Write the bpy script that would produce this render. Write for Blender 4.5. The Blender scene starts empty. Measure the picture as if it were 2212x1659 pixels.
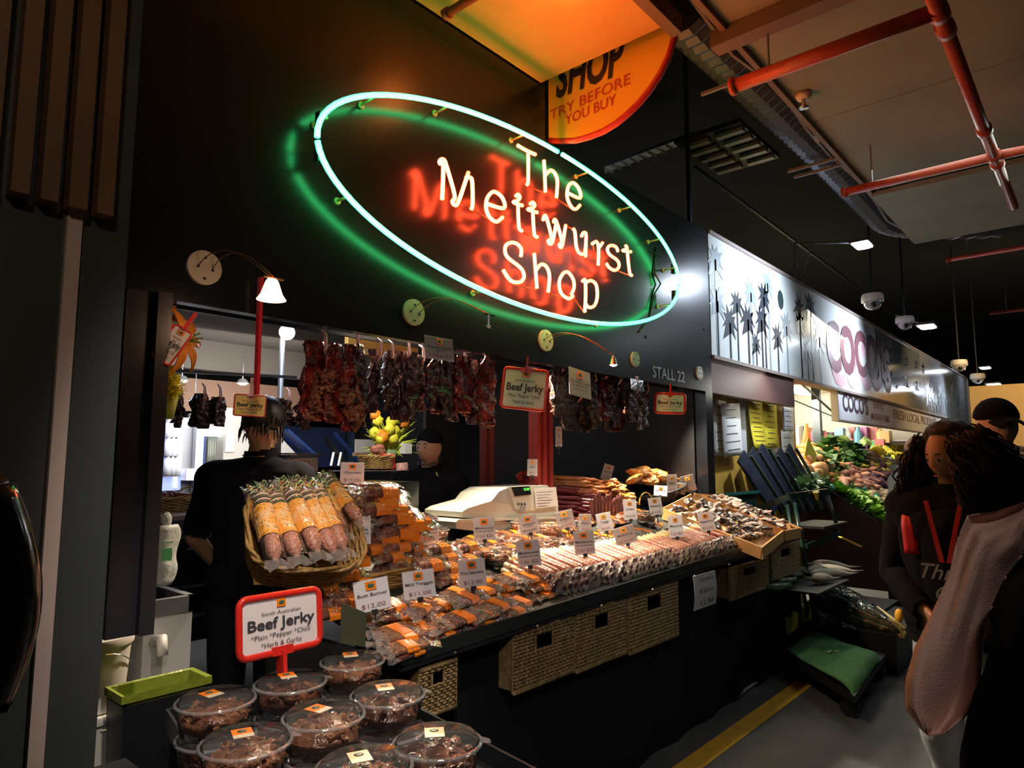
import bpy, bmesh, math, random
from mathutils import Vector, Matrix, noise
random.seed(7)
R = math.radians
SC = bpy.context.scene
COL = SC.collection
# ------------------------------------------------------------------ camera
F_PX, CX, CY, PITCH, YAW, EYE = 1475., 1106., 829.5, R(6.4), R(41.1), 1.52
cam_data = bpy.data.cameras.new('camera'); cam_data.sensor_width = 36; cam_data.lens = F_PX / 2212 * 36
cam_data.clip_start = .02; cam_data.clip_end = 200
cam = bpy.data.objects.new('camera', cam_data); COL.objects.link(cam)
cam.location = (0, 0, EYE); cam.rotation_euler = (R(90) + PITCH, 0, YAW - R(90))
SC.camera = cam
SC.view_settings.view_transform = 'Standard'; SC.view_settings.look = 'None'
SC.view_settings.gamma = 1; SC.view_settings.exposure = 0.0; SC.view_settings.use_curve_mapping = False
_f = Vector((math.cos(YAW) * math.cos(PITCH), math.sin(YAW) * math.cos(PITCH), math.sin(PITCH)))
_r = Vector((math.sin(YAW), -math.cos(YAW), 0)); _u = _r.cross(_f)
def ray(u, v): return _f + _r * ((u - CX) / F_PX) + _u * ((CY - v) / F_PX)
def aty(u, v, y): d = ray(u, v); return Vector((0, 0, EYE)) + d * (y / d.y)
def atx(u, v, x): d = ray(u, v); return Vector((0, 0, EYE)) + d * (x / d.x)
def atz(u, v, z): d = ray(u, v); return Vector((0, 0, EYE)) + d * ((z - EYE) / d.z)
# ------------------------------------------------------------------ world and lights
w = bpy.data.worlds.new('world'); SC.world = w; w.use_nodes = True
w.node_tree.nodes['Background'].inputs[0].default_value = (.45, .55, .7, 1)
w.node_tree.nodes['Background'].inputs[1].default_value = .012
def light(name, kind, loc, power, col, size=.05, target=None, angle=60, blend=.6, sy=None):
    l = bpy.data.lights.new(name, kind); l.energy = power; l.color = col
    if kind == 'AREA':
        l.size = size
        if sy: l.shape = 'RECTANGLE'; l.size_y = sy
    else: l.shadow_soft_size = size
    if kind == 'SPOT': l.spot_size = R(angle); l.spot_blend = blend
    o = bpy.data.objects.new(name, l); COL.objects.link(o); o.location = loc
    if target is not None: o.rotation_euler = (Vector(target) - Vector(loc)).to_track_quat('-Z', 'Y').to_euler()
    return o
WARM = (1, .80, .58); COOL = (.72, .84, 1)
DISP_L = [(2.25, 2.75, 2.34), (2.60, 2.95, 2.38), (3.15, 2.62, 2.12), (3.95, 2.62, 2.12), (4.75, 2.62, 2.12)]
for i, p in enumerate(DISP_L):
    light('display_spot', 'SPOT', (p[0], p[1] - .02, p[2] - .07), (210, 230, 130, 270, 170)[i], WARM, .035, (p[0] + (-.65, -.05, .15, .15, .15)[i], 1.98, .95), 92, .7)
light('aisle_fill_light', 'SPOT', (-.3, -.9, 3.3), 130, (1, .86, .80), .12, (2.0, 1.9, .8), 40, .8)
light('aisle_fill_light', 'SPOT', (-.6, -.6, 3.0), 30, (1, .72, .5), .12, (.3, 1.6, 2.2), 50, .9)  # unseen warm spot, brightens the slats and left panel
light('aisle_fill_light', 'AREA', (5.2, .6, 3.5), 8, (.75, .95, .85), .9, (4.9, 1.0, 0))
light('aisle_fill_light', 'AREA', (9, -.5, 3.4), 16, (.85, .9, 1), 1.0, (9.5, .5, 0))
light('tub_fill_light', 'SPOT', (.75, .75, 2.9), 125, (1, .86, .74), .05, (1.05, 1.7, .95), 46, .8)  # unseen spot aimed at the tub tray to brighten it
light('stall_fill_light', 'SPOT', (2.9, 3.7, 2.45), 60, (1, .93, .8), .05, (3.35, 4.4, 1.5), 60, .8)  # small unseen spot added to brighten the yellow flowers
light('aisle_fill_light', 'SPOT', (.1, -.9, 3.0), 30, (1, .80, .72), .1, (1.15, -.02, .95), 26, .8)  # added unseen spot that lights only the beige shawl
light('soffit_glow_light', 'POINT', (2.40, 1.75, 3.62), 4.5, (1, .22, .03), .09)  # no heater built: unseen orange point added to redden the soffit board
light('stall_fill_light', 'AREA', (3.0, 5.3, 2.0), 26, (1, .93, .85), 1.2, (3.2, 6.9, 1.3))  # unseen area light added low down to brighten the back wall
light('stall_fill_light', 'AREA', (2.0, 5.2, 2.0), 9, (.95, .95, 1), .6, (2.2, 6.9, 1.2))  # second added fill for the back wall, no fixture
light('greengrocer_light', 'AREA', (8.6, 3.6, 2.6), 270, (1, .9, .66), 1.6, (8.4, 2.8, .6), sy=3)
light('greengrocer_light', 'AREA', (12.2, 4.2, 2.7), 170, (1, .93, .8), 1.6, (14.2, 4.0, 1.2))
light('greengrocer_light', 'AREA', (10.5, 6.6, 2.6), 200, (1, .93, .78), 2.0, (10.5, 7.5, .8))
light('greengrocer_light', 'AREA', (6.4, 2.1, 2.25), 3.5, (1, .95, .85), .4, (6.1, 2.4, 1.4))
# ------------------------------------------------------------------ materials
MATS = {}
def mat(name, col, rough=.5, metal=0, emit=None, es=0, noise_=None, bump=None, coat=0, alpha=None, spec=.5, sub=0, trans=0):
    if name in MATS: return MATS[name]
    m = bpy.data.materials.new(name); m.use_nodes = True; nt = m.node_tree; b = nt.nodes['Principled BSDF']
    I = b.inputs
    c4 = tuple(col) + (1,)
    I['Base Color'].default_value = c4; I['Roughness'].default_value = rough; I['Metallic'].default_value = metal
    I['Specular IOR Level'].default_value = spec
    if coat: I['Coat Weight'].default_value = coat; I['Coat Roughness'].default_value = .08
    if emit: I['Emission Color'].default_value = tuple(emit) + (1,); I['Emission Strength'].default_value = es
    if sub: I['Subsurface Weight'].default_value = sub; I['Subsurface Radius'].default_value = (.02, .008, .004)
    if trans: I['Transmission Weight'].default_value = trans
    if noise_:
        n = nt.nodes.new('ShaderNodeTexNoise'); n.inputs['Scale'].default_value = noise_[0]; n.inputs['Detail'].default_value = 4
        tc = nt.nodes.new('ShaderNodeTexCoord'); nt.links.new(tc.outputs['Object'], n.inputs['Vector'])
        cr = nt.nodes.new('ShaderNodeValToRGB'); cr.color_ramp.elements[0].position = noise_[2] if len(noise_) > 2 else .35
        cr.color_ramp.elements[1].position = noise_[3] if len(noise_) > 3 else .65
        cr.color_ramp.elements[0].color = c4; cr.color_ramp.elements[1].color = tuple(noise_[1]) + (1,)
        nt.links.new(n.outputs['Fac'], cr.inputs['Fac']); nt.links.new(cr.outputs['Color'], I['Base Color'])
    if bump:
        n = nt.nodes.new('ShaderNodeTexNoise'); n.inputs['Scale'].default_value = bump[0]; n.inputs['Detail'].default_value = 3
        tc = nt.nodes.new('ShaderNodeTexCoord'); nt.links.new(tc.outputs['Object'], n.inputs['Vector'])
        bp = nt.nodes.new('ShaderNodeBump'); bp.inputs['Strength'].default_value = bump[1]; bp.inputs['Distance'].default_value = bump[2] if len(bump) > 2 else .01
        nt.links.new(n.outputs['Fac'], bp.inputs['Height']); nt.links.new(bp.outputs['Normal'], I['Normal'])
        if coat: nt.links.new(bp.outputs['Normal'], I['Coat Normal'])
    if alpha is not None: I['Alpha'].default_value = alpha
    MATS[name] = m; return m
def film(name, tint, fac, rough=.12, bump=(60, .9, .01), base=(.9, .9, .9), basefac=.1):
    """thin clear plastic: see-through with glossy wrinkled skin"""
    if name in MATS: return MATS[name]
    m = bpy.data.materials.new(name); m.use_nodes = True; nt = m.node_tree; N = nt.nodes; L = nt.links
    for n in list(N):
        if n.type != 'OUTPUT_MATERIAL': N.remove(n)
    out = [n for n in N if n.type == 'OUTPUT_MATERIAL'][0]
    t = N.new('ShaderNodeBsdfTransparent'); t.inputs[0].default_value = tuple(tint) + (1,)
    g = N.new('ShaderNodeBsdfGlossy'); g.inputs['Roughness'].default_value = rough
    d = N.new('ShaderNodeBsdfDiffuse'); d.inputs[0].default_value = tuple(base) + (1,)
    n = N.new('ShaderNodeTexNoise'); n.inputs['Scale'].default_value = bump[0]
    tc = N.new('ShaderNodeTexCoord'); L.new(tc.outputs['Object'], n.inputs['Vector'])
    bp = N.new('ShaderNodeBump'); bp.inputs['Strength'].default_value = bump[1]; bp.inputs['Distance'].default_value = bump[2]
    L.new(n.outputs['Fac'], bp.inputs['Height']); L.new(bp.outputs['Normal'], g.inputs['Normal'])
    fr = N.new('ShaderNodeLayerWeight'); fr.inputs['Blend'].default_value = fac; L.new(bp.outputs['Normal'], fr.inputs['Normal'])
    m1 = N.new('ShaderNodeMixShader'); m1.inputs[0].default_value = basefac; L.new(t.outputs[0], m1.inputs[1]); L.new(d.outputs[0], m1.inputs[2])
    m2 = N.new('ShaderNodeMixShader'); L.new(fr.outputs['Fresnel'], m2.inputs[0]); L.new(m1.outputs[0], m2.inputs[1]); L.new(g.outputs[0], m2.inputs[2])
    L.new(m2.outputs[0], out.inputs['Surface']); MATS[name] = m; return m
# ------------------------------------------------------------------ mesh builder
def frame(d, up=(0, 0, 1)):
    d = Vector(d).normalized(); up = Vector(up)
    if abs(d.dot(up)) > .98: up = Vector((0, 1, 0)) if abs(d.y) < .9 else Vector((1, 0, 0))
    a = up.cross(d).normalized(); return a, d.cross(a)
class B:
    def __init__(s): s.v = []; s.f = []; s.mi = []; s.k = 0
    def add(s, vs, fs, M=None):
        o = len(s.v)
        s.v += [tuple(M @ Vector(p)) if M else tuple(p) for p in vs]
        s.f += [tuple(o + i for i in f) for f in fs]; s.mi += [s.k] * len(fs); return s
    def box(s, c, d, rot=None, M=None, taper=1):
        x, y, z = d[0] / 2, d[1] / 2, d[2] / 2; t = taper
        vs = [Vector(p) for p in ((-x, -y, -z), (x, -y, -z), (x, y, -z), (-x, y, -z), (-x * t, -y * t, z), (x * t, -y * t, z), (x * t, y * t, z), (-x * t, y * t, z))]
        T = Matrix.Translation(c) @ (rot if rot is not None else Matrix.Identity(4))
        if M: T = M @ T
        return s.add(vs, [(3, 2, 1, 0), (4, 5, 6, 7), (0, 1, 5, 4), (1, 2, 6, 5), (2, 3, 7, 6), (3, 0, 4, 7)], T)
    def b2(s, a, b, M=None):
        return s.box([(a[i] + b[i]) / 2 for i in range(3)], [abs(b[i] - a[i]) for i in range(3)], M=M)
    def bar(s, p, q, w_, h, up=(0, 0, 1)):
        p, q = Vector(p), Vector(q); a, b = frame(q - p, up); a = a * w_ / 2; b = b * h / 2
        return s.add([p - a - b, p + a - b, p + a + b, p - a + b, q - a - b, q + a - b, q + a + b, q - a + b],
                     [(3, 2, 1, 0), (4, 5, 6, 7), (0, 1, 5, 4), (1, 2, 6, 5), (2, 3, 7, 6), (3, 0, 4, 7)])
    def tube(s, P, r, n=8, closed=False, cap=True, sq=1, up=(0, 0, 1)):
        P = [Vector(p) for p in P]; m = len(P); o = len(s.v); rr = r if isinstance(r, (list, tuple)) else [r] * m
        d0 = None; a = None
        for i in range(m):
            d = (P[(i + 1) % m] - P[i - 1]) if closed else (P[min(i + 1, m - 1)] - P[max(i - 1, 0)])
            if d.length < 1e-9: d = Vector((0, 0, 1))
            d.normalize()
            if a is None: a, b = frame(d, up)
            else:
                a = a - d * a.dot(d)
                if a.length < 1e-6: a, b = frame(d, up)
                a.normalize(); b = d.cross(a)
            for j in range(n):
                t = 2 * math.pi * j / n
                s.v.append(tuple(P[i] + a * (math.cos(t) * rr[i]) + b * (math.sin(t) * rr[i] * sq)))
        fs = []
        for i in range(m if closed else m - 1):
            for j in range(n):
                k = (i + 1) % m; l = (j + 1) % n
                fs.append((o + i * n + j, o + i * n + l, o + k * n + l, o + k * n + j))
        if cap and not closed: fs += [tuple(o + j for j in reversed(range(n))), tuple(o + (m - 1) * n + j for j in range(n))]
        s.f += fs; s.mi += [s.k] * len(fs); return s
    def cyl(s, p, q, r0, r1=None, n=12): return s.tube([p, q], [r0, r0 if r1 is None else r1], n)
    def lathe(s, prof, n=20, M=None):
        vs = []; fs = []
        for r, z in prof:
            for j in range(n): t = 2 * math.pi * j / n; vs.append((r * math.cos(t), r * math.sin(t), z))
        for i in range(len(prof) - 1):
            for j in range(n): l = (j + 1) % n; fs.append((i * n + j, i * n + l, (i + 1) * n + l, (i + 1) * n + j))
        return s.add(vs, fs, M)
    def ball(s, c, r, nu=12, nv=8, fn=None, M=None):
        if not isinstance(r, (tuple, list)): r = (r, r, r)
        vs = []; fs = []
        for i in range(nv + 1):
            ph = math.pi * i / nv
            for j in range(nu):
                t = 2 * math.pi * j / nu; d = Vector((math.sin(ph) * math.cos(t), math.sin(ph) * math.sin(t), math.cos(ph)))
                k = fn(d) if fn else 1; vs.append(Vector(c) + Vector((d.x * r[0], d.y * r[1], d.z * r[2])) * k)
        for i in range(nv):
            for j in range(nu): l = (j + 1) % nu; fs.append((i * nu + j, (i + 1) * nu + j, (i + 1) * nu + l, i * nu + l))
        return s.add(vs, fs, M)
    def prism(s, poly, h, M=None):
        """polygon in xy extruded along +z by h"""
        n = len(poly)
        return s.add([(x, y, 0) for x, y in poly] + [(x, y, h) for x, y in poly],
                     [tuple(reversed(range(n))), tuple(range(n, 2 * n))] + [(i, (i + 1) % n, n + (i + 1) % n, n + i) for i in range(n)], M)
    def grid(s, fn, nu, nv, M=None):
        vs = [fn(i / nu, j / nv) for j in range(nv + 1) for i in range(nu + 1)]
        return s.add(vs, [(j * (nu + 1) + i, j * (nu + 1) + i + 1, (j + 1) * (nu + 1) + i + 1, (j + 1) * (nu + 1) + i) for j in range(nv) for i in range(nu)], M)
    def slab(s, fn, nu, nv, th, M=None):
        """grid given thickness th (Vector or float down z)"""
        t = Vector(th) if isinstance(th, (tuple, list, Vector)) else Vector((0, 0, th))
        a = [Vector(fn(i / nu, j / nv)) for j in range(nv + 1) for i in range(nu + 1)]; n = len(a)
        fs = []
        W = nu + 1
        for j in range(nv):
            for i in range(nu):
                q = (j * W + i, j * W + i + 1, (j + 1) * W + i + 1, (j + 1) * W + i)
                fs.append(q); fs.append(tuple(n + k for k in reversed(q)))
        rim = [i for i in range(W)] + [j * W + nu for j in range(1, nv + 1)] + [nv * W + i for i in range(nu - 1, -1, -1)] + [j * W for j in range(nv - 1, 0, -1)]
        for k in range(len(rim)): i, j = rim[k], rim[(k + 1) % len(rim)]; fs.append((j, i, n + i, n + j))
        return s.add(a + [p + t for p in a], fs, M)
    def mesh(s, name, mats, smooth=False):
        me = bpy.data.meshes.new(name); me.from_pydata(s.v, [], s.f)
        for m in (mats if isinstance(mats, (list, tuple)) else [mats]): me.materials.append(m)
        if any(s.mi): me.polygons.foreach_set('material_index', s.mi)
        if smooth is True: me.polygons.foreach_set('use_smooth', [True] * len(s.f))
        elif smooth:
            me.polygons.foreach_set('use_smooth', [True] * len(s.f)); me.set_sharp_from_angle(angle=R(smooth))
        me.update(); return me
def tag(o, label=None, cat=None, group=None, kind=None):
    if label: o['label'] = label
    if cat: o['category'] = cat
    if group: o['group'] = group
    if kind: o['kind'] = kind
    return o
def part(name, b, m, parent=None, smooth=False, label=None, kind=None):
    me = b.mesh(name, m, smooth) if isinstance(b, B) else b
    o = bpy.data.objects.new(name, me); COL.objects.link(o)
    if parent is not None: o.parent = parent
    return tag(o, label, kind=kind)
def thing(name, label, cat, loc=(0, 0, 0), rot=(0, 0, 0), group=None):
    o = bpy.data.objects.new(name, None); COL.objects.link(o); o.location = loc
    o.rotation_euler = rot if not isinstance(rot, Matrix) else rot.to_euler(); o.empty_display_size = .1
    return tag(o, label, cat, group)
def single(name, b, m, label, cat, group=None, smooth=False, kind=None):
    return tag(part(name, b, m, None, smooth), label, cat, group, kind)
def struct(name, b, m, label=None, smooth=False):
    return tag(part(name, b, m, None, smooth), label, kind='structure')
def dup(o, loc=None, rot=None, label=None, group=None, parent=None, scale=None):
    c = o.copy(); COL.objects.link(c)
    if parent is not None: c.parent = parent
    for ch in KIDS(o): dup(ch, parent=c)
    if loc is not None: c.location = loc
    if rot is not None: c.rotation_euler = rot if not isinstance(rot, Matrix) else rot.to_euler()
    if scale: c.scale = (scale,) * 3
    if label: c['label'] = label
    if group: c['group'] = group
    return c
_kids = {}
def KIDS(o):
    return [c for c in COL.objects if c.parent == o] if o.name not in _kids else _kids[o.name]
def keep(o):
    """remember the children of a prototype, so copying it is quick"""
    _kids[o.name] = [c for c in COL.objects if c.parent == o]
    for c in _kids[o.name]: keep(c)
    return o
# ------------------------------------------------------------------ lettering
_tc = {}
def letters(s, bold=0., res=2, shear=0.):
    k = (s, bold, res, shear)
    if k not in _tc:
        c = bpy.data.curves.new('letters', 'FONT'); c.body = s; c.align_x = 'CENTER'; c.align_y = 'CENTER'
        c.resolution_u = res; c.offset = bold; c.fill_mode = 'FRONT'; c.size = 1; c.shear = shear
        o = bpy.data.objects.new('letters', c); me = bpy.data.meshes.new_from_object(o)
        _tc[k] = ([tuple(v.co) for v in me.vertices], [tuple(p.vertices) for p in me.polygons])
        bpy.data.meshes.remove(me); bpy.data.objects.remove(o); bpy.data.curves.remove(c)
    return _tc[k]
def write(b, s, size, M, bold=0., wid=None, squash=1, res=2, shear=0.):
    """lettering in the local xy plane of M; wid fixes the overall width"""
    v, f = letters(s, bold, res, shear)
    if not v: return b
    if wid: sx = wid / max(1e-6, max(p[0] for p in v) - min(p[0] for p in v))
    else: sx = size * squash
    return b.add(v, f, M @ Matrix.Diagonal((sx, size, 1, 1)))
def XZ(c, yaw=0., pitch=0., roll=0.):
    """frame whose local x runs to the viewer's right, y up, z towards the viewer; yaw 0 faces -Y"""
    return Matrix.Translation(c) @ Matrix.Rotation(yaw, 4, 'Z') @ Matrix.Rotation(R(90) + pitch, 4, 'X') @ Matrix.Rotation(roll, 4, 'Z')
def tocam(p): p = Vector(p); return math.atan2(p.y, p.x) - R(90)
# palette
BLACK = mat('black_paint', (.012, .013, .016), .45)
GLOSS = mat('glossy_black_panel', (.008, .010, .014), .26, spec=.5)
DARKMET = mat('dark_metal', (.03, .035, .04), .4, .6)
STEEL = mat('steel', (.55, .56, .58), .3, 1)
GREYM = mat('grey_metal', (.28, .29, .31), .45, .5)
WHITE = mat('white_paint', (.75, .74, .72), .5)
CARD = mat('card_white', (.84, .78, .78), .4)
INK = mat('ink', (.05, .05, .06), .6)
INKR = mat('ink_red_brown', (.30, .10, .08), .6)
ORANGE = mat('orange_paper', (1, .25, .005), .35, coat=.4)
GREEN = mat('dark_green_ink', (.06, .12, .08), .5)
RED = mat('red_plastic', (.75, .03, .02), .25, coat=.5)
REDPAINT = mat('red_paint', (.42, .05, .035), .4, noise_=(6, (.30, .03, .02)), bump=(20, .2, .004))
YELLOW = mat('yellow_card', (.85, .62, .05), .5)
CLEAR = film('clear_plastic', (.97, .98, .99), .12, .05, (20, .15, .01), basefac=.03)
FILM = film('wrinkled_film', (.99, .985, .98), .075, .10, (80, 1., .010), (.85, .75, .68), .02)
FILM2 = film('bag_end_film', (.96, .95, .94), .30, .10, (70, 1., .015), (.85, .78, .74), .16)

def neon_mat(name, core, edge):
    """glowing gas tube: hotter along its middle than at its glass rim"""
    m = mat(name, (.5, .5, .5), .3, emit=(1, 1, 1), es=1); nt = m.node_tree; b = nt.nodes['Principled BSDF']
    lw = nt.nodes.new('ShaderNodeLayerWeight'); lw.inputs['Blend'].default_value = .5
    cr = nt.nodes.new('ShaderNodeMix'); cr.data_type = 'RGBA'; cr.inputs[6].default_value = tuple(core) + (1,); cr.inputs[7].default_value = tuple(edge) + (1,)
    nt.links.new(lw.outputs['Facing'], cr.inputs[0]); nt.links.new(cr.outputs[2], b.inputs['Emission Color']); return m
# ================================================================== setting
FY = 2.40                                   # plane of the stall fronts
b = B().b2((-6, -6, -.1), (30, 14, 0))
struct('floor', b, mat('dark_asphalt', (.055, .062, .066), .75, noise_=(1.7, (.085, .092, .095)), bump=(45, .35, .006)))
p = [atz(1520, 1659, 0), atz(1760, 1480, 0)]
b = B(); b.box((4.1, 1.70, .002), (4.6, .115, .004))
single('floor_line', b, mat('yellow_line_paint', (.62, .40, .03), .6, noise_=(9, (.40, .26, .03), .55, .75), bump=(60, .4, .004)),
       'worn yellow line painted along the dark aisle floor', 'floor marking')
# black fascia with the neon sign
b = B(); b.b2((.30, FY, 2.07), (3.05, FY + .05, 3.85)); b.b2((3.05, FY, 2.07), (5.22, FY + .05, 3.42))
b.b2((5.215, FY, 0), (5.225, FY + .14, 2.07)); b.b2((5.10, FY, 0), (5.215, FY + .12, 2.07))
struct('wall_front', b, GLOSS, 'glossy black fascia wall over the stall front carrying the neon sign')
b = B(); b.b2((5.08, FY + .1, 0), (5.20, 7, 2.6))
struct('wall_right', b, BLACK)
b = B(); b.b2((-6, 8.6, 0), (5.2, 8.8, 3.6)); b.b2((-.4, 2.5, 0), (-.3, 8.6, 3.4))
struct('wall_back', b, mat('dark_wall', (.06, .06, .065), .7))
b = B(); b.b2((-.3, 2.46, 2.62), (5.1, 6.2, 2.70)); b.b2((-.3, 6.2, 2.35), (5.1, 6.3, 2.70))
struct('ceiling', b, mat('stall_ceiling_paint', (.13, .115, .10), .8))
b = B(); b.b2((-8, -7, 5.3), (32, 14, 5.4))
struct('ceiling', b, mat('black_ceiling', (.010, .011, .014), .9))
b = B(); b.b2((-8, -7, 0), (32, -6.9, 5.3)); b.b2((-8, -7, 0), (-7.9, 9, 5.3)); b.b2((-8, 13.9, 0), (32, 14, 5.3)); b.b2((31.9, -7, 0), (32, 14, 5.3))
struct('wall_far', b, mat('far_wall_dark', (.02, .02, .022), .9))
# suspended soffit boards
SOF = mat('cream_board', (.46, .38, .24), .6, noise_=(2.2, (.40, .33, .21)), bump=(150, .15, .003))
SOF2 = mat('grey_cream_board', (.30, .29, .21), .7, noise_=(2.2, (.25, .25, .19)), bump=(150, .15, .003))
b = B(); b.b2((-1.5, 1.56, 3.75), (3.0, 2.39, 3.79))
struct('soffit_board', b, mat('yellow_board', (.72, .42, .10), .6, noise_=(2.2, (.62, .35, .08)), bump=(150, .15, .003)))
X2 = [3.28, 5.02, 6.35, 7.60]
for a_, c_, z_ in ((-1.0, 3.26, 3.75), (3.29, 4.55, 3.75), (4.56, 6.08, 3.75), (6.09, 7.75, 3.70)):
    b = B(); b.b2((a_, -2.6, z_), (c_, 1.34, z_ + .04)); struct('soffit_board', b, SOF2)
b = B()
b.b2((-1.5, 1.50, 3.70), (3.05, 1.56, 3.80))
struct('trim_1', b, mat('brown_edge', (.20, .13, .08), .6), 'brown edging rail along the soffit board')
b = B(); b.b2((-1.5, 1.33, 3.72), (7.75, 1.36, 3.80)); struct('trim_2', b, mat('brown_edge', (.20, .13, .08), .6))
b = B(); b.b2((3.20, -2.6, 3.66), (3.30, 1.42, 3.75)); struct('trim_3', b, mat('brown_edge', (.20, .13, .08), .6), 'brown cross beam under the soffit boards')
# duct, cable tray and lamps up in the dark
DUCT = mat('dull_foil_duct', (.10, .10, .11), .45, .7)
b = B(); P = []
for k in range(120):
    t = k / 119; x = 3.3 + 5.4 * t
    q = Vector((x, 1.62 - .05 * math.sin(3 * t) - (max(0, t - .8) / .2) ** 2 * .9, 4.05))
    P.append(q)
b.tube(P, [.17 + (.012 if k % 2 else -.006) for k in range(120)], 14)
single('air_duct', b, DUCT, 'dark ribbed flexible air duct running along the gap between ceiling boards', 'duct')
b = B(); P = [(3.0 + .6 * k, 1.44 + .03 * math.sin(k * 2.1), 3.86 - .03 * (k % 2)) for k in range(9)]
b.tube(P, .012, 5); b.tube([(x, y - .05, z + .05) for x, y, z in P], .009, 5); b.box((5.0, 1.42, 3.86), (.12, .07, .06)); b.bar((3.9, 1.2, 3.84), (3.9, 1.8, 3.84), .02, .02); b.bar((5.6, 1.2, 3.84), (5.6, 1.8, 3.84), .02, .02); b.bar((5.45, 1.2, 3.84), (5.45, 1.8, 3.84), .02, .02)
single('cable_bundle', b, mat('pale_cable', (.25, .22, .2), .5), 'loose cables and junction box in the gap above the ceiling boards', 'cables')
# louvred ceiling lights above the stall, off
t = thing('louvre_light', 'unlit grey louvred fluorescent fitting hanging nearer the yellow oval sign', 'ceiling light')
p0 = Vector((5.5, 3.0, 4.02))
for (a_, c_, nm) in ((aty(1305, 365, 3.9), aty(1495, 295, 3.1), 0),):
    d = c_ - a_
    fr = B(); fr.bar(a_, c_, .16, .03)
    part('housing', fr, GREYM, t)
    fin = B()
    for k in range(10):
        q = a_ + d * ((k + .5) / 10) - Vector((0, 0, .02)); fin.bar(q - Vector((.08, 0, 0)), q + Vector((.08, 0, 0)), .02, .03)
    part('louvre', fin, STEEL, t)
t = thing('louvre_light', 'unlit grey square louvred fitting beside the ribbed duct', 'ceiling light')
a_ = atz(1490, 300, 4.3); 
b = B(); b.b2((a_.x, a_.y - .45, 4.3), (a_.x + .9, a_.y + .15, 4.34)); part('housing', b, DARKMET, t)
b = B()
for k in range(5):
    for j in range(2): b.box((a_.x + .1 + .17 * k, a_.y - .32 + .3 * j, 4.28), (.06, .24, .03))
part('louvre', b, GREYM, t)
# hanger rods in the dark
for (u, v0, v1, Y) in ((1490, 300, 480, 2.6),):
    b = B(); a_ = aty(u, v1, Y); c_ = aty(u, v0, Y); b.bar(a_, (a_.x, a_.y, 5.3), .03, .03)
    single('hanger_rod', b, DARKMET, 'thin dark hanger rod rising from the black fascia top', 'rod')
b = B(); b.bar(aty(1500, 360, 3.2), aty(2000, 730, 3.2), .03, .03)
single('conduit', b, DARKMET, 'thin dark conduit running along the black ceiling over the palm sign', 'pipe')
# red sprinkler pipes
RP = mat('red_pipe_paint', (.45, .07, .03), .35, noise_=(12, (.33, .05, .03)))
t = thing('sprinkler_pipe', 'long red sprinkler pipe running along the aisle under the grey boards', 'pipe')
b = B(); a_ = atz(1995, -60, 3.45); c_ = atz(2195, 445, 3.45); b.cyl((a_.x, a_.y, 3.45), (c_.x, a_.y, 3.45), .032); part('pipe', b, RP, t, True)
for x in (3.30, 3.45, 4.7, 5.15, 5.3):
    b = B(); b.cyl((x - .035, a_.y, 3.45), (x + .035, a_.y, 3.45), .042); part('coupling', b, RP, t, True)
py = a_.y
for k, (x, y1, y0, r, lab) in enumerate(((3.28, 1.35, py, .036, 'thick red cross pipe nearest the camera under the grey boards'),
                                  (5.17, 1.33, -2, .03, 'red cross pipe meeting the long pipe at the far end of the boards'),
                                  (8.6, 1.2, -3, .025, 'thin red pipe crossing the dark ceiling beyond the boards'),
                                  (12.2, 1.2, -3, .025, 'thin red pipe crossing the dark ceiling far down the aisle'))):
    z = 3.45 if k < 2 else 3.7
    t = thing('sprinkler_pipe', lab, 'pipe'); b = B(); b.cyl((x, y0, z), (x, y1, z), r); part('pipe', b, RP, t, True)
    b = B(); b.cyl((x, y1 - .03, z), (x, y1, z), r * 1.25); part('end_cap', b, RP, t, True)
    b = B(); b.cyl((x, y1 - .2, z), (x, y1 - .2, z + .3), .006); part('hanger', b, GREYM, t)
a_ = aty(880, 78, 2.3); c_ = aty(965, 12, 2.3)
t = thing('sprinkler_pipe', 'short red pipe stub by the corner of the black fascia and orange-lit board', 'pipe')
b = B(); b.cyl((1.95, 2.1, 3.5), (1.95, 1.3, 3.5), .02); part('pipe', b, RP, t, True)
b = B(); b.cyl((1.95, 2.1, 3.5), (1.95, 2.07, 3.5), .026); part('end_cap', b, RP, t, True)
# sprinkler head patch
q = atz(1735, 205, 3.74); t = thing('fire_sprinkler', 'small orange-lit fire sprinkler under the grey board', 'sprinkler', q)
b = B(); b.cyl((0, 0, -.03), (0, 0, 0), .035, .05); part('escutcheon', b, mat('pale_plastic', (.7, .6, .5), .5), t, True)
b = B(); b.cyl((0, 0, -.08), (0, 0, -.03), .012); b.cyl((0, 0, -.085), (0, 0, -.08), .03); part('deflector', b, STEEL, t, True)
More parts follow.
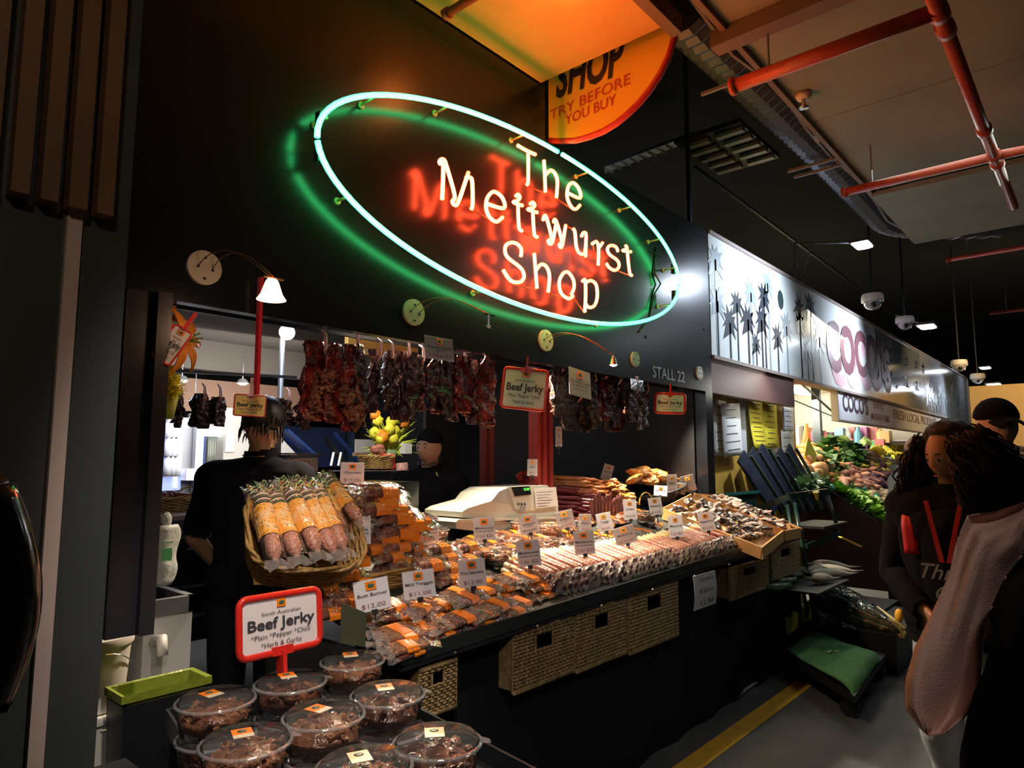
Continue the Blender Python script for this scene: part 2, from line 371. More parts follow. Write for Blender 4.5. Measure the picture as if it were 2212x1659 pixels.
# ------------------------------------------------------------------ neon sign
NY = FY - .10
NG = neon_mat('green_neon_tube', (.9, 15, 3.6), (.01, 3.6, 1.3))
NR = neon_mat('red_neon_tube', (52, 4.0, 1.2), (12, .15, .03))
GL = mat('neon_support_glass', (.45, .38, .15), .3)
neon = thing('neon_sign', 'green neon oval with red neon lettering on the black fascia', 'neon sign', (2.975, NY, 2.82))
EC = Vector((0, 0, 0)); EA, EB = 1.525, .49
def ell(a0, a1, r=.0125):
    n = max(8, int(abs(a1 - a0) / R(4))); P = []
    for i in range(n + 1):
        t = a0 + (a1 - a0) * i / n; P.append((EA * math.cos(t), 0, EB * math.sin(t)))
    bb = B(); bb.tube(P, r, 8); return bb
for a0, a1 in ((3.2, 6.26), (.02, 1.50), (1.525, 3.17)):
    part('green_tube', ell(a0, a1), NG, neon, True)
    for k in range(4):
        t = a0 + (a1 - a0) * (k + .5) / 4; x, z = EA * math.cos(t) * .985, EB * math.sin(t) * .985
        s_ = B(); s_.cyl((x, -.0, z), (x, .10, z), .006, n=6); s_.cyl((x, .09, z), (x, .10, z), .016, n=8); part('tube_support', s_, GL, neon, True)
for (x, z) in ((1.49, .10), (1.49, -.10), (-1.50, .07), (-1.50, -.07)):
    s_ = B(); s_.box((x, .02, z), (.03, .03, .07)); part('electrode', s_, BLACK, neon)
s_ = B(); s_.tube([(1.37, .095, .25), (1.33, .09, .05), (1.40, .08, -.02), (1.33, .09, -.1), (1.25, .095, -.3), (1.1, .095, -.42)], .006, 6); s_.bar((1.28, .09, .2), (1.46, .09, .2), .004, .004)
part('wire', s_, BLACK, neon, True)
NEON = {
 'letter_T': [[(1118,314),(1137,325),(1157,334)],[(1141,328),(1141,389),(1138,399)]],
 'letter_h': [[(1175,346),(1177,380),(1178,415)],[(1177,380),(1189,368),(1199,375),(1204,393),(1202,427)]],
 'letter_e': [[(1227,417),(1253,428),(1251,409),(1239,395),(1228,402),(1225,425),(1233,445),(1243,452),(1253,443)]],
 'letter_M': [[(955,431),(957,385),(957,354),(950,353),(951,346),(958,345),(964,357),(982,421),(977,435),(983,443),(991,434),(1012,372)],[(1006,385),(1014,383),(1020,392),(1021,440),(1018,452)]],
 'letter_e.': [[(1054,441),(1089,450),(1085,427),(1067,414),(1053,427),(1050,449),(1057,468),(1072,479),(1086,469)]],
 'letter_t': [[(1114,424),(1119,420),(1123,427),(1117,434),(1109,436),(1118,441),(1129,444)],[(1119,441),(1121,490),(1128,499)]],
 'letter_t.': [[(1145,441),(1151,437),(1155,444),(1149,450),(1140,452),(1150,456),(1161,459)],[(1151,456),(1154,505),(1161,512)]],
 'letter_w': [[(1173,476),(1176,466),(1181,472),(1191,513),(1184,520),(1188,527),(1194,521),(1202,480)],[(1196,481),(1198,474),(1203,482),(1213,519),(1208,529),(1214,532),(1222,486)]],
 'letter_u': [[(1238,494),(1242,502),(1245,533),(1252,547),(1263,545),(1266,507),(1260,503),(1256,511)],[(1266,520),(1265,555)]],
 'letter_r': [[(1279,527),(1288,522),(1293,535),(1292,573)],[(1293,537),(1302,524)]],
 'letter_s': [[(1335,544),(1331,534),(1320,530),(1312,537),(1317,550),(1334,563),(1337,576),(1328,584),(1316,578),(1310,569)]],
 'letter_t..': [[(1351,530),(1355,537),(1345,541),(1354,543),(1363,544)],[(1355,543),(1360,588),(1365,595)]],
 'letter_S': [[(1125,554),(1126,538),(1117,527),(1104,524),(1092,532),(1095,554),(1125,579),(1132,597),(1124,609),(1107,608),(1096,598),(1087,583)]],
 'letter_h.': [[(1154,547),(1157,585),(1160,623)],[(1157,585),(1169,571),(1181,577),(1187,597),(1184,631)]],
 'letter_o': [[(1238,639),(1228,645),(1212,633),(1208,609),(1216,591),(1227,588),(1238,603),(1240,621),(1234,636)]],
 'letter_p': [[(1258,608),(1264,605),(1265,640),(1263,674)],[(1266,610),(1277,606),(1288,616),(1290,642),(1284,660),(1272,664),(1265,656)]],
}
def smooth_line(P, n=5):
    out = []; P = [Vector(p) for p in P]; m = len(P)
    for i in range(m - 1):
        p0, p1, p2, p3 = P[max(i - 1, 0)], P[i], P[i + 1], P[min(i + 2, m - 1)]
        for k in range(n):
            t = k / n; out.append(.5 * ((2 * p1) + (p2 - p0) * t + (2 * p0 - 5 * p1 + 4 * p2 - p3) * t * t + (3 * p1 - p0 - 3 * p2 + p3) * t ** 3))
    return out + [P[-1]]
for nm, strokes in NEON.items():
    bb = B()
    for st in strokes:
        P = [aty(u, v, NY) - neon.location for u, v in st]; P = smooth_line(P, 4)
        bb.tube(P, .0105, 7)
    lo = part(nm.replace('.', ''), bb, NR, neon, True)
bb = B()
for (a_, c_) in (((1020,452),(1072,480)),((1138,399),(1176,416)),((1202,427),(1238,452)),((1128,499),(1155,512)),((1087,583),(1107,612)),((1107,612),(1158,624)),((1184,631),(1212,640)),((1238,640),(1262,674)),((1222,486),(1240,494)),((1312,575),(1362,594)),((1281,527),(1283,560))):
    bb.tube([aty(a_[0], a_[1] + 2, NY + .02) - neon.location, aty(c_[0], c_[1] + 2, NY + .02) - neon.location], .005, 6)
part('painted_out_tube', bb, mat('scorched_glass', (.12, .03, .02), .25, emit=(1, .1, .02), es=.35), neon, True)
# ------------------------------------------------------------------ overhead oval sign
SX = 3.08
sg = thing('oval_sign', 'yellow oval sign with red edge lettered shop try before you buy', 'sign', (SX, 2.0, 3.37))
low = [(1176,300),(1205,301),(1240,300),(1270,292),(1300,280),(1328,263),(1350,245),(1377,219),(1400,190),(1422,157),(1440,120),(1452,80),(1455,45)]
arc = [atx(u, v, SX) - sg.location for u, v in low]
arc = [(-p.y, p.z) for p in arc]; arc[0] = (-.395, arc[0][1] - .01)
poly = arc + [(arc[-1][0] - .1, .62), (0, .72), (-.395, .68)]
MS = Matrix(((0, 0, 1, 0), (-1, 0, 0, 0), (0, 1, 0, 0), (0, 0, 0, 1)))
b = B(); b.prism(poly, .035, MS); part('board', b, mat('yellow_sign_face', (.85, .47, .05), .35, coat=.3), sg)
b = B(); b.tube([MS @ Vector((x, y, .017)) for x, y in arc], .021, 6); part('edge_band', b, mat('red_edge', (.5, .03, .02), .4), sg, True)
def stx(bb, s, p0, p1, hpx, X, org, bold=0, shear=0):
    a_, c_ = atx(p0[0], p0[1], X), atx(p1[0], p1[1], X); m = (a_ + c_) / 2; up = atx(p0[0], p0[1] - hpx, X) - a_
    roll = math.atan2(c_.z - a_.z, -(c_.y - a_.y))
    write(bb, s, up.z / .72, XZ(m - org, R(-90), 0, roll), bold, wid=math.hypot(c_.z - a_.z, c_.y - a_.y), shear=shear, res=3)
b = B(); stx(b, 'SHOP', (1199,180), (1344,122), 74, SX - .004, sg.location, .035, .12); part('lettering', b, mat('sign_black', (.03, .02, .02), .5), sg)
b = B(); stx(b, 'TRY BEFORE', (1188,251), (1361,170), 22, SX - .004, sg.location, .004, .05); stx(b, 'YOU BUY', (1220,262), (1330,215), 22, SX - .004, sg.location, .004, .05)
part('lettering', b, mat('sign_red', (.5, .06, .02), .5), sg)
b = B(); b.cyl((.017, .1, .6), (.017, .1, 1.9), .008); b.cyl((.017, -.2, .6), (.017, -.2, 1.9), .008); part('hanger', b, DARKMET, sg)
# ------------------------------------------------------------------ disc lamps on the fascia
DISC = mat('disc_white', (.62, .56, .48), .4, noise_=(30, (.55, .49, .42)))
HOT = mat('lit_lamp_shade', (1, .7, .5), .4, emit=(1, .62, .36), es=9)
HOT2 = mat('lit_halogen', (1, 1, 1), .3, emit=(1, .93, .8), es=22)
LABD = ['round pale disc lamp mount holding the lit frosted shade, leftmost on the fascia', 'round pale disc lamp mount with a bare unshaded arm, below the neon left half',
        'round pale disc lamp mount with the small lit halogen spot, under the neon oval', 'round pale disc with no arm, just left of the stall number', 'round pale disc with no arm, right of the stall number']
WIRE = mat('copper_wire', (.35, .16, .08), .35, .8)
for i, (x, y2) in enumerate(((1.07, 2.0), (2.05, 2.08), (3.04, 2.0), (4.02, 0), (4.99, 0))):
    t = thing('disc_lamp', LABD[i], 'wall lamp', (x, FY, 2.205), group='round disc lamps along the fascia')
    b = B(); r = .062 if i < 3 else .052; b.cyl((0, -.012, 0), (0, 0, 0), r, n=32); part('disc', b, DISC, t, 40)
    for dx, dz in ((-.025, .0), (.028, -.005), (0, .035), (.0, -.04)):
        b = B(); b.cyl((dx, -.016, dz), (dx, -.011, dz), .005, n=6); part('screw', b, DARKMET, t)
    if i < 3:
        tip = Vector(((aty(588, 600, 2.0), aty(1055, 680, 2.08), aty(1325, 768, 2.0))[i])) - t.location
        b = B()
        for sgn in (-1, 1):
            P = []
            for k in range(11):
                q = k / 10; P.append((sgn * .026 + (tip.x - sgn * .018) * q, -.012 + (tip.y + .01) * q, .0 + tip.z * q + .07 * math.sin(math.pi * q ** .8)))
            b.tube(P, .0022, 5)
        part('wire_arm', b, WIRE, t, True)
        b = B(); b.bar(tip + Vector((-.03, 0, 0)), tip + Vector((.04, 0, 0)), .006, .006); part('crossbar', b, WIRE if i != 1 else DARKMET, t)
        if i == 0:
            b = B(); b.lathe([(.014, .02), (.02, .012), (.034, -.03), (.046, -.048), (.044, -.048), (.0, .01)], 20, Matrix.Translation(tip + Vector((0, 0, -.025))))
            part('lamp_shade', b, HOT, t, True, 'glowing frosted glass shade')
        if i == 1:
            b = B(); b.cyl(tip, tip + Vector((0, 0, -.05)), .006); b.cyl(tip + Vector((-.01, 0, -.05)), tip + Vector((.01, 0, -.055)), .006); part('bare_stem', b, STEEL, t)
        if i == 2:
            b = B(); b.lathe([(.006, .03), (.012, .02), (.022, -.012), (.026, -.018)], 16, Matrix.Translation(tip + Vector((0, 0, -.035)))); part('reflector', b, STEEL, t, True)
            b = B(); b.ball(tip + Vector((0, 0, -.048)), (.02, .02, .012)); part('bulb', b, HOT2, t, True)
light('disc_lamp_light', 'POINT', (1.13, 1.96, 2.0), 1.2, (1, .6, .35), .04)
light('disc_lamp_light', 'SPOT', (3.13, 2.0, 1.98), 34, (1, .9, .72), .03, (3.5, 2.05, .95), 110, .8)
b = B(); a_, c_ = aty(1410, 806, FY - .003), aty(1479, 814, FY - .003)
write(b, 'STALL 22', .115, XZ((a_ + c_) / 2, 0), .01, wid=c_.x - a_.x, res=3)
single('stall_number', b, mat('grey_vinyl', (.42, .46, .50), .5), 'grey stall 22 lettering on the black fascia', 'lettering')
# cctv screw heads
for u, v in ((1398,492),(1395,728),(1522,712)):
    q = aty(u, v, FY); b = B(); b.cyl(q, q - Vector((0, .006, 0)), .012)
    single('fascia_bolt', b, DARKMET, 'dark bolt head on the glossy black fascia by the neon right end', 'bolt', 'bolts on the black fascia')
# ------------------------------------------------------------------ left foreground
DG = mat('dark_green_grey_panel', (.075, .085, .082), .35, noise_=(1.3, (.05, .058, .058)), bump=(200, .2, .002))
WOOD = mat('dark_slat_wood', (.20, .115, .055), .45, noise_=(5, (.16, .09, .045)), bump=(120, .3, .003))
LY = 1.6
def lx(u, v=900): return aty(u, v, LY).x
b = B(); b.b2((-.4, LY, 0), (.545, LY + .04, 2.6)); struct('wall_left', b, DG, 'dark green-grey wall panel at the left edge')
b = B(); b.b2((.505, LY + .04, 0), (.545, 2.39, 3.75)); b.b2((-.4, LY + .01, 2.1), (.545, LY + .04, 3.9)); struct('wall_side', b, mat('black_side', (.02, .021, .024), .4))
sc = thing('slatted_screen', 'screen of brown timber slats hanging at the upper left edge', 'slatted screen', (.3, LY, 2.05))
for k, (u0, u1, vb) in enumerate(((-48, -12, 400), (18, 60, 415), (83, 122, 432), (143, 184, 448), (204, 240, 462))):
    a_, c_ = aty(u0, vb, LY - .03), aty(u1, vb, LY - .03)
    b = B(); b.b2((a_.x, LY - .045, a_.z), (c_.x, LY - .005, 3.9)); s_ = part('slat', b, WOOD, None); s_.parent = sc; s_.matrix_parent_inverse = Matrix.Translation(-sc.location)
b = B(); b.b2((aty(147, 900, LY - .012).x - .0, LY - .012, 0), (aty(147, 900, LY - .012).x + .027, LY, 2.05))
b = B(); b.b2((.425, LY - .012, 0), (.452, LY, 2.06)); struct('trim_4', b, mat('pale_pink_trim', (.62, .50, .46), .3), 'pale pinkish edge strip down the dark panel')
# folding dark panel under the fascia
b = B(); b.b2((.80, 2.33, .98), (.90, 2.42, 2.07)); b.b2((.885, 2.30, .98), (.93, 2.42, 2.07)); b.b2((.545, 2.36, .0), (.80, 2.42, 2.07))
struct('door_1', b, mat('dark_blue_black', (.035, .033, .04), .3, coat=.3), 'dark folding shutter panel left of the stall opening')
b = B(); P = []
for k in range(17):
    t = k / 16; q = aty(-62 + 78 * math.sin(math.pi * (.15 + .75 * t)) ** 1.2, 1060 + 470 * t, 1.15); P.append(q)
b.tube(P, [.034 + .006 * math.sin(math.pi * k / 16) for k in range(17)], 14); b.cyl(P[0], P[0] + Vector((-.08, .45, .0)), .03); b.cyl(P[-1], P[-1] + Vector((-.08, .45, .0)), .03)
single('curved_handle', b, mat('black_lacquer', (.008, .008, .009), .18, coat=.6), 'big glossy black curved pull handle at the left edge', 'handle', smooth=True)
# ------------------------------------------------------------------ left interior things
PW = mat('bucket_white', (.72, .71, .66), .4)
for k in range(4):
    t = thing('bucket', ['white lidded bucket at the bottom of the stack behind the dark panel', 'white lidded bucket second from the bottom of the stack', 'white lidded bucket third from the bottom of the stack', 'white lidded bucket on top of the stack behind the dark panel'][k], 'bucket', (.865, 2.62, .0 + .235 * k), group='stacked white buckets')
    b = B(); b.lathe([(0, 0), (.10, 0), (.115, .21), (0, .21)], 24); part('pail', b, PW, t, 40)
    b = B(); b.lathe([(0, .205), (.122, .205), (.124, .218), (.120, .23), (0, .232)], 24); part('lid', b, PW, t, 40)
    b = B(); b.tube([(.118 * math.cos(a), .118 * math.sin(a), .19 - .07 * math.cos(a) ** 2) for a in [R(-90 + 12 * i) for i in range(16)]], .002, 4); part('bail', b, STEEL, t)
SINK = thing('hand_basin', 'white hand wash basin cabinet with dark steel rim behind the buckets', 'basin', (1.15, 2.95, 0))
b = B(); b.b2((-.06, -.16, .62), (.12, .2, .93)); part('cabinet', b, mat('basin_white', (.62, .64, .64), .35), SINK)
b = B(); b.b2((-.07, -.17, .93), (.13, -.14, .99)); b.b2((-.07, .18, .93), (.13, .21, .99)); b.b2((.10, -.17, .93), (.13, .21, .99)); b.b2((-.07, -.17, .93), (-.04, .21, .99)); part('rim', b, GREYM, SINK)
b = B(); b.b2((-.05, -.15, .935), (.11, .19, .94)); part('bowl', b, DARKMET, SINK)
b = B(); b.tube([(-.02, -.165, .84), (-.02, -.23, .86), (-.02, -.24, .80)], .02, 10); part('soap_pump', b, PW, SINK, True)
# column and bag
b = B(); b.b2((1.13, 2.98, .99), (1.165, 3.05, 2.35)); b.b2((1.17, 2.98, .99), (1.20, 3.05, 2.35))
single('metal_post', b, mat('pale_grey_post', (.40, .42, .44), .4, .3), 'pale grey metal post behind the dark shutter panel', 'post')
q = aty(360, 1190, 2.9)
t = thing('plastic_bag', 'white plastic bag with green print hanging off the pale grey post', 'bag', (q.x, 2.93, q.z - .14))
def bagf(a, c):
    x = (a - .5) * (.075 + .05 * math.sin(c * 2.6)); z = c * .24; return Vector((x + .01 * math.sin(c * 9), -.02 * math.sin(math.pi * a) + .008 * noise.noise(Vector((a * 5, c * 8, 1))), z))
b = B(); b.slab(bagf, 8, 12, (0, .03, 0)); part('sack', b, mat('white_bag', (.70, .74, .70), .4, bump=(40, .6, .01)), t, True)
b = B(); b.ball((0.005, 0, .262), (.022, .018, .03), 10, 8, lambda d: 1 + .25 * noise.noise(d * 3)); part('knot', b, mat('white_bag', (.7, .7, .7)), t, True)
b = B(); write(b, 'X', .0, XZ((0, -.03, .1), 0)) if 0 else b.b2((-.016, -.031, .10), (.022, -.029, .15)); b.b2((-.02, -.029, .17), (.025, -.028, .175)); part('print', b, mat('bag_green', (.1, .45, .15), .5), t)
# green bin
BN = aty(345, 1474, 2.42)
t = thing('waste_bin', 'dark bin with a lime green liner rim left of the tubs', 'bin', (BN.x, 2.42, 0))
b = B(); b.lathe([(0, 0), (.13, 0), (.17, BN.z - .03)], 4, Matrix.Diagonal((1.12, .58, 1, 1)) @ Matrix.Rotation(R(45), 4, 'Z')); part('body', b, BLACK, t)
LIM = mat('lime_liner', (.22, .28, .03), .4, bump=(25, .8, .01))
b = B(); b.lathe([(.02, BN.z - .10), (.135, BN.z - .09), (.160, BN.z), (.178, BN.z + .004), (.179, BN.z - .02)], 4, Matrix.Diagonal((1.12, .58, 1, 1)) @ Matrix.Rotation(R(45), 4, 'Z')); part('liner', b, LIM, t)
b = B(); b.b2((.555, 1.98, 0), (.86, 2.28, .64)); single('black_crate', b, BLACK, 'black box standing left of the jerky tub tray', 'box')
# ------------------------------------------------------------------ stall interior: left preparation bench
STL = mat('worn_steel', (.35, .36, .36), .35, .9)
t = thing('prep_bench', 'dark preparation bench with steel edges and wooden board behind the left man', 'bench', (2.0, 5.0, 0))
def pb(y, u0, u1, v0, v1, dy=.04):
    a_, c_ = aty(u0, v1, y), aty(u1, v0, y); bb = B(); bb.b2((a_.x - 2, y - 5, a_.z), (c_.x - 2, y - 5 + dy, max(c_.z, a_.z + .01))); return bb
part('shelf', pb(4.3, 355, 560, 1108, 1116, .7), BLACK, t)
part('worktop', pb(3.9, 370, 560, 1140, 1152, .6), STL, t)
part('rail', pb(4.0, 380, 530, 1268, 1274), STL, t); part('rail', pb(4.0, 380, 530, 1325, 1340), STL, t)
part('door', pb(4.5, 340, 560, 1150, 1400), mat('bench_dark', (.02, .022, .025), .5), t)
part('handle', pb(3.92, 450, 490, 1153, 1158, .02), STEEL, t)
b = B(); a_ = aty(440, 1118, 3.85); b.box((a_.x, 4.1, a_.z - .005), (.62, .22, .025), Matrix.Rotation(R(8), 4, 'Z'))
single('chopping_board', b, mat('board_wood', (.30, .19, .15), .6), 'worn reddish chopping board on the steel bench', 'board')
for k in range(5):
    q = aty(425 + (k % 2) * 25, 1205 + 18 * k, 4.2); b = B(); b.lathe([(0, 0), (.05, 0), (.06, .05), (.055, .055), (0, .05)], 16, Matrix.Translation(q)); 
    single('steel_bowl', b, DARKMET, 'dark bowl stacked under the preparation bench', 'bowl', 'bowls under the preparation bench', True)
# wicker basket maker ---------------------------------------------------------------
WK = mat('wicker', (.50, .31, .10), .5, noise_=(40, (.32, .18, .05)), bump=(200, .6, .004))
WK2 = mat('pale_wicker', (.42, .29, .13), .6, noise_=(40, (.22, .15, .06)), bump=(160, .7, .004))
def wicker(t, w_, d_, h_, flare=1.15, rows=10, m=None, rim=True, hx=0):
    m = m or WK
    b = B(); nst = 26
    def rr(k, z):
        a = 2 * math.pi * k / (nst * 2); e = .55
        f = 1 + (flare - 1) * z
        cx = abs(math.cos(a)) ** e * (1 if math.cos(a) >= 0 else -1); sy = abs(math.sin(a)) ** e * (1 if math.sin(a) >= 0 else -1)
        return Vector((cx * w_ / 2 * f, sy * d_ / 2 * f, z * h_))
    for i in range(rows):
        z = (i + .5) / rows; P = []
        for k in range(nst * 2):
            p = rr(k, z); n_ = Vector((p.x, p.y, 0)).normalized(); P.append(p + n_ * (.004 if (k // 2 + i) % 2 else -.004))
        b.tube(P, h_ / rows * .52, 4, closed=True)
    part('weave', b, m, t, True)
    b = B(); b.grid(lambda a, c: Vector(((a - .5) * w_ * .96, (c - .5) * d_ * .96, .006)), 1, 1)
    for k in range(0, nst * 2, 2): b.tube([rr(k, 0), rr(k, 1)], .004, 4)
    part('frame', b, m, t)
    if rim:
        b = B()
        for s_ in (0, 1): b.tube([rr(k, 1) + Vector((0, 0, .008 * math.sin(k * .9 + s_ * math.pi))) + Vector((rr(k, 1).x, rr(k, 1).y, 0)).normalized() * .006 * math.cos(k * .9 + s_ * math.pi) for k in range(nst * 2)], .007, 5, closed=True)
        part('rim', b, m, t, True)
    return t
for k, (u, lab) in enumerate(((368, 'small wicker basket of dark smallgoods on the dark shelf, far left'), (425, 'wicker basket of red smallgoods with a raised handle on the dark shelf'))):
    q = aty(u, 1108, 4.45); t = thing('wicker_basket', lab, 'basket', (q.x, 4.5, q.z)); wicker(t, .2 + .12 * k, .2, .09)
    b = B()
    for j in range(14): b.ball((random.uniform(-.08, .08) * (1 + k * .5), random.uniform(-.06, .06), .085 + random.uniform(0, .03)), (.035, .03, .022), 8, 6)
    part('smallgoods', b, mat('dark_red_meat', (.16, .03, .02), .35, coat=.3, bump=(30, .6)), t, True, kind='stuff')
    if k:
        b = B(); b.tube([(.12 * math.cos(a), .0, .1 + .07 * math.sin(a)) for a in [math.pi * i / 12 for i in range(13)]], .006, 5); part('handle', b, WK, t, True)
# back wall of the stall: fridge, panels, blue-tiled shop beyond
BY = 6.9
def panel(name, u0, v0, u1, v1, y, m, lab, cat, th=.04, kind=None):
    a_, c_ = aty(u0, v1, y), aty(u1, v0, y); bb = B(); bb.b2((a_.x, y, aty(u0, v1, y).z), (c_.x, y + th, c_.z)); return single(name, bb, m, lab, cat, kind=kind) if cat else struct(name, bb, m, lab)
ta = aty(350, 1060, 5.6); tb = aty(397, 915, 5.6)
t = thing('display_fridge', 'tall lit drinks fridge glowing blue white at the far left back', 'fridge', (ta.x, 5.6, ta.z))
W_, H_ = tb.x - ta.x, tb.z - ta.z
b = B(); b.b2((-.05, .02, -.05), (W_ + .12, .5, H_ + .05)); part('cabinet', b, GREYM, t)
b = B(); b.b2((0, .0, 0), (W_, .02, H_)); part('lit_interior', b, mat('fridge_glow', (.3, .4, .9), .5, emit=(.32, .38, 1), es=.9), t)
b = B(); b.b2((W_ * .6, -.02, .02), (W_ * .75, 0, H_ - .03)); part('tube_lamp', b, mat('fridge_tube', (1, 1, 1), .5, emit=(.8, .85, 1), es=2.5), t)
for k in range(3):
    b = B(); z = H_ * (.2 + .28 * k); b.b2((0, -.03, z), (W_ * .9, 0, z + .015)); part('shelf', b, STEEL, t)
for k in range(9):
    b = B(); x = W_ * (.1 + .25 * (k % 3)); z = H_ * (.2 + .28 * (k // 3)) + .015; b.lathe([(0, 0), (.03, 0), (.03, .1), (.012, .14), (.012, .17), (0, .17)], 8, Matrix.Translation((x, -.04, z)))
    single('bottle', b, mat('milk_white', (.8, .82, .9), .4), 'pale bottle on the %s shelf of the lit fridge, %s from the left' % (('bottom', 'middle', 'top')[k // 3], ('first', 'second', 'third')[k % 3]), 'bottle', 'bottles in the lit fridge', True).location = t.location
b = B(); b.b2((W_ + .08, -.06, -.3), (W_ + .14, 0, H_ + .1)); part('handle', b, STEEL, t)
panel('wall_panel', 398, 900, 545, 1100, 6.6, mat('warm_white_wall', (.50, .45, .40), .6), 'pale wall panel behind the left man', 'wall panel')
panel('wood_band', 340, 848, 760, 884, 6.4, mat('brown_band', (.26, .15, .10), .6), 'brown band running over the back wall', 'band')
COR = mat('corrugated_pale', (.42, .45, .40), .35, .4)
def corrugated(name, lab, u0, v0, u1, v1, y, m, n, amp):
    a_, c_ = aty(u0, v1, y), aty(u1, v0, y); W_ = c_.x - a_.x
    bb = B(); bb.slab(lambda s, q: Vector((a_.x + W_ * s, y - amp * math.cos(s * n * 2 * math.pi), a_.z + (c_.z - a_.z) * q)), n * 6, 1, (0, .02, 0))
    return single(name, bb, m, lab, 'sheet', smooth=True)
corrugated('corrugated_sheet', 'left pale corrugated sheet under the bright back window', 404, 940, 432, 1030, 6.5, COR, 5, .012)
corrugated('corrugated_sheet', 'right pale corrugated sheet beside the blue column', 446, 940, 480, 1030, 6.5, COR, 6, .012)
panel('blue_column', 433, 925, 447, 1035, 6.45, mat('blue_paint', (.04, .07, .25), .5), 'blue painted column between the corrugated sheets', 'column')
for k, (u0, u1) in enumerate(((404, 436), (440, 478))):
    panel('window_light', u0, 920, u1, 942, 6.43, mat('bright_window', (1, 1, 1), .5, emit=(.9, .95, 1), es=2.2), ['bright strip light over the left corrugated sheet', 'bright strip light over the right corrugated sheet'][k], 'light')
panel('white_cupboard', 480, 884, 548, 1030, 6.35, mat('cupboard_white', (.62, .60, .57), .5), 'tall white cupboard behind the left man', 'cupboard', .3)
panel('notice_sheet', 486, 938, 508, 976, 6.33, WHITE, 'notice sheet on the white cupboard', 'notice', .01)
panel('parcel', 462, 1010, 486, 1022, 5.9, mat('orange_parcel', (.7, .25, .08), .5), 'small orange parcel beyond the left baskets', 'parcel', .1)
panel('white_carton', 402, 1012, 446, 1038, 5.5, WHITE, 'white carton on the bench behind the red baskets', 'carton', .2)
# blue-tiled stall beyond: counter glass, tiles
TB = mat('blue_tile', (.10, .17, .30), .25, coat=.3)
tw = aty(745, 1010, 7.2); tz = aty(745, 880, 7.2)
t = thing('tiled_wall', 'pale blue tiled wall of upright tiles behind the yellow flowers', 'tiled wall', (tw.x, 7.2, tw.z))
wd = aty(800, 1010, 7.2).x - tw.x + .15; nx, nz = 9, 5; cw, ch = wd / nx, (tz.z - tw.z) / nz
b = B(); b.b2((0, 0, 0), (wd, .05, tz.z - tw.z)); part('grout', b, mat('pale_grout', (.45, .52, .62), .7), t)
b = B(); b.box((0, 0, 0), (cw * .88, .02, ch * .94)); tm = b.mesh('tile', TB)
for i in range(nx):
    for j in range(nz):
        o = part('tile', tm, None, t); o.location = ((i + .5) * cw, -.01, (j + .5 + (.25 if i % 2 else -.0)) * ch * .97)
panel('blue_screen', 600, 925, 745, 1010, 7.0, mat('deep_blue_counter', (.03, .05, .13), .4), 'deep blue tiled screen behind the cash area', 'screen')
NAV = mat('navy_board', (.03, .06, .22), .4)
for (u0, v0, u1, v1, lab, m_, w_) in ((606, 930, 668, 985, 'navy sloping board with a round badge behind the left man', NAV, .3), (704, 948, 741, 998, 'slanting silver rail left of the blue tiles', STEEL, .05), (722, 936, 778, 1000, 'long slanting blue rail crossing the blue tiles', NAV, .04), (636, 960, 652, 972, 'short silver slanting bar on the navy board', STEEL, .04)):
    a_, c_ = aty(u0, v0, 6.4), aty(u1, v1, 6.4); b = B(); b.bar(a_, c_, w_, .03, (0, 1, 0)) if 0 else b.bar(a_, c_, .03, w_, (0, 1, 0)); single('sloping_rail' if w_ < .1 else 'sloping_board', b, m_, lab, 'rail' if w_ < .1 else 'board')
b = B(); b.add([aty(606, 944, 6.38), aty(644, 985, 6.38), aty(606, 985, 6.38), aty(606, 944, 6.42), aty(644, 985, 6.42), aty(606, 985, 6.42)], [(2, 1, 0), (3, 4, 5), (0, 1, 4, 3), (1, 2, 5, 4), (2, 0, 3, 5)])
single('white_side_panel', b, WHITE, 'white triangular counter side below the navy sloping board', 'panel')
for k, u in enumerate((715, 731)):
    a_, c_ = aty(u, 1006, 5.6), aty(u + 6, 977, 5.6); b = B(); b.cyl(a_, c_, .012); single('white_peg', b, WHITE, 'short white tube standing before the blue tiles', 'tube', 'white tubes before the tiles')
panel('notice_sheet', 767, 950, 810, 978, 6.2, WHITE, 'white notice sheet on the blue tiled wall behind the flowers', 'notice', .01)
panel('brown_ledge', 767, 978, 810, 985, 6.15, mat('ledge', (.45, .28, .15), .5), 'brown ledge under the tiled wall notice', 'ledge', .05)
panel('yellow_board', 752, 690, 905, 760, 3.6, mat('yellow_board', (.6, .4, .1), .5), 'yellow board glimpsed above the hanging jerky', 'board')
# white lamp on its pole
q = aty(620, 718, 3.7); t = thing('flood_lamp', 'blinding white round lamp on a thin grey pole inside the stall', 'lamp', (q.x, 3.7, 0))
b = B(); b.ball((0, 0, q.z), .046, 16, 12); part('globe', b, mat('white_globe', (1, 1, 1), .3, emit=(.86, .9, 1), es=40), t, True)
b = B(); b.cyl((0, .05, 0), (0, .05, q.z - .03), .016); part('pole', b, GREYM, t, True)
light('flood_lamp_light', 'POINT', (q.x - .05, 3.45, q.z - .03), 7, COOL, .06)
for k, (u, v) in enumerate(((393, 822), (524, 828), (421, 866))):
    q = aty(u, v, 6.0); t = thing('downlight', ['small lit downlight left of the hanging flowers', 'small lit downlight above the yellow jerky card', 'lit clip lamp beside the dark hanging bunches'][k], 'lamp', q)
    b = B(); b.ball((0, 0, 0), (.045, .03, .018), 10, 6); part('bulb', b, HOT2, t, True)
    b = B(); b.lathe([(.03, .04), (.06, .0)], 12); b.cyl((0, 0, .03), (0, 0, .25), .005); part('shade', b, GREYM, t, True)
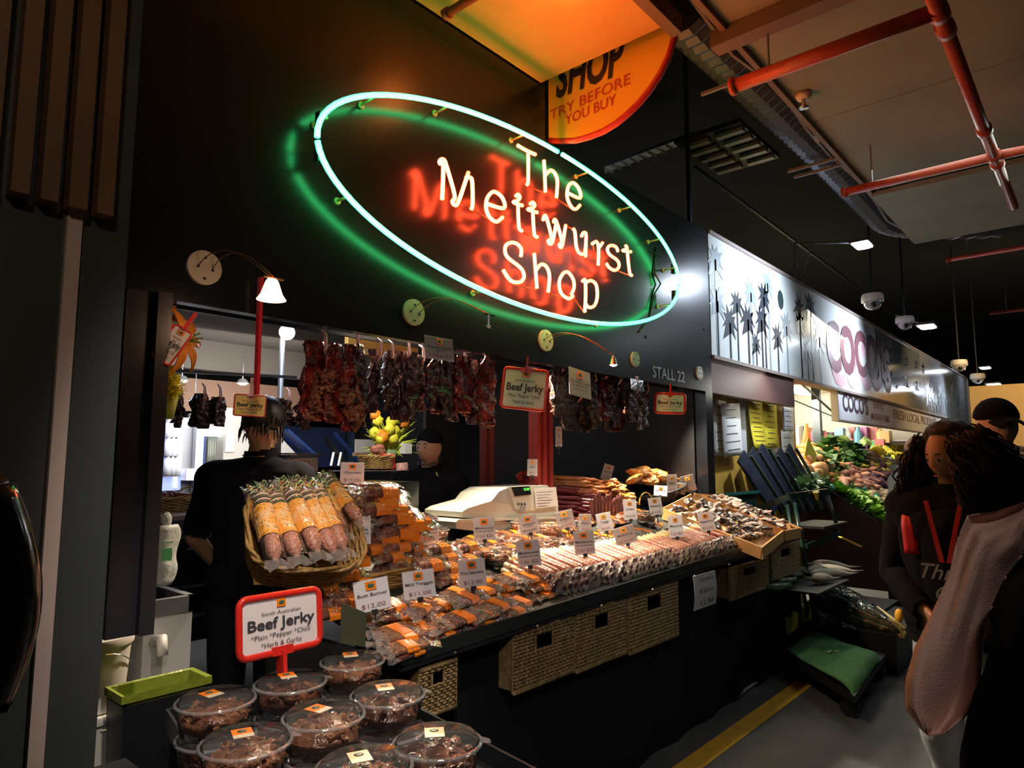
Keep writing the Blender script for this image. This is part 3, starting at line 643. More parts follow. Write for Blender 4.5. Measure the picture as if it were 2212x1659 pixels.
# hanging rail
b = B(); b.bar((.95, 2.60, 2.095), (5.0, 2.60, 2.095), .02, .02); single('hanging_rail', b, DARKMET, 'dark rail behind the fascia holding the jerky bunches', 'rail')
b = B(); b.bar(aty(350, 800, 3.6), aty(640, 815, 3.6), .015, .015); single('hanging_rail', b, DARKMET, 'thin wire rail carrying the small dark bunches at the left', 'rail')
# ================================================================== greengrocer stall on the right
GX0 = 5.24
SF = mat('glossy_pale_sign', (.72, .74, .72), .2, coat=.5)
t = thing('palm_sign', 'long pale sign of palm trees and big purple coco\'s lettering', 'sign', (GX0, FY, 2.38))
sz0, sz1 = 2.375, 3.40
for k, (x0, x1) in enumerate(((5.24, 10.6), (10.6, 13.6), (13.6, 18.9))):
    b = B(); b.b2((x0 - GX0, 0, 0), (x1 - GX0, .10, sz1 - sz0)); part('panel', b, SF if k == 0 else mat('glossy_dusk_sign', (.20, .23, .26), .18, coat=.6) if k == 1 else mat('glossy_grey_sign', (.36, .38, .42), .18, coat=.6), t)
b = B(); b.b2((0, -.02, sz1 - sz0), (18.9 - GX0, .12, sz1 - sz0 + .03)); b.b2((0, -.02, -.03), (18.9 - GX0, .12, 0)); b.b2((18.9 - GX0, -.02, -.03), (18.93 - GX0, .12, sz1 - sz0 + .03)); part('edge_frame', b, mat('sign_edge', (.25, .2, .18), .5), t)
org = t.location.copy()
def palm(bb, u, v, s, bottom=True):
    c = aty(u, v, FY - .003) - org; n = 15; P = []
    for k in range(n):
        a = R(-40 + 260 * k / (n - 1)); r = s * (1.0 if k % 2 == 0 else .5) * random.uniform(.8, 1.1)
        P.append((c.x + r * math.cos(a), c.z + r * .9 * math.sin(a) - (.3 * s if k % 2 == 0 and (k < 3 or k > n - 4) else 0)))
    P.append((c.x - .1 * s, c.z - .6 * s)); P.append((c.x + .2 * s, c.z - .5 * s))
    bb.prism(P, .002, Matrix(((1, 0, 0, 0), (0, 0, -1, -.001), (0, 1, 0, 0), (0, 0, 0, 1))))
    if bottom: bb.b2((c.x - .012 * s / .12, -.003, .01), (c.x + .012 * s / .12, -.001, c.z))
for col, L in (((.03, .035, .045), ((1577,697,.12),(1616,690,.13),(1645,692,.13),(1634,742,.09),(1680,728,.12),(1727,668,.13),(1751,663,.14),(1745,757,.10),(1650,641,.12),(1592,655,.10))), ((.22, .26, .28), ((1550,650,.12),(1622,632,.11),(1658,612,.11),(1699,705,.12),(1728,697,.12),(1770,728,.15),(1545,560,.12)))):
    for u, v, s in L: b = B(); palm(b, u, v, s * 1.45); part('palm_print', b, mat('palm_%d' % int(col[0] * 100), col, .4), t)
b = B(); c = aty(1686, 648, FY) - org; b.ball((c.x, -.001, c.z), (.085, .002, .105), 24, 4); part('moon_print', b, mat('moon_black', (.03, .05, .05), .4), t)
def fyt(bb, s, u0, v0, u1, v1, h0, dy, org, bold, sh=0):
    a_, c_ = aty(u0, v0, FY - dy), aty(u1, v1, FY - dy); bb and write(bb, s, h0, XZ((a_ + c_) / 2 - org, 0, 0, math.atan2(c_.z - a_.z, c_.x - a_.x)), bold, wid=c_.x - a_.x, res=3)
b = B(); fyt(b, "COCO'S", 1794, 782, 1924, 808, .80, .004, org, .055); part('lettering', b, mat('coco_shadow', (.50, .30, .33), .4), t)
b = B(); fyt(b, "COCO'S", 1786, 750, 1916, 784, .80, .008, org, .045); part('lettering', b, mat('coco_purple', (.13, .05, .06), .4), t)
b = B(); random.seed(4)
for (u, v, s) in ((1925, 758, .1), (1925, 780, .1), (1927, 808, .1), (1938, 765, .12), (1938, 835, .08), (1958, 780, .2), (1980, 790, .2), (1994, 795, .2), (1958, 825, .2), (1980, 833, .2)):
    c = aty(u, v, FY - .004) - org
    for k in range(4): b.box((c.x + random.uniform(-.3, .3) * s, -.005, c.z + random.uniform(-.4, .4) * s), (s * random.uniform(.5, 1.3), .002, s * .16)); b.box((c.x + random.uniform(-.4, .4) * s, -.005, c.z), (s * .18, .002, s * random.uniform(.5, 1)))
part('character_marks', b, mat('mark_dark', (.06, .05, .08), .4), t)
for k in range(9): b = B(); palm(b, 2005 + k * 9, 850 + (k % 3) * 12, .3, True); part('palm_print', b, mat('palm_22', (.10, .12, .15), .4), t)
# second sign
a_, c_ = aty(1808, 842, FY + .02), aty(1808, 905, FY + .02)
t = thing('hanging_shop_sign', 'pale sign lettered coco\'s exotic mushrooms fresh local below the palm sign', 'sign', (a_.x, FY + .02, c_.z))
hz = a_.z - c_.z; o2 = t.location.copy()
b = B(); b.b2((0, 0, 0), (8.2, .06, hz)); part('panel', b, mat('lower_sign', (.66, .66, .68), .35), t)
b = B(); b.b2((-.03, -.01, -.02), (8.22, .07, 0)); b.b2((-.03, -.01, 0), (0, .07, hz)); part('edge_frame', b, GREYM, t)
def fz(bb, s, u0, u1, v, h, bold): a_, c_ = aty(u0, v, FY), aty(u1, v, FY); write(bb, s, h, XZ(((a_.x + c_.x) / 2 - o2.x, -.004, (aty((u0 + u1) / 2, v + 0, FY).z) - o2.z), 0), bold, wid=c_.x - a_.x, res=3)
b = B(); fz(b, "COCO'S", 1824, 1878, 876, .30, .03); part('lettering', b, mat('coco_black', (.05, .04, .06), .4), t)
b = B(); fz(b, 'EXOTIC', 1890, 1912, 878, .13, .01); fz(b, 'MUSHROOMS', 1885, 1924, 903, .13, .01); part('lettering', b, mat('coco_pink', (.45, .16, .14), .4), t)
b = B(); fz(b, 'FRESH LOCAL PRODUCE', 1934, 2024, 905, .20, .01); part('lettering', b, mat('coco_brown', (.25, .13, .08), .4), t)
# brown header, yellow pin wall, papers
b = B(); b.b2((5.24, FY + .01, 2.07), (7.18, FY + .08, 2.38)); single('brown_header', b, mat('brown_header', (.10, .05, .045), .5), 'dark brown header board under the palm sign', 'board')
PWY = mat('yellow_pin_wall', (.55, .33, .05), .6, noise_=(4, (.45, .25, .04)))
PX1 = aty(1717, 900, 2.62).x
b = B(); b.b2((5.24, 2.62, 0), (PX1, 2.67, 2.30)); struct('wall_pinboard', b, PWY, 'mustard wall covered in paper notices')
def sheet(u0, v0, u1, v1, m, lab, y=2.58, tilt=0, curl=0, lines=6):
    a_, c_ = aty(u0, (v0 + v1) / 2, y), aty(u1, (v0 + v1) / 2, y); top, bot = aty((u0 + u1) / 2, v0, y), aty((u0 + u1) / 2, v1, y); W_, H_ = c_.x - a_.x, top.z - bot.z
    t = thing('paper_notice', lab, 'notice', ((a_.x + c_.x) / 2, y, bot.z), (0, tilt, 0))
    b = B(); b.slab(lambda s, q: Vector(((s - .5) * W_, -.004 - curl * (1 - q) ** 2, q * H_)), 2, 8, (0, .003, 0)); part('sheet', b, m, t, True)
    b = B()
    for k in range(lines):
        q = (k + .8) / (lines + .6); z = H_ * q; b.box((random.uniform(-.04, .04) * W_, -.0065 - curl * (1 - q) ** 2, z), (W_ * random.uniform(.45, .75), .002, H_ * .012))
    part('writing', b, INK, t)
sheet(1540, 865, 1570, 985, mat('paper_grey', (.55, .52, .48), .6), 'long grey paper notice beside the black fascia end')
sheet(1562, 872, 1602, 985, WHITE, 'white tilted paper notice with a yellow lower corner', tilt=R(-4), y=2.54)
sheet(1597, 853, 1678, 990, mat('white_frame', (.60, .62, .62), .5), 'white backing board behind the yellow sheets', y=2.61, lines=2)
sheet(1617, 866, 1647, 970, mat('yellow_sheet', (.75, .62, .04), .5), 'left long yellow sheet with handwriting', y=2.58, curl=.05, lines=10)
sheet(1648, 868, 1678, 968, mat('yellow_sheet', (.75, .62, .04), .5), 'right long yellow sheet with handwriting', y=2.58, lines=8)
sheet(1690, 880, 1714, 930, WHITE, 'white paper notice on the right of the mustard wall', y=2.58, lines=4)
sheet(1688, 930, 1715, 1000, mat('paper_cream', (.66, .62, .50), .5), 'cream paper notice below the white one at the mustard wall end', y=2.59, lines=3)
# rack of dark bags / magazines beside the stall end
t = thing('crate_rack', 'dark green plastic crate standing left of the folded navy stands', 'crate', (5.72, 2.48, 0))
b = B(); a_ = aty(1545, 990, 2.3); b.b2((-.35, -.08, .2), (.35, .06, 1.24)); part('body', b, mat('dark_green_plastic', (.012, .035, .03), .3), t)
b = B(); b.bar((-.38, -.09, 1.245), (.38, -.09, 1.245), .02, .025); part('lip', b, mat('green_edge', (.03, .16, .13), .25, coat=.5), t)
NAVB = mat('navy_fabric', (.005, .009, .028), .5, noise_=(9, (.015, .02, .035))); SIL = mat('scuffed_silver', (.14, .16, .18), .4, .6)
for k in range(6):
    u = 1600 + k * 20; a_ = aty(u, 985 - (k % 3) * 8, 2.50); c_ = aty(u + 75, 1100, 2.34)
    t = thing('navy_divider', ['navy folder leaning furthest left in the row by the notices', 'second navy folder from the left by the notices', 'third navy folder from the left by the notices', 'third navy folder from the right by the notices', 'second navy folder from the right by the notices', 'navy folder leaning furthest right by the cream notice'][k], 'folder', (0, 0, 0), group='navy folders leaning by the notices')
    b = B(); b.bar(a_, c_, .17, .02, (0, 1, 0)); part('cover', b, NAVB, t)
    b = B(); b.bar(a_ + Vector((-.0, -.09, 0)), c_ + Vector((0, -.09, 0)), .012, .03, (0, 1, 0)); part('spine', b, SIL if k % 2 else mat('green_scuffed', (.06, .12, .08), .4), t)
# interior of the greengrocer
b = B(); b.b2((5.24, 2.70, 2.85), (19, 9, 2.95)); struct('ceiling', b, mat('cream_ceiling', (.55, .48, .30), .7))
b = B(); b.b2((7.2, 8.9, 0), (24, 9, 2.9)); struct('wall_back', b, mat('cream_shop_wall', (.50, .47, .38), .7))
b = B(); b.b2((PX1 - .06, 2.68, 0), (PX1, 9, 2.9)); struct('wall_divide', b, PWY)
for k in range(4):
    for j in range(2):
        b = B(); b.b2((8.4 + 2.2 * k, 4.2 + 2.3 * j, 2.80), (9.6 + 2.2 * k, 4.5 + 2.3 * j, 2.84))
        single('tube_light', b, mat('tube_light', (1, 1, 1), .5, emit=(1, .93, .8), es=6), 'fluorescent tube light on the cream ceiling of the fruit stall', 'light', 'tube lights on the cream ceiling')
for k, (u, lab) in enumerate(((1768, 'dark square post nearest the mustard wall in the fruit stall'), (1846, 'dark green post behind the banana pile'), (1888, 'dark post behind the green bananas, right of the others'))):
    q = aty(u, 960, 3.7 + .6 * k); b = B(); b.b2((q.x - .06, q.y - .06, 0), (q.x + .06, q.y + .06, 2.85)); single('post', b, mat('dark_post', (.02, .03, .03), .5), lab, 'post')
b = B(); b.bar(aty(1722, 820, 2.75), aty(1810, 900, 2.75), .02, .02); single('awning_rod', b, DARKMET, 'thin dark diagonal rod under the palm sign', 'rod')
b = B(); b.bar(aty(1716, 865, 2.9), aty(1800, 900, 2.9), .012, .012); single('awning_rod', b, DARKMET, 'thin dark crossing rod left of the lower coco\'s sign', 'rod')
random.seed(11)
pal = [(.05, .06, .1), (.4, .1, .1), (.6, .55, .4), (.1, .25, .3), (.5, .3, .1), (.02, .02, .03), (.1, .3, .12), (.35, .12, .3), (.65, .65, .6)]
for k in range(34):
    u = 1722 + (k % 17) * 12; v = 972 - random.uniform(0, 10) - (k // 17) * 24; q = atx(u, v, 13.2 + random.uniform(0, .6)); y = q.y; h = random.uniform(.2, .42)
    b = B(); c_ = random.choice(pal)
    if k % 2: b.box((q.x, y, q.z), (random.uniform(.15, .4), .15, h))
    else: b.lathe([(0, -h / 2), (.07, -h / 2), (.07, h * .2), (.03, h * .4), (.03, h / 2), (0, h / 2)], 10, Matrix.Translation(q))
    single('grocery_packet' if k % 2 else 'grocery_bottle', b, mat('goods_%d' % pal.index(c_), c_, .4), 'small grocery packet on the far shelves of the fruit stall' if k % 2 else 'grocery bottle on the far shelves of the fruit stall', 'packet' if k % 2 else 'bottle', 'packets on the far fruit stall shelves' if k % 2 else 'bottles on the far fruit stall shelves')
b = B(); b.b2((14.2, 2.5, 0), (14.3, 9, 2.9)); struct('wall_end', b, mat('cream_shop_wall', (.5, .47, .38), .7))
b = B()
for z in (1.25, 1.55, 1.85): b.b2((13.3, 2.6, z), (14.15, 7.2, z + .03))
single('far_shelving', b, mat('shelf_grey', (.3, .3, .28), .5), 'long grey shelving at the back of the fruit stall', 'shelving')
# ------------------------------------------------------------------ sloping vegetable bench
bx0, bx1 = PX1 + .08, PX1 + 5.5
_a, _c = atx(1915, 1140, bx0), atx(1750, 1030, bx0); _m = (_c.z - _a.z) / (_c.y - _a.y)
YF = _a.y - .08; ZF = _a.z - .08 * _m; YB = _c.y + .40; ZB = _c.z + .40 * _m         # front lip and back edge of the slope
def slope(x, y): return Vector((x, y, ZF + (y - YF) / (YB - YF) * (ZB - ZF)))
t = thing('vegetable_bench', 'dark sloping vegetable bench of the fruit stall', 'bench', (bx0, YF, 0))
M_ = Matrix.Translation(-Vector((bx0, YF, 0)))
b = B(); b.add([M_ @ Vector(p) for p in ((bx0, YF, .2), (bx0, YB, .2), (bx0, YB, ZB), (bx0, YF, ZF), (bx0 + .03, YF, .2), (bx0 + .03, YB, .2), (bx0 + .03, YB, ZB), (bx0 + .03, YF, ZF))], [(0, 3, 2, 1), (4, 5, 6, 7), (0, 1, 5, 4), (1, 2, 6, 5), (2, 3, 7, 6), (3, 0, 4, 7)])
part('side_board', b, mat('bench_maroon', (.035, .014, .014), .5), t)
b = B(); b.add([M_ @ Vector(p) for p in ((bx0, YF, ZF - .05), (bx1, YF, ZF - .05), (bx1, YB, ZB - .05), (bx0, YB, ZB - .05))], [(0, 1, 2, 3)]); b.b2((0, 0, .2), (bx1 - bx0, .03, ZF - .03)); part('deck', b, BLACK, t)
def sl(u, v):
    d = ray(u, v); k = (ZB - ZF) / (YB - YF); t_ = (ZF - EYE - k * YF) / (d.z - k * d.y); return Vector((0, 0, EYE)) + d * t_
def veg(name, cat, lab, grp, m, mk, n, ur, vr, sc=(1, 1), raise_=.05, seed=1, rot=None):
    """n loose vegetables over a patch of the slope; the patch is given by its corners in metres"""
    random.seed(seed); me = [mk(i) for i in range(3)]
    meshes = [q.mesh(name, m, True) for q in me]
    for k in range(n):
        u_ = random.uniform(*ur); v_ = random.uniform(*vr)
        if name == 'lettuce': v_ = 1030 + .667 * (u_ - 1750) - random.uniform(4, 30)
        p = sl(u_, v_); o = bpy.data.objects.new(name, meshes[k % 3]); COL.objects.link(o)
        o.location = p + Vector((0, 0, raise_ * (k / n * 1.6 + .2)))
        s = random.uniform(*sc) ; o.scale = (s, s, s)
        o.rotation_euler = rot() if rot else (random.uniform(-.4, .4), random.uniform(-.4, .4), random.uniform(0, 6.3))
        tag(o, lab, cat, grp)
def blobby(rx, ry, rz, amp=.12, fr=1.5):
    def f(i):
        q = B(); q.ball((0, 0, 0), (rx, ry, rz), 12, 8, lambda d: 1 + amp * noise.noise(d * fr + Vector((i * 7, 0, 0)))); return q
    return f
def pumpkin(i):   # butternut pumpkin: a bulb with a neck
    q = B(); q.lathe([(0, -.10), (.05, -.095), (.075, -.06), (.078, -.02), (.055, .03), (.042, .08), (.042, .12), (.02, .135), (0, .137)], 14); return q
def spud(i):
    q = B(); P = [(-.10, 0, 0), (-.07, .004, 0), (0, .012, 0), (.06, .004, 0), (.10, -.004, 0)]; q.tube(P, [.008, .03, .036, .026, .006], 9); return q
def leafy(i):
    q = B(); random.seed(i + 40)
    for k in range(26):
        a = random.uniform(0, 6.3); e = random.uniform(.1, 1.1); L = random.uniform(.07, .14); w_ = .035; d = Vector((math.cos(a) * math.cos(e), math.sin(a) * math.cos(e), math.sin(e))); s_ = Vector((-math.sin(a), math.cos(a), 0))
        q.add([d * .02 - s_ * .01, d * .02 + s_ * .01, d * L * .6 + s_ * w_ + Vector((0, 0, .01)), d * L + Vector((0, 0, -.02)), d * L * .6 - s_ * w_], [(0, 1, 2, 3, 4)])
    return q
def banana_hand(i):
    q = B()
    for k in range(6):
        a = (k - 2.5) * .22; P = [Vector((math.sin(a) * .02 + math.sin(a) * .10 * s_, .16 * s_ - .08, .05 * math.sin(math.pi * s_) + .01 * k)) for s_ in [j / 5 for j in range(6)]]
        q.tube(P, [.008, .018, .021, .021, .016, .005], 6)
    return q
PK = mat('butternut_skin', (.72, .36, .12), .45, noise_=(8, (.62, .30, .10)))
veg('butternut_pumpkin', 'pumpkin', 'tan butternut pumpkin in the heap beside the yellow pin wall end', 'butternut pumpkins on the sloping bench', PK, pumpkin, 34, (1722, 1800), (978, 1036), (.95, 1.3), .05, 2, lambda: (R(90) + random.uniform(-.4, .4), random.uniform(-1, 1), random.uniform(0, 6.3)))
veg('sweet_potato', 'sweet potato', 'pinkish brown sweet potato in the pile mid slope', 'sweet potatoes on the sloping bench', mat('sweet_potato_skin', (.55, .26, .17), .55, noise_=(9, (.45, .20, .14))), spud, 70, (1812, 1892), (1016, 1066), (1, 1.5), .05, 3)
veg('pale_potato', 'potato', 'pale potato at the lower part of the pile', 'pale potatoes on the sloping bench', mat('potato_skin', (.62, .50, .28), .55), blobby(.06, .045, .04), 22, (1878, 1915), (1064, 1088), (.9, 1.2), .03, 4)
veg('purple_root', 'root vegetable', 'dark purple root vegetable right of the sweet potatoes', 'purple roots on the sloping bench', mat('purple_root_skin', (.12, .05, .07), .5), spud, 34, (1862, 1915), (1012, 1058), (1, 1.5), .05, 5)
veg('brown_taro', 'taro', 'brown rough taro root near the yellow leaves', 'brown taro roots on the bench', mat('taro_skin', (.14, .08, .05), .8, bump=(40, .8)), blobby(.07, .06, .055, .2), 26, (1850, 1905), (984, 1006), (1, 1.4), .04, 6)
veg('green_bunch', 'greens', 'bunch of dark leafy greens heaped below the banana hands', 'dark green bunches on the bench', mat('dark_leaf', (.05, .14, .03), .5), leafy, 44, (1768, 1856), (968, 1022), (1.2, 1.8), .05, 7)
veg('lettuce', 'lettuce', 'bright green lettuce along the front lip of the bench', 'bright lettuces at the bench front', mat('bright_leaf', (.25, .50, .05), .5), leafy, 70, (1800, 1915), (0, 1), (.6, .9), .03, 8)
veg('celery_bag', 'bagged greens', 'clear bag of pale celery and greens near the trolley handles', 'bagged greens at the near end of the bench', mat('celery_green', (.30, .46, .22), .3, coat=.5), leafy, 26, (1722, 1775), (1034, 1062), (.9, 1.2), .03, 9)
veg('teal_bag', 'plastic bag', 'teal and clear plastic bag of greens among the lettuces', 'teal plastic bags on the bench', mat('teal_plastic', (.04, .42, .28), .2, coat=.7), blobby(.10, .08, .05, .5, 3), 14, (1780, 1890), (1046, 1082), (.7, 1.1), .03, 10)
veg('yellow_squash', 'squash', 'yellow squash in the strip behind the sweet potatoes', 'yellow squashes on the bench', mat('squash_yellow', (.70, .60, .08), .4), spud, 36, (1840, 1912), (1004, 1024), (.9, 1.2), .04, 12)
veg('banana_hand', 'bananas', 'hand of green bananas along the top of the bench', 'green banana hands on the bench top', mat('banana_green', (.28, .42, .12), .4), banana_hand, 16, (1782, 1940), (962, 974), (.9, 1.3), .05, 13)
veg('yellow_banana', 'bananas', 'hand of yellow bananas below the green ones', 'yellow banana hands on the bench', mat('banana_yellow', (.75, .62, .05), .4), banana_hand, 14, (1892, 1950), (978, 1000), (.9, 1.3), .05, 14)
q = aty(1744, 965, 3.0); b = B(); b.tube([(q.x, q.y, q.z - .25), (q.x, q.y, q.z - .05), (q.x - .02, q.y, q.z + .1), (q.x, q.y, q.z + .3)], [.14, .11, .05, .02], 10)
single('orange_net_bag', b, mat('orange_net', (.50, .10, .01), .6, bump=(60, 1)), 'orange net bag hanging behind the pumpkins', 'net bag', smooth=True)
q = sl(1742, 1004) + Vector((-.15, -.1, .12)); t = thing('price_board', 'tilted yellow green price card stuck in the pumpkins', 'price card', q, (0, R(35), 0)); b = B(); b.box((0, 0, 0), (.34, .01, .24)); part('card', b, mat('yellow_green_card', (.45, .45, .05), .5), t); b = B(); b.cyl((0, 0, -.3), (0, 0, -.12), .006); part('stake', b, DARKMET, t)
# black crates with cabbages
t = thing('low_shelf', 'black low shelf in front of the vegetable bench', 'shelf', (7.2, 1.15, 0)); b = B(); b.b2((0, .0, .50), (2.8, .50, .54)); b.b2((0, 0, .3), (2.8, .03, .54)); part('board', b, BLACK, t); b = B(); b.b2((0, 0, 0), (.04, .5, .5)); b.b2((2.7, 0, 0), (2.74, .5, .5)); part('leg', b, BLACK, t)
CAB = mat('cabbage_leaf', (.45, .62, .30), .45, noise_=(5, (.32, .52, .22)), bump=(14, .8, .02))
for k, (u, v) in enumerate(((1862, 1163), (1903, 1168), (1940, 1168))):
    q = atz(u, v, .66); t = thing('cabbage', ['pale green cabbage nearest the dark trolley, a curled leaf on top', 'round pale green cabbage touching the woman\'s outline', 'pale green cabbage hidden behind the woman'][k], 'cabbage', (q.x, min(q.y, 1.62), .66))
    b = B(); b.ball((0, 0, 0), (.15, .14, .12), 20, 14, lambda d: 1 + .06 * noise.noise(d * 2 + Vector((k * 3, 0, 0)))); part('heart', b, CAB, t, True)
    for j in range(6):
        a = j * 1.05 + k; b = B()
        b.slab(lambda s, q_: Vector(((s - .5) * .2, 0, 0)) * (1 - .4 * q_) + Vector((0, -.13 - .03 * math.sin(s * 9 + j), -.1 + .2 * q_ - .5 * (s - .5) ** 2 * .2)) + Vector((0, .3 * (s - .5) ** 2 + .10 * q_ ** 2, 0)), 8, 6, (0, .006, 0), Matrix.Rotation(a, 4, 'Z')); part('leaf', b, CAB, t, True)
b = B(); a_, c_ = aty(1815, 1160, 1.45), aty(1858, 1180, 1.35); b.bar(a_, c_, .05, .01); single('price_strip', b, mat('yellow_strip', (.75, .68, .1), .5), 'pale yellow strip on the shelf edge by the cabbages', 'label strip')
# ================================================================== trolley in front of the stall end
TG = mat('trolley_green', (.012, .05, .04), .35, .2, coat=.4)
t = thing('roll_trolley', 'dark green steel shelf trolley standing at the right end of the counter', 'trolley', (6.1, 1.75, 0))
def tp(u, v, x): return atx(u, v, x) - t.location
for (u0, v0, u1, v1, x) in ((1716, 1085, 1762, 1345, 5.75), (1700, 1090, 1745, 1330, 5.72), (1788, 1070, 1815, 1160, 6.2)):
    b = B(); a_, c_ = tp(u0, v0, x), tp(u1, v1, x); b.tube([a_, (a_ + c_) / 2 + Vector((0, 0, 0)), c_], .016, 8); part('post', b, TG, t, True)
for (u0, v0, u1, v1, x0, x1, w_) in ((1632, 1102, 1706, 1072, 5.70, 5.75, .05), (1706, 1072, 1788, 1062, 5.75, 6.2, .05), (1742, 1180, 1814, 1152, 5.75, 6.1, .035), (1680, 1290, 1748, 1248, 5.68, 5.7, .035)):
    b = B(); b.bar(tp(u0, v0, x0), tp(u1, v1, x1), .025, w_); part('rail', b, TG, t)
b = B(); b.b2((-.35, .0, .98), (.30, .28, 1.0)); part('shelf', b, BLACK, t)
b = B(); b.b2((-1.1, -.17, .60), (-.35, .12, .615)); part('shelf', b, BLACK, t)
b = B(); a_ = tp(1762, 1062, 6.0); b.tube([a_ + Vector((0, 0, 0)), a_ + Vector((.03, 0, -.07))], [.03, .008], 6); 
part('yellow_tag', b, mat('yellow_tag', (.75, .62, .08), .5), t)
b = B(); b.b2((-.42, -.05, .22), (-.12, .10, .26)); part('base', b, TG, t)
for x in (-.36, -.18):
    for y in (-.02, .07):
        b = B(); b.cyl((x - .015, y, .06), (x + .015, y, .06), .06, n=14); b.bar((x, y, .06), (x, y, .22), .03, .03); part('castor', b, DARKMET, t)
# platform with green mat
MG = mat('green_mat', (.085, .26, .09), .85, noise_=(14, (.06, .20, .07)), bump=(160, .6, .006))
mq = [Vector(p) for p in ((5.0, 1.81, .205), (5.71, 1.84, .205), (5.5, 1.30, .205), (4.41, 1.22, .205))]
def matf(s, q):
    a_ = mq[0].lerp(mq[1], s); c_ = mq[3].lerp(mq[2], s); p = a_.lerp(c_, q)
    z = .012 * noise.noise(Vector((p.x * 4, p.y * 4, 0))) + .03 * math.sin(s * 3.1) * q - (.09 * max(0, s - .82) / .18 * q) - .05 * max(0, q - .93) / .07
    return p + Vector((0, 0, z))
b = B(); b.slab(matf, 18, 16, (0, 0, -.012)); single('green_mat', b, MG, 'worn green mat laid over the low platform on the aisle floor', 'mat', smooth=True)
t = thing('platform_trolley', 'low black platform trolley under the green mat', 'trolley', (5.1, 1.5, 0))
b = B(); b.add([p - t.location + Vector((0, 0, -.04)) for p in mq] + [p - t.location + Vector((0, 0, -.08)) for p in mq], [(0, 1, 2, 3), (7, 6, 5, 4), (0, 4, 5, 1), (1, 5, 6, 2), (2, 6, 7, 3), (3, 7, 4, 0)]); part('deck', b, BLACK, t)
for p in mq:
    q = p.lerp(Vector((5.15, 1.55, .2)), .2) - t.location; b = B(); b.cyl((q.x - .02, q.y, .055), (q.x + .02, q.y, .055), .055, n=14); b.bar((q.x, q.y, .06), (q.x, q.y, .14), .03, .03); part('castor', b, DARKMET, t)
q = atz(1806, 1408, .225); b = B(); b.ball(q, (.03, .02, .012), 8, 6, lambda d: 1 + .3 * noise.noise(d * 3)); b.ball(q + Vector((-.03, .03, .002)), (.04, .012, .008), 8, 6)
single('leaf_scrap', b, mat('scrap', (.30, .42, .22), .6), 'scrap of pale leaf lying in the middle of the green mat', 'leaf scrap', smooth=True)
b = B(); ys = [atz(u, v, .24) for u, v in ((1698, 1372), (1750, 1335))]
t = thing('yellow_bracket', 'torn bright yellow board edge standing behind the green mat', 'board', ys[0])
d = ys[1] - ys[0]; n = 10; P = [(0, 0)] + [(d.length * k / n, .10 + (.035 if k % 3 == 0 else 0) + .02 * (k / n)) for k in range(n + 1)] + [(d.length, 0)]
M_ = Matrix.Rotation(math.atan2(d.y, d.x), 4, 'Z') @ Matrix.Rotation(R(90), 4, 'X'); b.prism(P, .01, M_); part('board', b, mat('yellow_bracket', (.55, .50, .03), .5), t)
# daikon, cucumbers on low black crate
DK = mat('daikon_skin', (.66, .66, .58), .4, noise_=(6, (.58, .58, .50)), sub=.1)
for k, (u0, v0, u1, v1) in enumerate(((1752, 1222, 1835, 1225), (1752, 1232, 1842, 1234), (1750, 1243, 1835, 1240), (1755, 1254, 1800, 1250), (1745, 1236, 1812, 1228))):
    a_, c_ = atz(u0, v0 - 4, .66), atz(u1, v1, .64); P = [a_.lerp(c_, s) + Vector((0, 0, .008 * math.sin(3 * s))) for s in [j / 8 for j in range(9)]]
    L = (c_ - a_).length; P.append(c_ + (c_ - a_).normalized() * .09 + Vector((0, 0, .012)))
    t = thing('daikon', ['uppermost white daikon radish on the trolley shelf', 'second white daikon radish on the trolley shelf, longest tip', 'third white daikon radish on the trolley shelf', 'short thick white daikon nearest the shelf front', 'white daikon radish lying between two longer ones'][k], 'radish', (0, 0, 0), group='white daikon radishes on the trolley shelf')
    b = B(); b.tube(P, [.012, .03, .036, .037, .035, .032, .026, .018, .010, .002], 12); part('root', b, DK, t, True)
    b = B(); [b.tube([P[0], P[0] + Vector((random.uniform(-.08, -.02), random.uniform(-.02, .04), random.uniform(.0, .04)))], [.006, .002], 4) for _ in range(4)]; part('leaf_stub', b, mat('stub_green', (.15, .25, .08), .5), t)
for k in range(7):
    q = atz(1672 + k * 7, 1268 - k * 6 + (k % 2) * 6, .66); b = B(); b.tube([q + Vector((-.07, .05, 0)), q, q + Vector((.08, -.06, .012))], [.012, .026, .014], 9)
    single('cucumber', b, mat('grey_green_zucchini', (.10, .19, .11), .35, coat=.2), 'grey green cucumber on the trolley middle shelf', 'cucumber', 'cucumbers on the trolley shelf', True)
# plastic wrapped spring onions
t = thing('wrapped_greens', 'big clear plastic wrapped bundle of leeks pointing at the aisle', 'wrapped greens', (0, 0, 0))
a_, c_ = atz(1775, 1290, .42), atz(1938, 1362, .30)
dr = (c_ - a_).normalized(); P = [a_ + (c_ - a_) * s for s in [j / 10 for j in range(11)]]
b = B(); 
for k in range(26):
    o_ = Vector((0, random.uniform(-.09, .09), random.uniform(-.08, .09))); b.tube([P[0] + o_, P[5] + o_ * 1.1, P[10] + o_ * .35], [.016, .017, .010], 5)
part('leek_leaves', b, mat('leek_dark', (.05, .13, .07), .4), t, True)
b = B()
for k in range(22):
    o_ = Vector((0, random.uniform(-.09, .09), random.uniform(-.08, .09))); b.tube([P[6] + o_ * 1.15, P[8] + o_ * .85, P[10] + o_ * .4 + dr * .03], [.012, .012, .014], 5)
part('leek_ends', b, mat('leek_pale', (.55, .48, .22), .4), t, True)
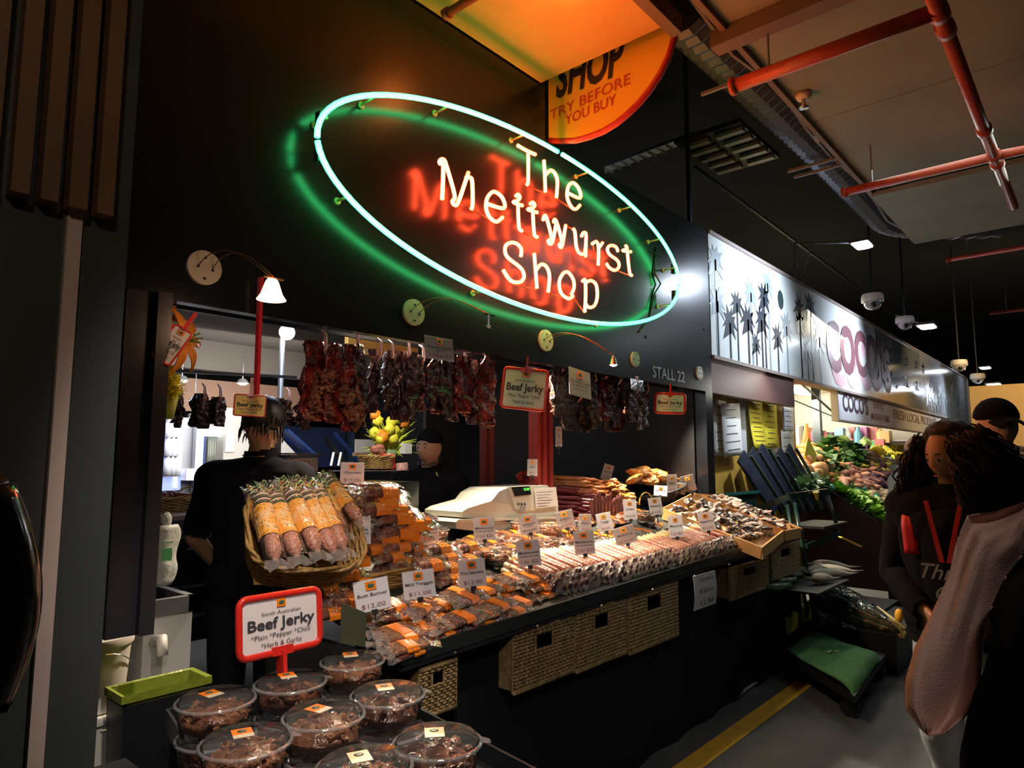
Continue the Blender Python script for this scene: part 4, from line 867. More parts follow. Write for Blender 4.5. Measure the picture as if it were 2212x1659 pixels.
b = B(); b.tube(P + [P[-1] + dr * .03], [.14, .155, .155, .15, .145, .135, .12, .105, .085, .06, .035, .01], 16); part('plastic_wrap', b, film('green_tinted_film', (.75, .86, .85), .45, .08, (14, 1., .06), (.4, .5, .5), .05), t, True)
q = atz(1942, 1330, .4); b = B(); b.ball(q, (.03, .03, .05), 10, 8); single('yellow_tag', b, mat('orange_yellow', (.85, .45, .03), .4), 'small orange yellow tag beside the wrapped leeks', 'tag', smooth=True)
b = B(); b.b2((5.6, 1.25, .0), (6.7, 1.5, .28)); b.b2((6.0, 1.5, 0), (6.9, 2.1, .3)); single('black_crate', b, BLACK, 'black crates under the wrapped leeks', 'crate')
b = B(); b.cyl(atz(1590, 1505, .02), atz(1650, 1462, .02), .012); single('floor_rail', b, GREYM, 'thin grey steel foot rail on the dark floor under the counter', 'rail')
# ================================================================== counter
CA = Vector((1.50, 1.80, .88)); CB = Vector((5.60, 1.87, .962)); CD = Vector((0, .82, .20))
CN = (CB - CA).cross(CD).normalized()
def tp_(u, v, h=0):
    d = ray(u, v); o = Vector((0, 0, EYE)); p0 = CA + Vector((0, 0, h)); return o + d * ((p0 - o).dot(CN) / d.dot(CN))
tab = thing('display_counter', 'long black sloping display counter with a raised metal front rim', 'counter', CA)
L_ = CB - CA
b = B(); b.add([Vector((0, 0, 0)), L_, L_ + CD * .58, L_ * .865 + CD * .58, L_ * .865 + CD, CD] + [p + Vector((0, 0, -.03)) for p in (Vector((0, 0, 0)), L_, L_ + CD * .58, L_ * .865 + CD * .58, L_ * .865 + CD, CD)], [(0, 1, 2, 3), (0, 3, 4, 5), (9, 8, 7, 6), (11, 10, 9, 6)] + [(k, 6 + k, 6 + (k + 1) % 6, (k + 1) % 6) for k in range(6)])
part('top', b, mat('rubber_mesh_mat', (.014, .022, .022), .5, bump=(240, 1, .004)), tab)
b = B(); b.bar((0, -.012, .0), L_ + Vector((0, -.012, 0)), .012, .05); part('rim', b, mat('rim_metal', (.05, .06, .065), .3, .7), tab)
b = B(); b.bar((0, -.004, -.035), L_ + Vector((0, -.004, -.035)), .03, .012); part('lower_rail', b, DARKMET, tab)
b = B(); b.slab(lambda s, q: Vector((s * L_.x, .07 + .012 * math.sin(s * 60) * (1 - q) + s * .07, -.88 * (1 - q) + q * (s * .08 - .03))), 120, 2, (0, .02, 0)); part('skirt', b, mat('black_cloth', (.010, .012, .014), .8, spec=.15), tab)
b = B(); b.b2((0, .07, -.88), (.03, .82, -.02)); part('end_panel', b, BLACK, tab)
b = B(); b.b2((4.08, .1, -.88), (4.10, .5, .05)); part('end_panel', b, BLACK, tab)
for k in range(9):
    b = B(); q = L_ * ((k + .5) / 9); b.ball((q.x, -.03, q.z - .03), .006, 6, 4); part('rivet', b, STEEL, tab)
b = B(); b.b2((2.25, 2.68, 0), (4.9, 3.05, 1.03)); single('back_counter', b, mat('back_counter_black', (.018, .02, .022), .3, coat=.3), 'black back counter carrying the cash register', 'counter')
# wicker baskets slung under the rim
BK = [(905, 985, 1425, 1545), (1107, 1238, 1340, 1480), (1242, 1352, 1298, 1437), (1357, 1464, 1258, 1398), (1574, 1660, 1205, 1288), (1664, 1726, 1165, 1250)]
BL = ['pale wicker basket slung under the counter nearest the jerky tubs', 'left wicker basket of the three joined under the counter front', 'middle wicker basket of the three joined under the counter front', 'right wicker basket of the three joined under the counter front', 'wicker basket right of the white notice under the counter', 'wicker basket at the far right end under the counter']
for k, (u0, u1, v0, v1) in enumerate(BK):
    y = 1.80 + .01 * k; a_, c_ = aty(u0, (v0 + v1) / 2, y), aty(u1, (v0 + v1) / 2, y); zt = aty((u0 + u1) / 2, v0 + 12, y).z; zb = aty((u0 + u1) / 2, v1 - 6, y).z
    W_, H_ = c_.x - a_.x, zt - zb
    t = thing('wicker_basket', BL[k], 'basket', ((a_.x + c_.x) / 2, y, zb))
    b = B(); nr = 16; nc = max(6, int(W_ / .028))
    for i in range(nr):
        z = (i + .5) / nr * H_; P = []
        hole = .60 < (i + .5) / nr < .86
        for j in range(nc * 2 + 1):
            x = (j / (nc * 2) - .5) * W_ * (.94 + .06 * z / H_)
            P.append((x, .003 if (j // 1 + i) % 2 else -.006, z))
        if hole:
            m_ = len(P); b.tube(P[:int(m_ * .36)], H_ / nr * .5, 4); b.tube(P[int(m_ * .64):], H_ / nr * .5, 4)
        else: b.tube(P, H_ / nr * .5, 4)
    part('weave', b, WK2, t, True)
    b = B()
    for j in range(nc + 1):
        x = (j / nc - .5) * W_
        if abs(x) < W_ * .14: b.cyl((x, 0, 0), (x, 0, H_ * .60), .005, n=5); b.cyl((x, 0, H_ * .86), (x, 0, H_), .005, n=5)
        else: b.cyl((x, 0, 0), (x, 0, H_), .005, n=5)
    part('stake', b, WK2, t, kind='stuff')
    b = B(); b.b2((-W_ / 2, .01, 0), (W_ / 2, .24, .01)); b.b2((-W_ / 2, .01, 0), (-W_ / 2 + .01, .24, H_)); b.b2((W_ / 2 - .01, .01, 0), (W_ / 2, .24, H_)); b.b2((-W_ / 2, .23, 0), (W_ / 2, .24, H_)); part('side', b, WK2, t)
    b = B(); b.tube([(-W_ / 2, 0, H_), (W_ / 2, 0, H_)], .010, 6); part('rim', b, WK2, t, True); b = B(); b.tube([(-W_ / 2, 0, 0), (W_ / 2, 0, 0)], .009, 6); part('rim', b, WK2, t, True)
# white notice on the skirt
a_, c_ = aty(1496, 1275, 1.80), aty(1544, 1275, 1.80); zt, zb = aty(1520, 1238, 1.80).z, aty(1520, 1312, 1.80).z
t = thing('paper_notice', 'white handwritten notice hanging from the counter rim', 'notice', ((a_.x + c_.x) / 2, 1.80, zb)); W_ = c_.x - a_.x
b = B(); b.slab(lambda s, q: Vector(((s - .5) * W_, -.004 - .01 * math.sin(3 * q), q * (zt - zb))), 2, 6, (0, .003, 0)); part('sheet', b, mat('notice_blue_white', (.62, .66, .74), .5), t)
b = B()
for k, s_ in enumerate(('Schinken', '', '& Speck', '', '12.50')):
    if s_: write(b, s_, .035, XZ((0, -.017, (zt - zb) * (.86 - .17 * k)), 0), .0, wid=W_ * .6)
part('writing', b, INK, t)
# ------------------------------------------------------------------ price cards
def logo(t, x, z, s, y=-.004):
    b = B(); b.box((x, y, z), (s, .0015, s * .8)); part('logo_square', b, ORANGE, t)
    b = B(); b.ball((x, y - .001, z), (s * .34, .0015, s * .23), 14, 4); part('logo_oval', b, GREEN, t)
def card(u, v, w_, h_, roll, lines, price, lab, y=None, lz=0, frame_=None, stem=True, yaw=None, foot=14, m=None, h=.05, txt=None):
    if y is None: y = tp_(u, v + h_ / 2 + foot, h).y
    c = aty(u, v, y); d = (c - Vector((0, 0, EYE))).dot(_f); W_, H_ = w_ * d / F_PX, h_ * d / F_PX
    ya = tocam(c) if yaw is None else yaw
    W_ = W_ / max(.35, math.cos(ya - tocam(c)))
    t = thing('price_card' if not frame_ else 'framed_price_card', lab, 'price card', c, (R(-6), R(roll), ya))
    b = B(); b.box((0, 0, 0), (W_, .002, H_)); t0 = t; cp = part('card', b, m or CARD, t)
    if frame_ is None:
        b = B(); b.box((0, -.002, 0), (W_ * 1.05, .0012, H_ * 1.05)); part('sleeve', b, CLEAR, t)
    t = cp; logo(t, 0, H_ * (lz or (.30 if len(lines) > 1 or price else .2)), min(W_ * .34, H_ * (.18 if lz else .34)))
    b = B(); n_ = len(lines)
    for k, s in enumerate(lines):
        sc_ = txt[k] if txt else ((.15, .09, .09)[k]); z = H_ * ((.02 - .135 * k) if not txt else txt[3 + k])
        write(b, s, H_ * sc_, XZ((0, -.004, z), 0), .01, wid=min(W_ * .86, W_ * .075 * len(s) * (sc_ / .11)), squash=1)
    if n_: part('lettering', b, INK, t)
    if price:
        b = B(); write(b, price, H_ * .19, XZ((0, -.004, -H_ * .33), 0), .0, wid=min(W_ * .8, W_ * .115 * len(price))); part('price_lettering', b, INKR, t)
    t = t0
    if frame_:
        b = B(); r = frame_ * d / F_PX / 2; cr = r * 2.2; P = []
        for cx_, cz_, a0 in ((1, 1, 0), (-1, 1, 90), (-1, -1, 180), (1, -1, 270)):
            for k in range(5): a = R(a0 + 22.5 * k); P.append(((W_ / 2 + r * .4 - cr) * cx_ + cr * math.cos(a), 0, (H_ / 2 + r * .4 - cr) * cz_ + cr * math.sin(a)))
        b.tube(P, r, 8, closed=True, up=(0, 1, 0)); part('frame', b, RED if frame_ != 1.01 else GREYM, t, True)
        if stem:
            b = B(); s_ = 1 if stem == 1 else -1
            b.bar((0, 0, -s_ * H_ / 2), (0, 0, -s_ * (H_ / 2 + .07)), W_ * .16, .012, (1, 0, 0)); b.box((0, 0, -s_ * H_ / 2), (W_ * .26, .02, W_ * .10)); part('stem', b, RED, t)
    elif stem:
        b = B(); b.cyl((0, .004, -H_ / 2 - .055), (0, .004, -H_ / 2), .003, n=6); b.box((0, .002, -H_ / 2 - .004), (.022, .012, .016)); part('clip_stem', b, BLACK, t)
    return t
CARDS = [
 (612, 1062, 58, 52, -2, ['Mettwurst', 'garlic traditional'], '2 for $25', 'white price card mettwurst 2 for 25 above the basket of upright sausages', 2.30),
 (761, 1022, 50, 46, 1, ['Chorizo'], '$15.00', 'white chorizo 15 dollar price card in the dark behind the sausages', 2.60),
 (769, 1146, 62, 60, -2, ['Kangaroo', 'garlic mettwurst'], '$11.00', 'white kangaroo 11 dollar price card between the two wicker baskets', 2.22),
 (919, 1145, 56, 58, -3, ['Grandfathers', 'hot garlic mettwurst'], '$12.00', 'white grandfathers 12 dollar price card right of the stacked salami', None),
 (1046, 1142, 46, 48, -3, ['Mettwurst', 'traditional garlic'], '3 for $25', 'white mettwurst price card in front of the cash register left side', None),
 (804, 1285, 74, 66, -10, ['Bum Burner'], '$12.00', 'white bum burner 12 dollar price card near the red framed jerky card', None),
 (905, 1262, 68, 58, -7, ['Mild Twiggys'], '$11.00', 'white mild twiggys 11 dollar price card, second of the front row', None),
 (1020, 1238, 58, 58, -6, ['Fire Starters'], '$12.00', 'white fire starters 12 dollar price card, third of the front row', None),
 (1142, 1195, 50, 54, -7, ['Mettwurst', 'traditional pork'], '3 for $25', 'white price card standing in the left end of the long sausages', None),
 (1262, 1172, 44, 50, -5, ['Mettwurst', 'cracked pepper'], '3 for $25', 'white price card standing above the second group of long sausages', None),
 (1142, 1133, 42, 38, -13, ['Salami', 'mild'], '$14.00', 'white price card tilted left in front of the register base', None),
 (1221, 1122, 38, 38, -14, ['Salami', 'hot'], '$14.00', 'white tilted price card right of the register', None),
 (1264, 1131, 27, 40, 0, ['Kabana'], '$9.00', 'narrow upright price card between the tilted cards beside the register', None),
 (1306, 1128, 32, 40, -12, ['Twiggy'], '$9.00', 'small tilted price card in front of the dark coiled sausages', None),
 (1350, 1156, 46, 38, -17, ['Biltong'], '$10.00', 'white price card leaning left above the brightly lit sausages', None),
 (1361, 1101, 28, 42, -4, ['Csabai'], '$16.00', 'upright price card left of the gold tub at the back', None),
 (1416, 1094, 28, 38, -8, ['Debrecen'], '$16.00', 'price card just left of the wooden trays', None),
 (1460, 1137, 30, 46, -6, ['Mettwurst'], '3 for $25', 'price card below the wooden tray left corner', None),
 (1526, 1127, 32, 40, -12, ['Pepperoni'], '$12.00', 'pinkish price card leaning on the wooden tray front', None),
 (1427, 1060, 28, 22, 4, ['Biltong'], '', 'small wide price card above the wooden trays left end', 2.50),
 (1452, 1045, 22, 40, -3, ['Bites'], '$8.00', 'small price card before the orange snack bags', 2.52),
 (1471, 1056, 18, 24, 6, ['Droewors'], '', 'tiny price card right of the orange snack bags', 2.52),
 (1487, 1044, 28, 34, -14, ['Bacon'], '$7.00', 'white price card tilted at the right end of the orange snack bags', 2.5),
 (1312, 1020, 22, 34, 17, ['Frankfurt'], '$9.00', 'price card tilted right above the pile of red sausages', 2.85),
 (1150, 1010, 22, 36, 1, ['Cherry'], '$8.00', 'narrow price card in front of the red post', 2.72),
 (1207, 943, 14, 44, 0, ['Hot'], '$9.00', 'tall narrow card clipped to the right side of the red post', 2.66),
]
for u, v, w_, h_, ro, ln, pr, lab, y in CARDS: card(u, v, w_, h_, ro, ln, pr, lab, y)
card(949, 753, 60, 50, 0, ['PLAIN BEEF', 'JERKY'], '100g $9', 'white plain beef jerky card clipped to the fascia edge among the bunches', 2.34, yaw=0, stem=False)
card(1253, 828, 46, 60, 5, ['Our jerky is made', 'in the store', 'every week'], '', 'grey bordered notice card hanging by the thin stick jerky', 2.38, frame_=1.01, yaw=0, stem=False, m=mat('notice_grey', (.42, .43, .50), .5))
card(1376, 827, 27, 34, 2, ['Jerky'], '$9', 'small pale card among the right hanging jerky bunches', 2.40, yaw=0, stem=False)
JL = ['South Australian', 'Beef Jerky', '*Plain *Pepper *Chilli', '*Herb & Garlic']
def jerky_card(u, v, w_, h_, roll, y, lab, fr, yaw=None, up=True, full=True, m=None, pitch=0):
    t = card(u, v, w_, h_, roll, [], '', lab, y, lz=.38, frame_=fr, yaw=yaw, stem=1 if up else -1, m=m)
    c = t.location; d = (Vector(c) - Vector((0, 0, EYE))).dot(_f); W_, H_ = w_ * d / F_PX / max(.35, math.cos((tocam(c) if yaw is None else yaw) - tocam(c))), h_ * d / F_PX
    cp = [o for o in KIDS(t) if o.name.startswith('card')][0]
    for s, z, h, wf, bo in (('South Australian', .21, .07, .50, 0), ('Beef Jerky', .02, .22, .86, .022), ('*Plain *Pepper *Chilli', -.20, .10, .76, .0), ('*Herb & Garlic', -.36, .10, .52, .0)):
        b = B(); write(b, s, H_ * h * 1.25, XZ((0, -.004, H_ * z), 0), bo, wid=W_ * wf, res=3); part('lettering', b, INK, cp)
    return t
jerky_card(607, 1345, 158, 112, 0, 1.80, 'big red framed beef jerky card standing behind the jerky tubs', 15, yaw=0)
jerky_card(1133, 840, 92, 84, 6, 2.30, 'red framed beef jerky card hanging beside the red post under the neon', 7, up=False)
jerky_card(447 + 1000, 871, 60, 40, 3, 2.36, 'brightly lit red framed card hanging near the right end of the opening', 6, up=False, m=mat('bright_card', (.9, .9, .88), .4))
jerky_card(838, 997, 26, 28, -1, 4.2, 'small red framed card before the flower basket beside the capped man', 4, up=True)
jerky_card(372, 745, 38, 84, 30, 2.3, 'red framed jerky card tilted over the orange lily at the left', 5, up=False)
jerky_card(540, 876, 62, 44, 2, 2.5, 'yellow beef jerky card in red frame hanging by the red pole', 3.5, up=False, m=mat('card_yellow', (.80, .58, .04), .4))
b = B(); a_, c_ = aty(563, 600, 2.36), aty(554, 852, 2.37); b.bar(a_, c_, .012, .024, (0, 1, 0)); single('red_pole', b, mat('red_pole', (.62, .03, .05), .35, coat=.3), 'red plastic hanging pole below the lit disc lamp', 'pole')
b = B(); b.bar(aty(567, 600, 2.37), aty(565, 655, 2.37), .006, .006); single('brass_hook', b, mat('brass', (.7, .4, .1), .3, 1), 'small brass hook beside the red pole top', 'hook')
# red steel post
q = aty(1165, 1060, 2.78); t = thing('red_post', 'fluted red painted steel post behind the cash register', 'post', (q.x, 2.78, 0))
b = B(); b.b2((-.07, -.03, 1.03), (.07, .03, 2.6)); part('column', b, REDPAINT, t)
for x in (-.07, -.005, .06):
    b = B(); b.b2((x - .014, -.055, 1.03), (x + .018, -.03, 2.6)); part('flute', b, REDPAINT, t)
b = B(); b.b2((-.15, .3, 1.03), (-.10, .34, 2.6)); b.b2((-.20, .3, 1.03), (-.17, .34, 2.6)); part('rear_flange', b, mat('dark_red_paint', (.16, .02, .015), .5), t)
# ------------------------------------------------------------------ hanging jerky
MEAT = [mat('jerky_dark', (.022, .008, .010), .3, coat=.25, noise_=(25, (.06, .014, .014)), bump=(45, .9, .012)),
        mat('jerky_red', (.09, .008, .008), .25, coat=.35, noise_=(22, (.30, .025, .012), .45, .62), bump=(45, .9, .012)),
        mat('jerky_brown', (.06, .027, .016), .4, coat=.25, noise_=(25, (.03, .014, .010)), bump=(50, .9, .012)),
        mat('jerky_fat', (.36, .14, .07), .35, coat=.3, noise_=(18, (.16, .03, .02)), bump=(40, .9, .012))]
TW = mat('pink_twine', (.65, .42, .40), .7)
def jstrip(bb, x, top, bot, w_, y, seed, th=.016, curl=.0):
    L = top - bot
    def f(s, q):
        n1 = noise.noise(Vector((seed * 3.1, q * 3.5, 0))); ed = noise.noise(Vector((seed, q * 9, (s > .5) * 3.)))
        ww = w_ * (.55 + .45 * math.sin(math.pi * min(1, .12 + q * .9)) ** .6 + .22 * ed)
        ry = (s - .5) * (n1 * 1.6)
        rg = noise.noise(Vector((seed * 7, q * 26, s * 2))) * .008
        return Vector((x + (s - .5) * (ww + rg * 1.5) + .012 * n1 + curl * (1 - q) ** 2, y + ry * .05 + .018 * noise.noise(Vector((s * 3 + seed, q * 7, 1))) + .010 * noise.noise(Vector((s * 8, q * 22, seed))), bot + L * q))
    bb.slab(f, 6, 34, (0, th, 0))
def bunch(u0, u1, v0, v1, y, lab, mats, n, twine=True, grp=None, seed=0):
    a_, c_ = aty(u0, (v0 + v1) / 2, y), aty(u1, (v0 + v1) / 2, y); um = (u0 + u1) / 2; top, bot = aty(um, v0, y), aty(um, v1, y)
    W_ = c_.x - a_.x; t = thing('jerky_bunch', lab, 'jerky', (top.x, y, top.z), group=grp); H_ = top.z - bot.z
    random.seed(seed)
    for k in range(n):
        x = ((k + .5) / n - .5) * W_ * .75; b = B()
        jstrip(b, x, random.uniform(-.0, -.02), -H_ * random.uniform(.82, 1.0), W_ * (.95 if n == 1 else random.uniform(.45, .75)), random.uniform(-.035, .035), seed * 10 + k)
        part('strip', b, MEAT[mats[k % len(mats)]], t, True)
    if 3 in mats:
        for k in range(9):
            z_ = random.uniform(.5, .9); b = B(); jstrip(b, random.uniform(-.55, .25) * W_, -H_ * (z_ - .14), -H_ * (z_ + .12), W_ * .18, -.05, seed * 20 + k, .008, random.uniform(-.03, .03)); part('fat_shred', b, MEAT[3], t, True)
    if twine:
        b = B()
        for s_ in (-1, 1): b.tube([(0, .0, -.06), (s_ * .006, -.03, -.03), (s_ * .003, -.02, .03), (0, .01, .05)], .004, 5)
        part('twine', b, TW, t, True)
    return t
BUN = [(663, 730, 738, 916, 2.50, 'wide red jerky bunch with frayed fatty edge, leftmost under the fascia', [1, 0, 1, 3], 5), (735, 796, 738, 935, 2.50, 'dark red jerky bunch with a curled tan tip, second from the left', [1, 0, 0, 3], 4),
 (802, 830, 752, 905, 2.50, 'narrow dark jerky strip left of the grey one', [0], 2), (827, 856, 757, 900, 2.51, 'narrow greyish jerky strip fourth from the left', [0, 2], 2),
 (860, 893, 752, 915, 2.50, 'long almost black jerky bunch left of the plain jerky card', [0], 3), (890, 926, 765, 893, 2.51, 'dark purple jerky bunch just below the plain jerky card left edge', [0, 2], 3),
 (922, 976, 775, 910, 2.50, 'broad dark jerky bunch behind the plain jerky card', [0, 1, 0], 4), (976, 1020, 768, 912, 2.50, 'dark jerky bunch with bright orange red edge right of the card', [0, 1, 1], 3),
 (1020, 1069, 772, 936, 2.50, 'glossy peppered jerky bunch with red edge left of the red framed card', [0, 1, 0], 3),
 (1192, 1224, 790, 905, 2.50, 'bundle of thin brown jerky sticks just right of the red post', [2], 5), (1222, 1272, 850, 937, 2.53, 'wide brown jerky bunch hanging below the grey notice card', [2, 0], 3),
 (1268, 1292, 812, 935, 2.5, 'brown jerky strip right of the grey notice card', [2], 2), (1288, 1318, 805, 925, 2.51, 'broad dark brown jerky bunch with red tie', [2, 1, 0], 3),
 (1320, 1350, 812, 940, 2.51, 'long brown jerky bunch with reddish right edge', [2, 2, 1], 3), (1352, 1386, 838, 928, 2.5, 'brown jerky bunch below the small pale card', [2, 0], 3), (1386, 1402, 835, 928, 2.53, 'narrow jerky strip at the right end of the row', [2], 2)]
for k, (u0, u1, v0, v1, y, lab, m_, n) in enumerate(BUN): bunch(u0, u1, v0, v1, y, lab, m_, n, seed=k + 1)
for k, (u0, u1, v0, v1, lab) in enumerate(((370, 404, 850, 925, 'dark hanging bunch left of the bright strip light'), (420, 456, 848, 930, 'dark hanging bunch before the corrugated sheet, left one'), (456, 488, 850, 930, 'dark hanging bunch touching the tall white cupboard'), (600, 640, 856, 925, 'dim hanging bunch right of the left man\'s head'), (642, 672, 862, 930, 'dim hanging bunch behind the leftmost red jerky'))):
    bunch(u0, u1, v0, v1, 3.6, lab, [0, 2], 3, True, seed=50 + k)
# flowers ------------------------------------------------------------------
LIL = mat('lily_orange', (.90, .33, .03), .45, sub=.1, noise_=(30, (.80, .26, .02))); STEM = mat('stem_green', (.25, .40, .06), .5); YF_ = mat('flower_yellow', (.85, .78, .06), .5)
def lily(name, lab, c, s, d0, npet=7, m=LIL):
    t = thing(name, lab, 'flower', c)
    for k in range(npet):
        a = 2 * math.pi * k / npet; b = B()
        ax = Vector(d0).normalized(); u_, v_ = frame(ax); dr = u_ * math.cos(a) + v_ * math.sin(a); sd = ax.cross(dr)
        def f(p, q):
            w_ = s * .26 * math.sin(math.pi * min(1, .08 + q * .92)) ** .8
            return dr * (s * q * (.9)) + ax * (s * (.55 * q - .75 * q * q)) + sd * ((p - .5) * w_) + ax * (-.05 * s * (1 - (2 * p - 1) ** 2))
        b.slab(f, 4, 8, ax * .004); part('petal', b, m, t, True)
    b = B()
    for k in range(5): a = k * 1.26; b.tube([(0, 0, 0), Vector(d0).normalized() * s * .5 + Vector((math.cos(a), 0, math.sin(a))) * s * .12], .003, 4)
    part('stamen', b, STEM, t); return t
lily('orange_lily', 'large open orange lily bloom behind the tilted red framed card', aty(392, 735, 2.42), .14, (.5, -1, .1), 7)
lily('orange_lily', 'orange lily petals above the tilted card at the pillar edge', aty(352, 690, 2.44), .10, (-.3, -1, .5), 6)
def mum(lab, c, s, m=YF_):
    t = thing('yellow_chrysanthemum', lab, 'flower', c); b = B(); random.seed(int(c[0] * 999))
    for k in range(70):
        d = Vector((random.gauss(0, 1), random.gauss(0, 1) - .6, random.gauss(0, 1))).normalized(); a_, b_ = frame(d); L = s * random.uniform(.8, 1.1); w_ = s * .13
        b.add([d * s * .2, d * L * .7 + a_ * w_, d * L, d * L * .7 - a_ * w_], [(0, 1, 2, 3)])
    part('petals', b, m, t, kind='stuff'); b = B(); b.ball((0, 0, 0), s * .45, 10, 8); part('heart', b, m, t, True); return t
for u, v, s, lab in ((350, 812, .05, 'yellow chrysanthemum at the pillar edge below the tilted card'), (376, 838, .05, 'yellow chrysanthemum lowest right of the left cluster'), (345, 845, .045, 'yellow chrysanthemum lowest left of the left cluster'), (362, 805, .04, 'small yellow chrysanthemum just under the tilted card')):
    mum(lab, aty(u, v, 2.45), s)
q = aty(350, 905, 2.5); t = thing('lime_vase', 'lime yellow vase under the yellow chrysanthemums at the pillar', 'vase', q); b = B(); b.lathe([(0, 0), (.035, 0), (.05, .08), (.055, .15), (.05, .15), (.03, .01)], 18); part('body', b, mat('lime_vase', (.50, .55, .06), .3, coat=.3), t, True)
b = B(); b.lathe([(.02, .15), (.052, .15), (.055, .155), (.05, .16)], 18); part('lip', b, mat('lime_vase', (.5, .55, .06)), t, True)
q = aty(840, 985, 4.4); t = thing('flower_vase', 'vase stems and yellow blooms bouquet near the capped man', 'bouquet', q)
b = B(); b.lathe([(0, -.08), (.05, -.08), (.06, .05), (.055, .05)], 14); part('vase', b, mat('green_glass', (.2, .3, .15), .15), t, True)
b = B(); random.seed(3)
for k in range(110):
    e = Vector((random.uniform(-.24, .30), random.uniform(-.1, .1), random.uniform(-.02, .30))); b.tube([(0, 0, 0), e * .5 + Vector((0, 0, .04)), e], [.005, .009, .001], 4)
part('leaves', b, mat('bright_stem', (.60, .70, .08), .5), t, kind='stuff')
for k in range(18):
    q2 = Vector((random.uniform(-.19, .12), random.uniform(-.09, 0), random.uniform(.08, .34))); b = B()
    b.ball(q2, (.05, .03, .045), 10, 8, lambda d: 1 + .35 * noise.noise(d * 2.5 + Vector((k, 0, 0)))); part('bloom', b, YF_ if k % 4 else LIL, t, True)
# ------------------------------------------------------------------ cash register
q = aty(1090, 1150, 2.66); t = thing('cash_register', 'cream grey cash register with green digits on its customer display', 'cash register', (2.93, 2.80, 1.03), (0, 0, R(48)))
RG = mat('register_cream', (.52, .52, .44), .35); RG2 = mat('register_cream_dark', (.42, .42, .35), .4)
# local: +x is towards the shop side (image left-back), front face looks -y
def regprof(y0, y1, P, m, nm): bb = B(); bb.prism(P, y1 - y0, Matrix(((1, 0, 0, 0), (0, 0, 1, y0), (0, 1, 0, 0), (0, 0, 0, 1)))); return part(nm, bb, m, t)
t.rotation_euler = (0, 0, 0)
t.location = (0, 0, 0)
def rp(u, v, y): return aty(u, v, y)
# drawer base
yb0, yb1 = 2.66, 3.02
def poly_reg(pts, y0, y1, nm, m):
    bb = B(); P = [(aty(u, v, y0).x, aty(u, v, y0).z) for u, v in pts]; bb.prism(list(reversed(P)), y1 - y0, Matrix(((1, 0, 0, 0), (0, 0, 1, y0), (0, 1, 0, 0), (0, 0, 0, 1)))); return part(nm, bb, m, t)
poly_reg([(985, 1125), (1215, 1118), (1215, 1152), (1112, 1158), (985, 1142)], 2.66, 2.98, 'drawer', RG2)
poly_reg([(990, 1122), (985, 1128), (1215, 1120), (1213, 1115)], 2.64, 3.0, 'drawer_top', RG)
poly_reg([(999, 1118), (998, 1106), (1010, 1098), (1063, 1082), (1075, 1066), (1095, 1054), (1182, 1048), (1196, 1062), (1206, 1095), (1206, 1108), (1190, 1118), (1112, 1128)], 2.66, 2.96, 'body', RG)
poly_reg([(1100, 1052), (1180, 1048), (1192, 1062), (1204, 1096), (1130, 1104), (1112, 1098)], 2.645, 2.66, 'display_housing', RG)
poly_reg([(1107, 1052), (1144, 1050), (1148, 1068), (1114, 1072)], 2.635, 2.645, 'display', mat('display_black', (.01, .012, .012), .1, coat=.5))
b = B(); a_, c_ = aty(1132, 1057, 2.63), aty(1144, 1057, 2.63); write(b, '0.00', .022, XZ((a_ + c_) / 2, 0), .01, wid=c_.x - a_.x); part('digits', b, mat('green_digits', (.1, 1, .1), .5, emit=(.15, 1, .1), es=1.6), t)
poly_reg([(1155, 1056), (1201, 1052), (1206, 1093), (1158, 1098)], 2.63, 2.634, 'taped_note', WHITE)
b = B()
for k in range(6):
    a_, c_ = aty(1160, 1064 + 6 * k, 2.628), aty(1160 + 34 - 5 * (k % 3), 1062 + 6 * k, 2.628); b.bar(a_, c_, .001, .002)
part('note_writing', b, INK, t)
b = B(); 
for k in range(3): a_ = aty(1120 + 7 * k, 1089, 2.64); b.box(a_, (.012, .004, .01))
part('buttons', b, DARKMET, t); b = B(); b.box(aty(1129, 1099, 2.642), (.05, .002, .03)); part('rating_label', b, mat('label_grey', (.3, .3, .3), .5), t)
poly_reg([(1063, 1081), (1078, 1062), (1094, 1055), (1106, 1060), (1108, 1088)], 2.655, 2.67, 'side_panel', mat('register_side', (.40, .42, .42), .35))
# dark cash desk with drawn oval behind the salami
panel('cash_desk', 735, 1040, 905, 1180, 3.0, mat('desk_black', (.015, .018, .018), .25, coat=.4), 'dark glossy cash desk with a thin drawn oval behind the salami', 'desk', .5)
b = B(); c = aty(835, 1100, 2.99); b.tube([(c.x + .16 * math.cos(a), 2.99, c.z + .09 * math.sin(a)) for a in [R(10 * k) for k in range(36)]], .0015, 4, closed=True); single('oval_line', b, GREYM, 'thin grey oval outline on the dark cash desk', 'marking')
b = B(); a_, c_ = aty(858, 1068, 2.985), aty(885, 1085, 2.985); write(b, 'The', .035, XZ(aty(866, 1066, 2.985), 0), .01); write(b, 'Mettwurst', .035, XZ(aty(862, 1086, 2.985), 0), .01); single('desk_lettering', b, mat('desk_orange', (.65, .12, .03), .5), 'small orange lettering on the dark cash desk', 'lettering')
b = B(); c = aty(763, 1063, 2.985); b.ball(c, (.025, .003, .016), 14, 4); single('card_sticker', b, mat('sticker_red', (.7, .06, .03), .5), 'red round part of the payment sticker on the cash desk', 'sticker'); b = B(); b.ball(c + Vector((.025, -.002, 0)), (.022, .003, .016), 14, 4); single('card_sticker', b, mat('sticker_yellow', (.8, .5, .05), .5), 'yellow round part of the payment sticker on the cash desk', 'sticker')
panel('eftpos_terminal', 640, 1020, 700, 1075, 3.0, mat('terminal_black', (.02, .02, .022), .3), 'black terminal with a small yellow green label behind the price card', 'terminal', .15)
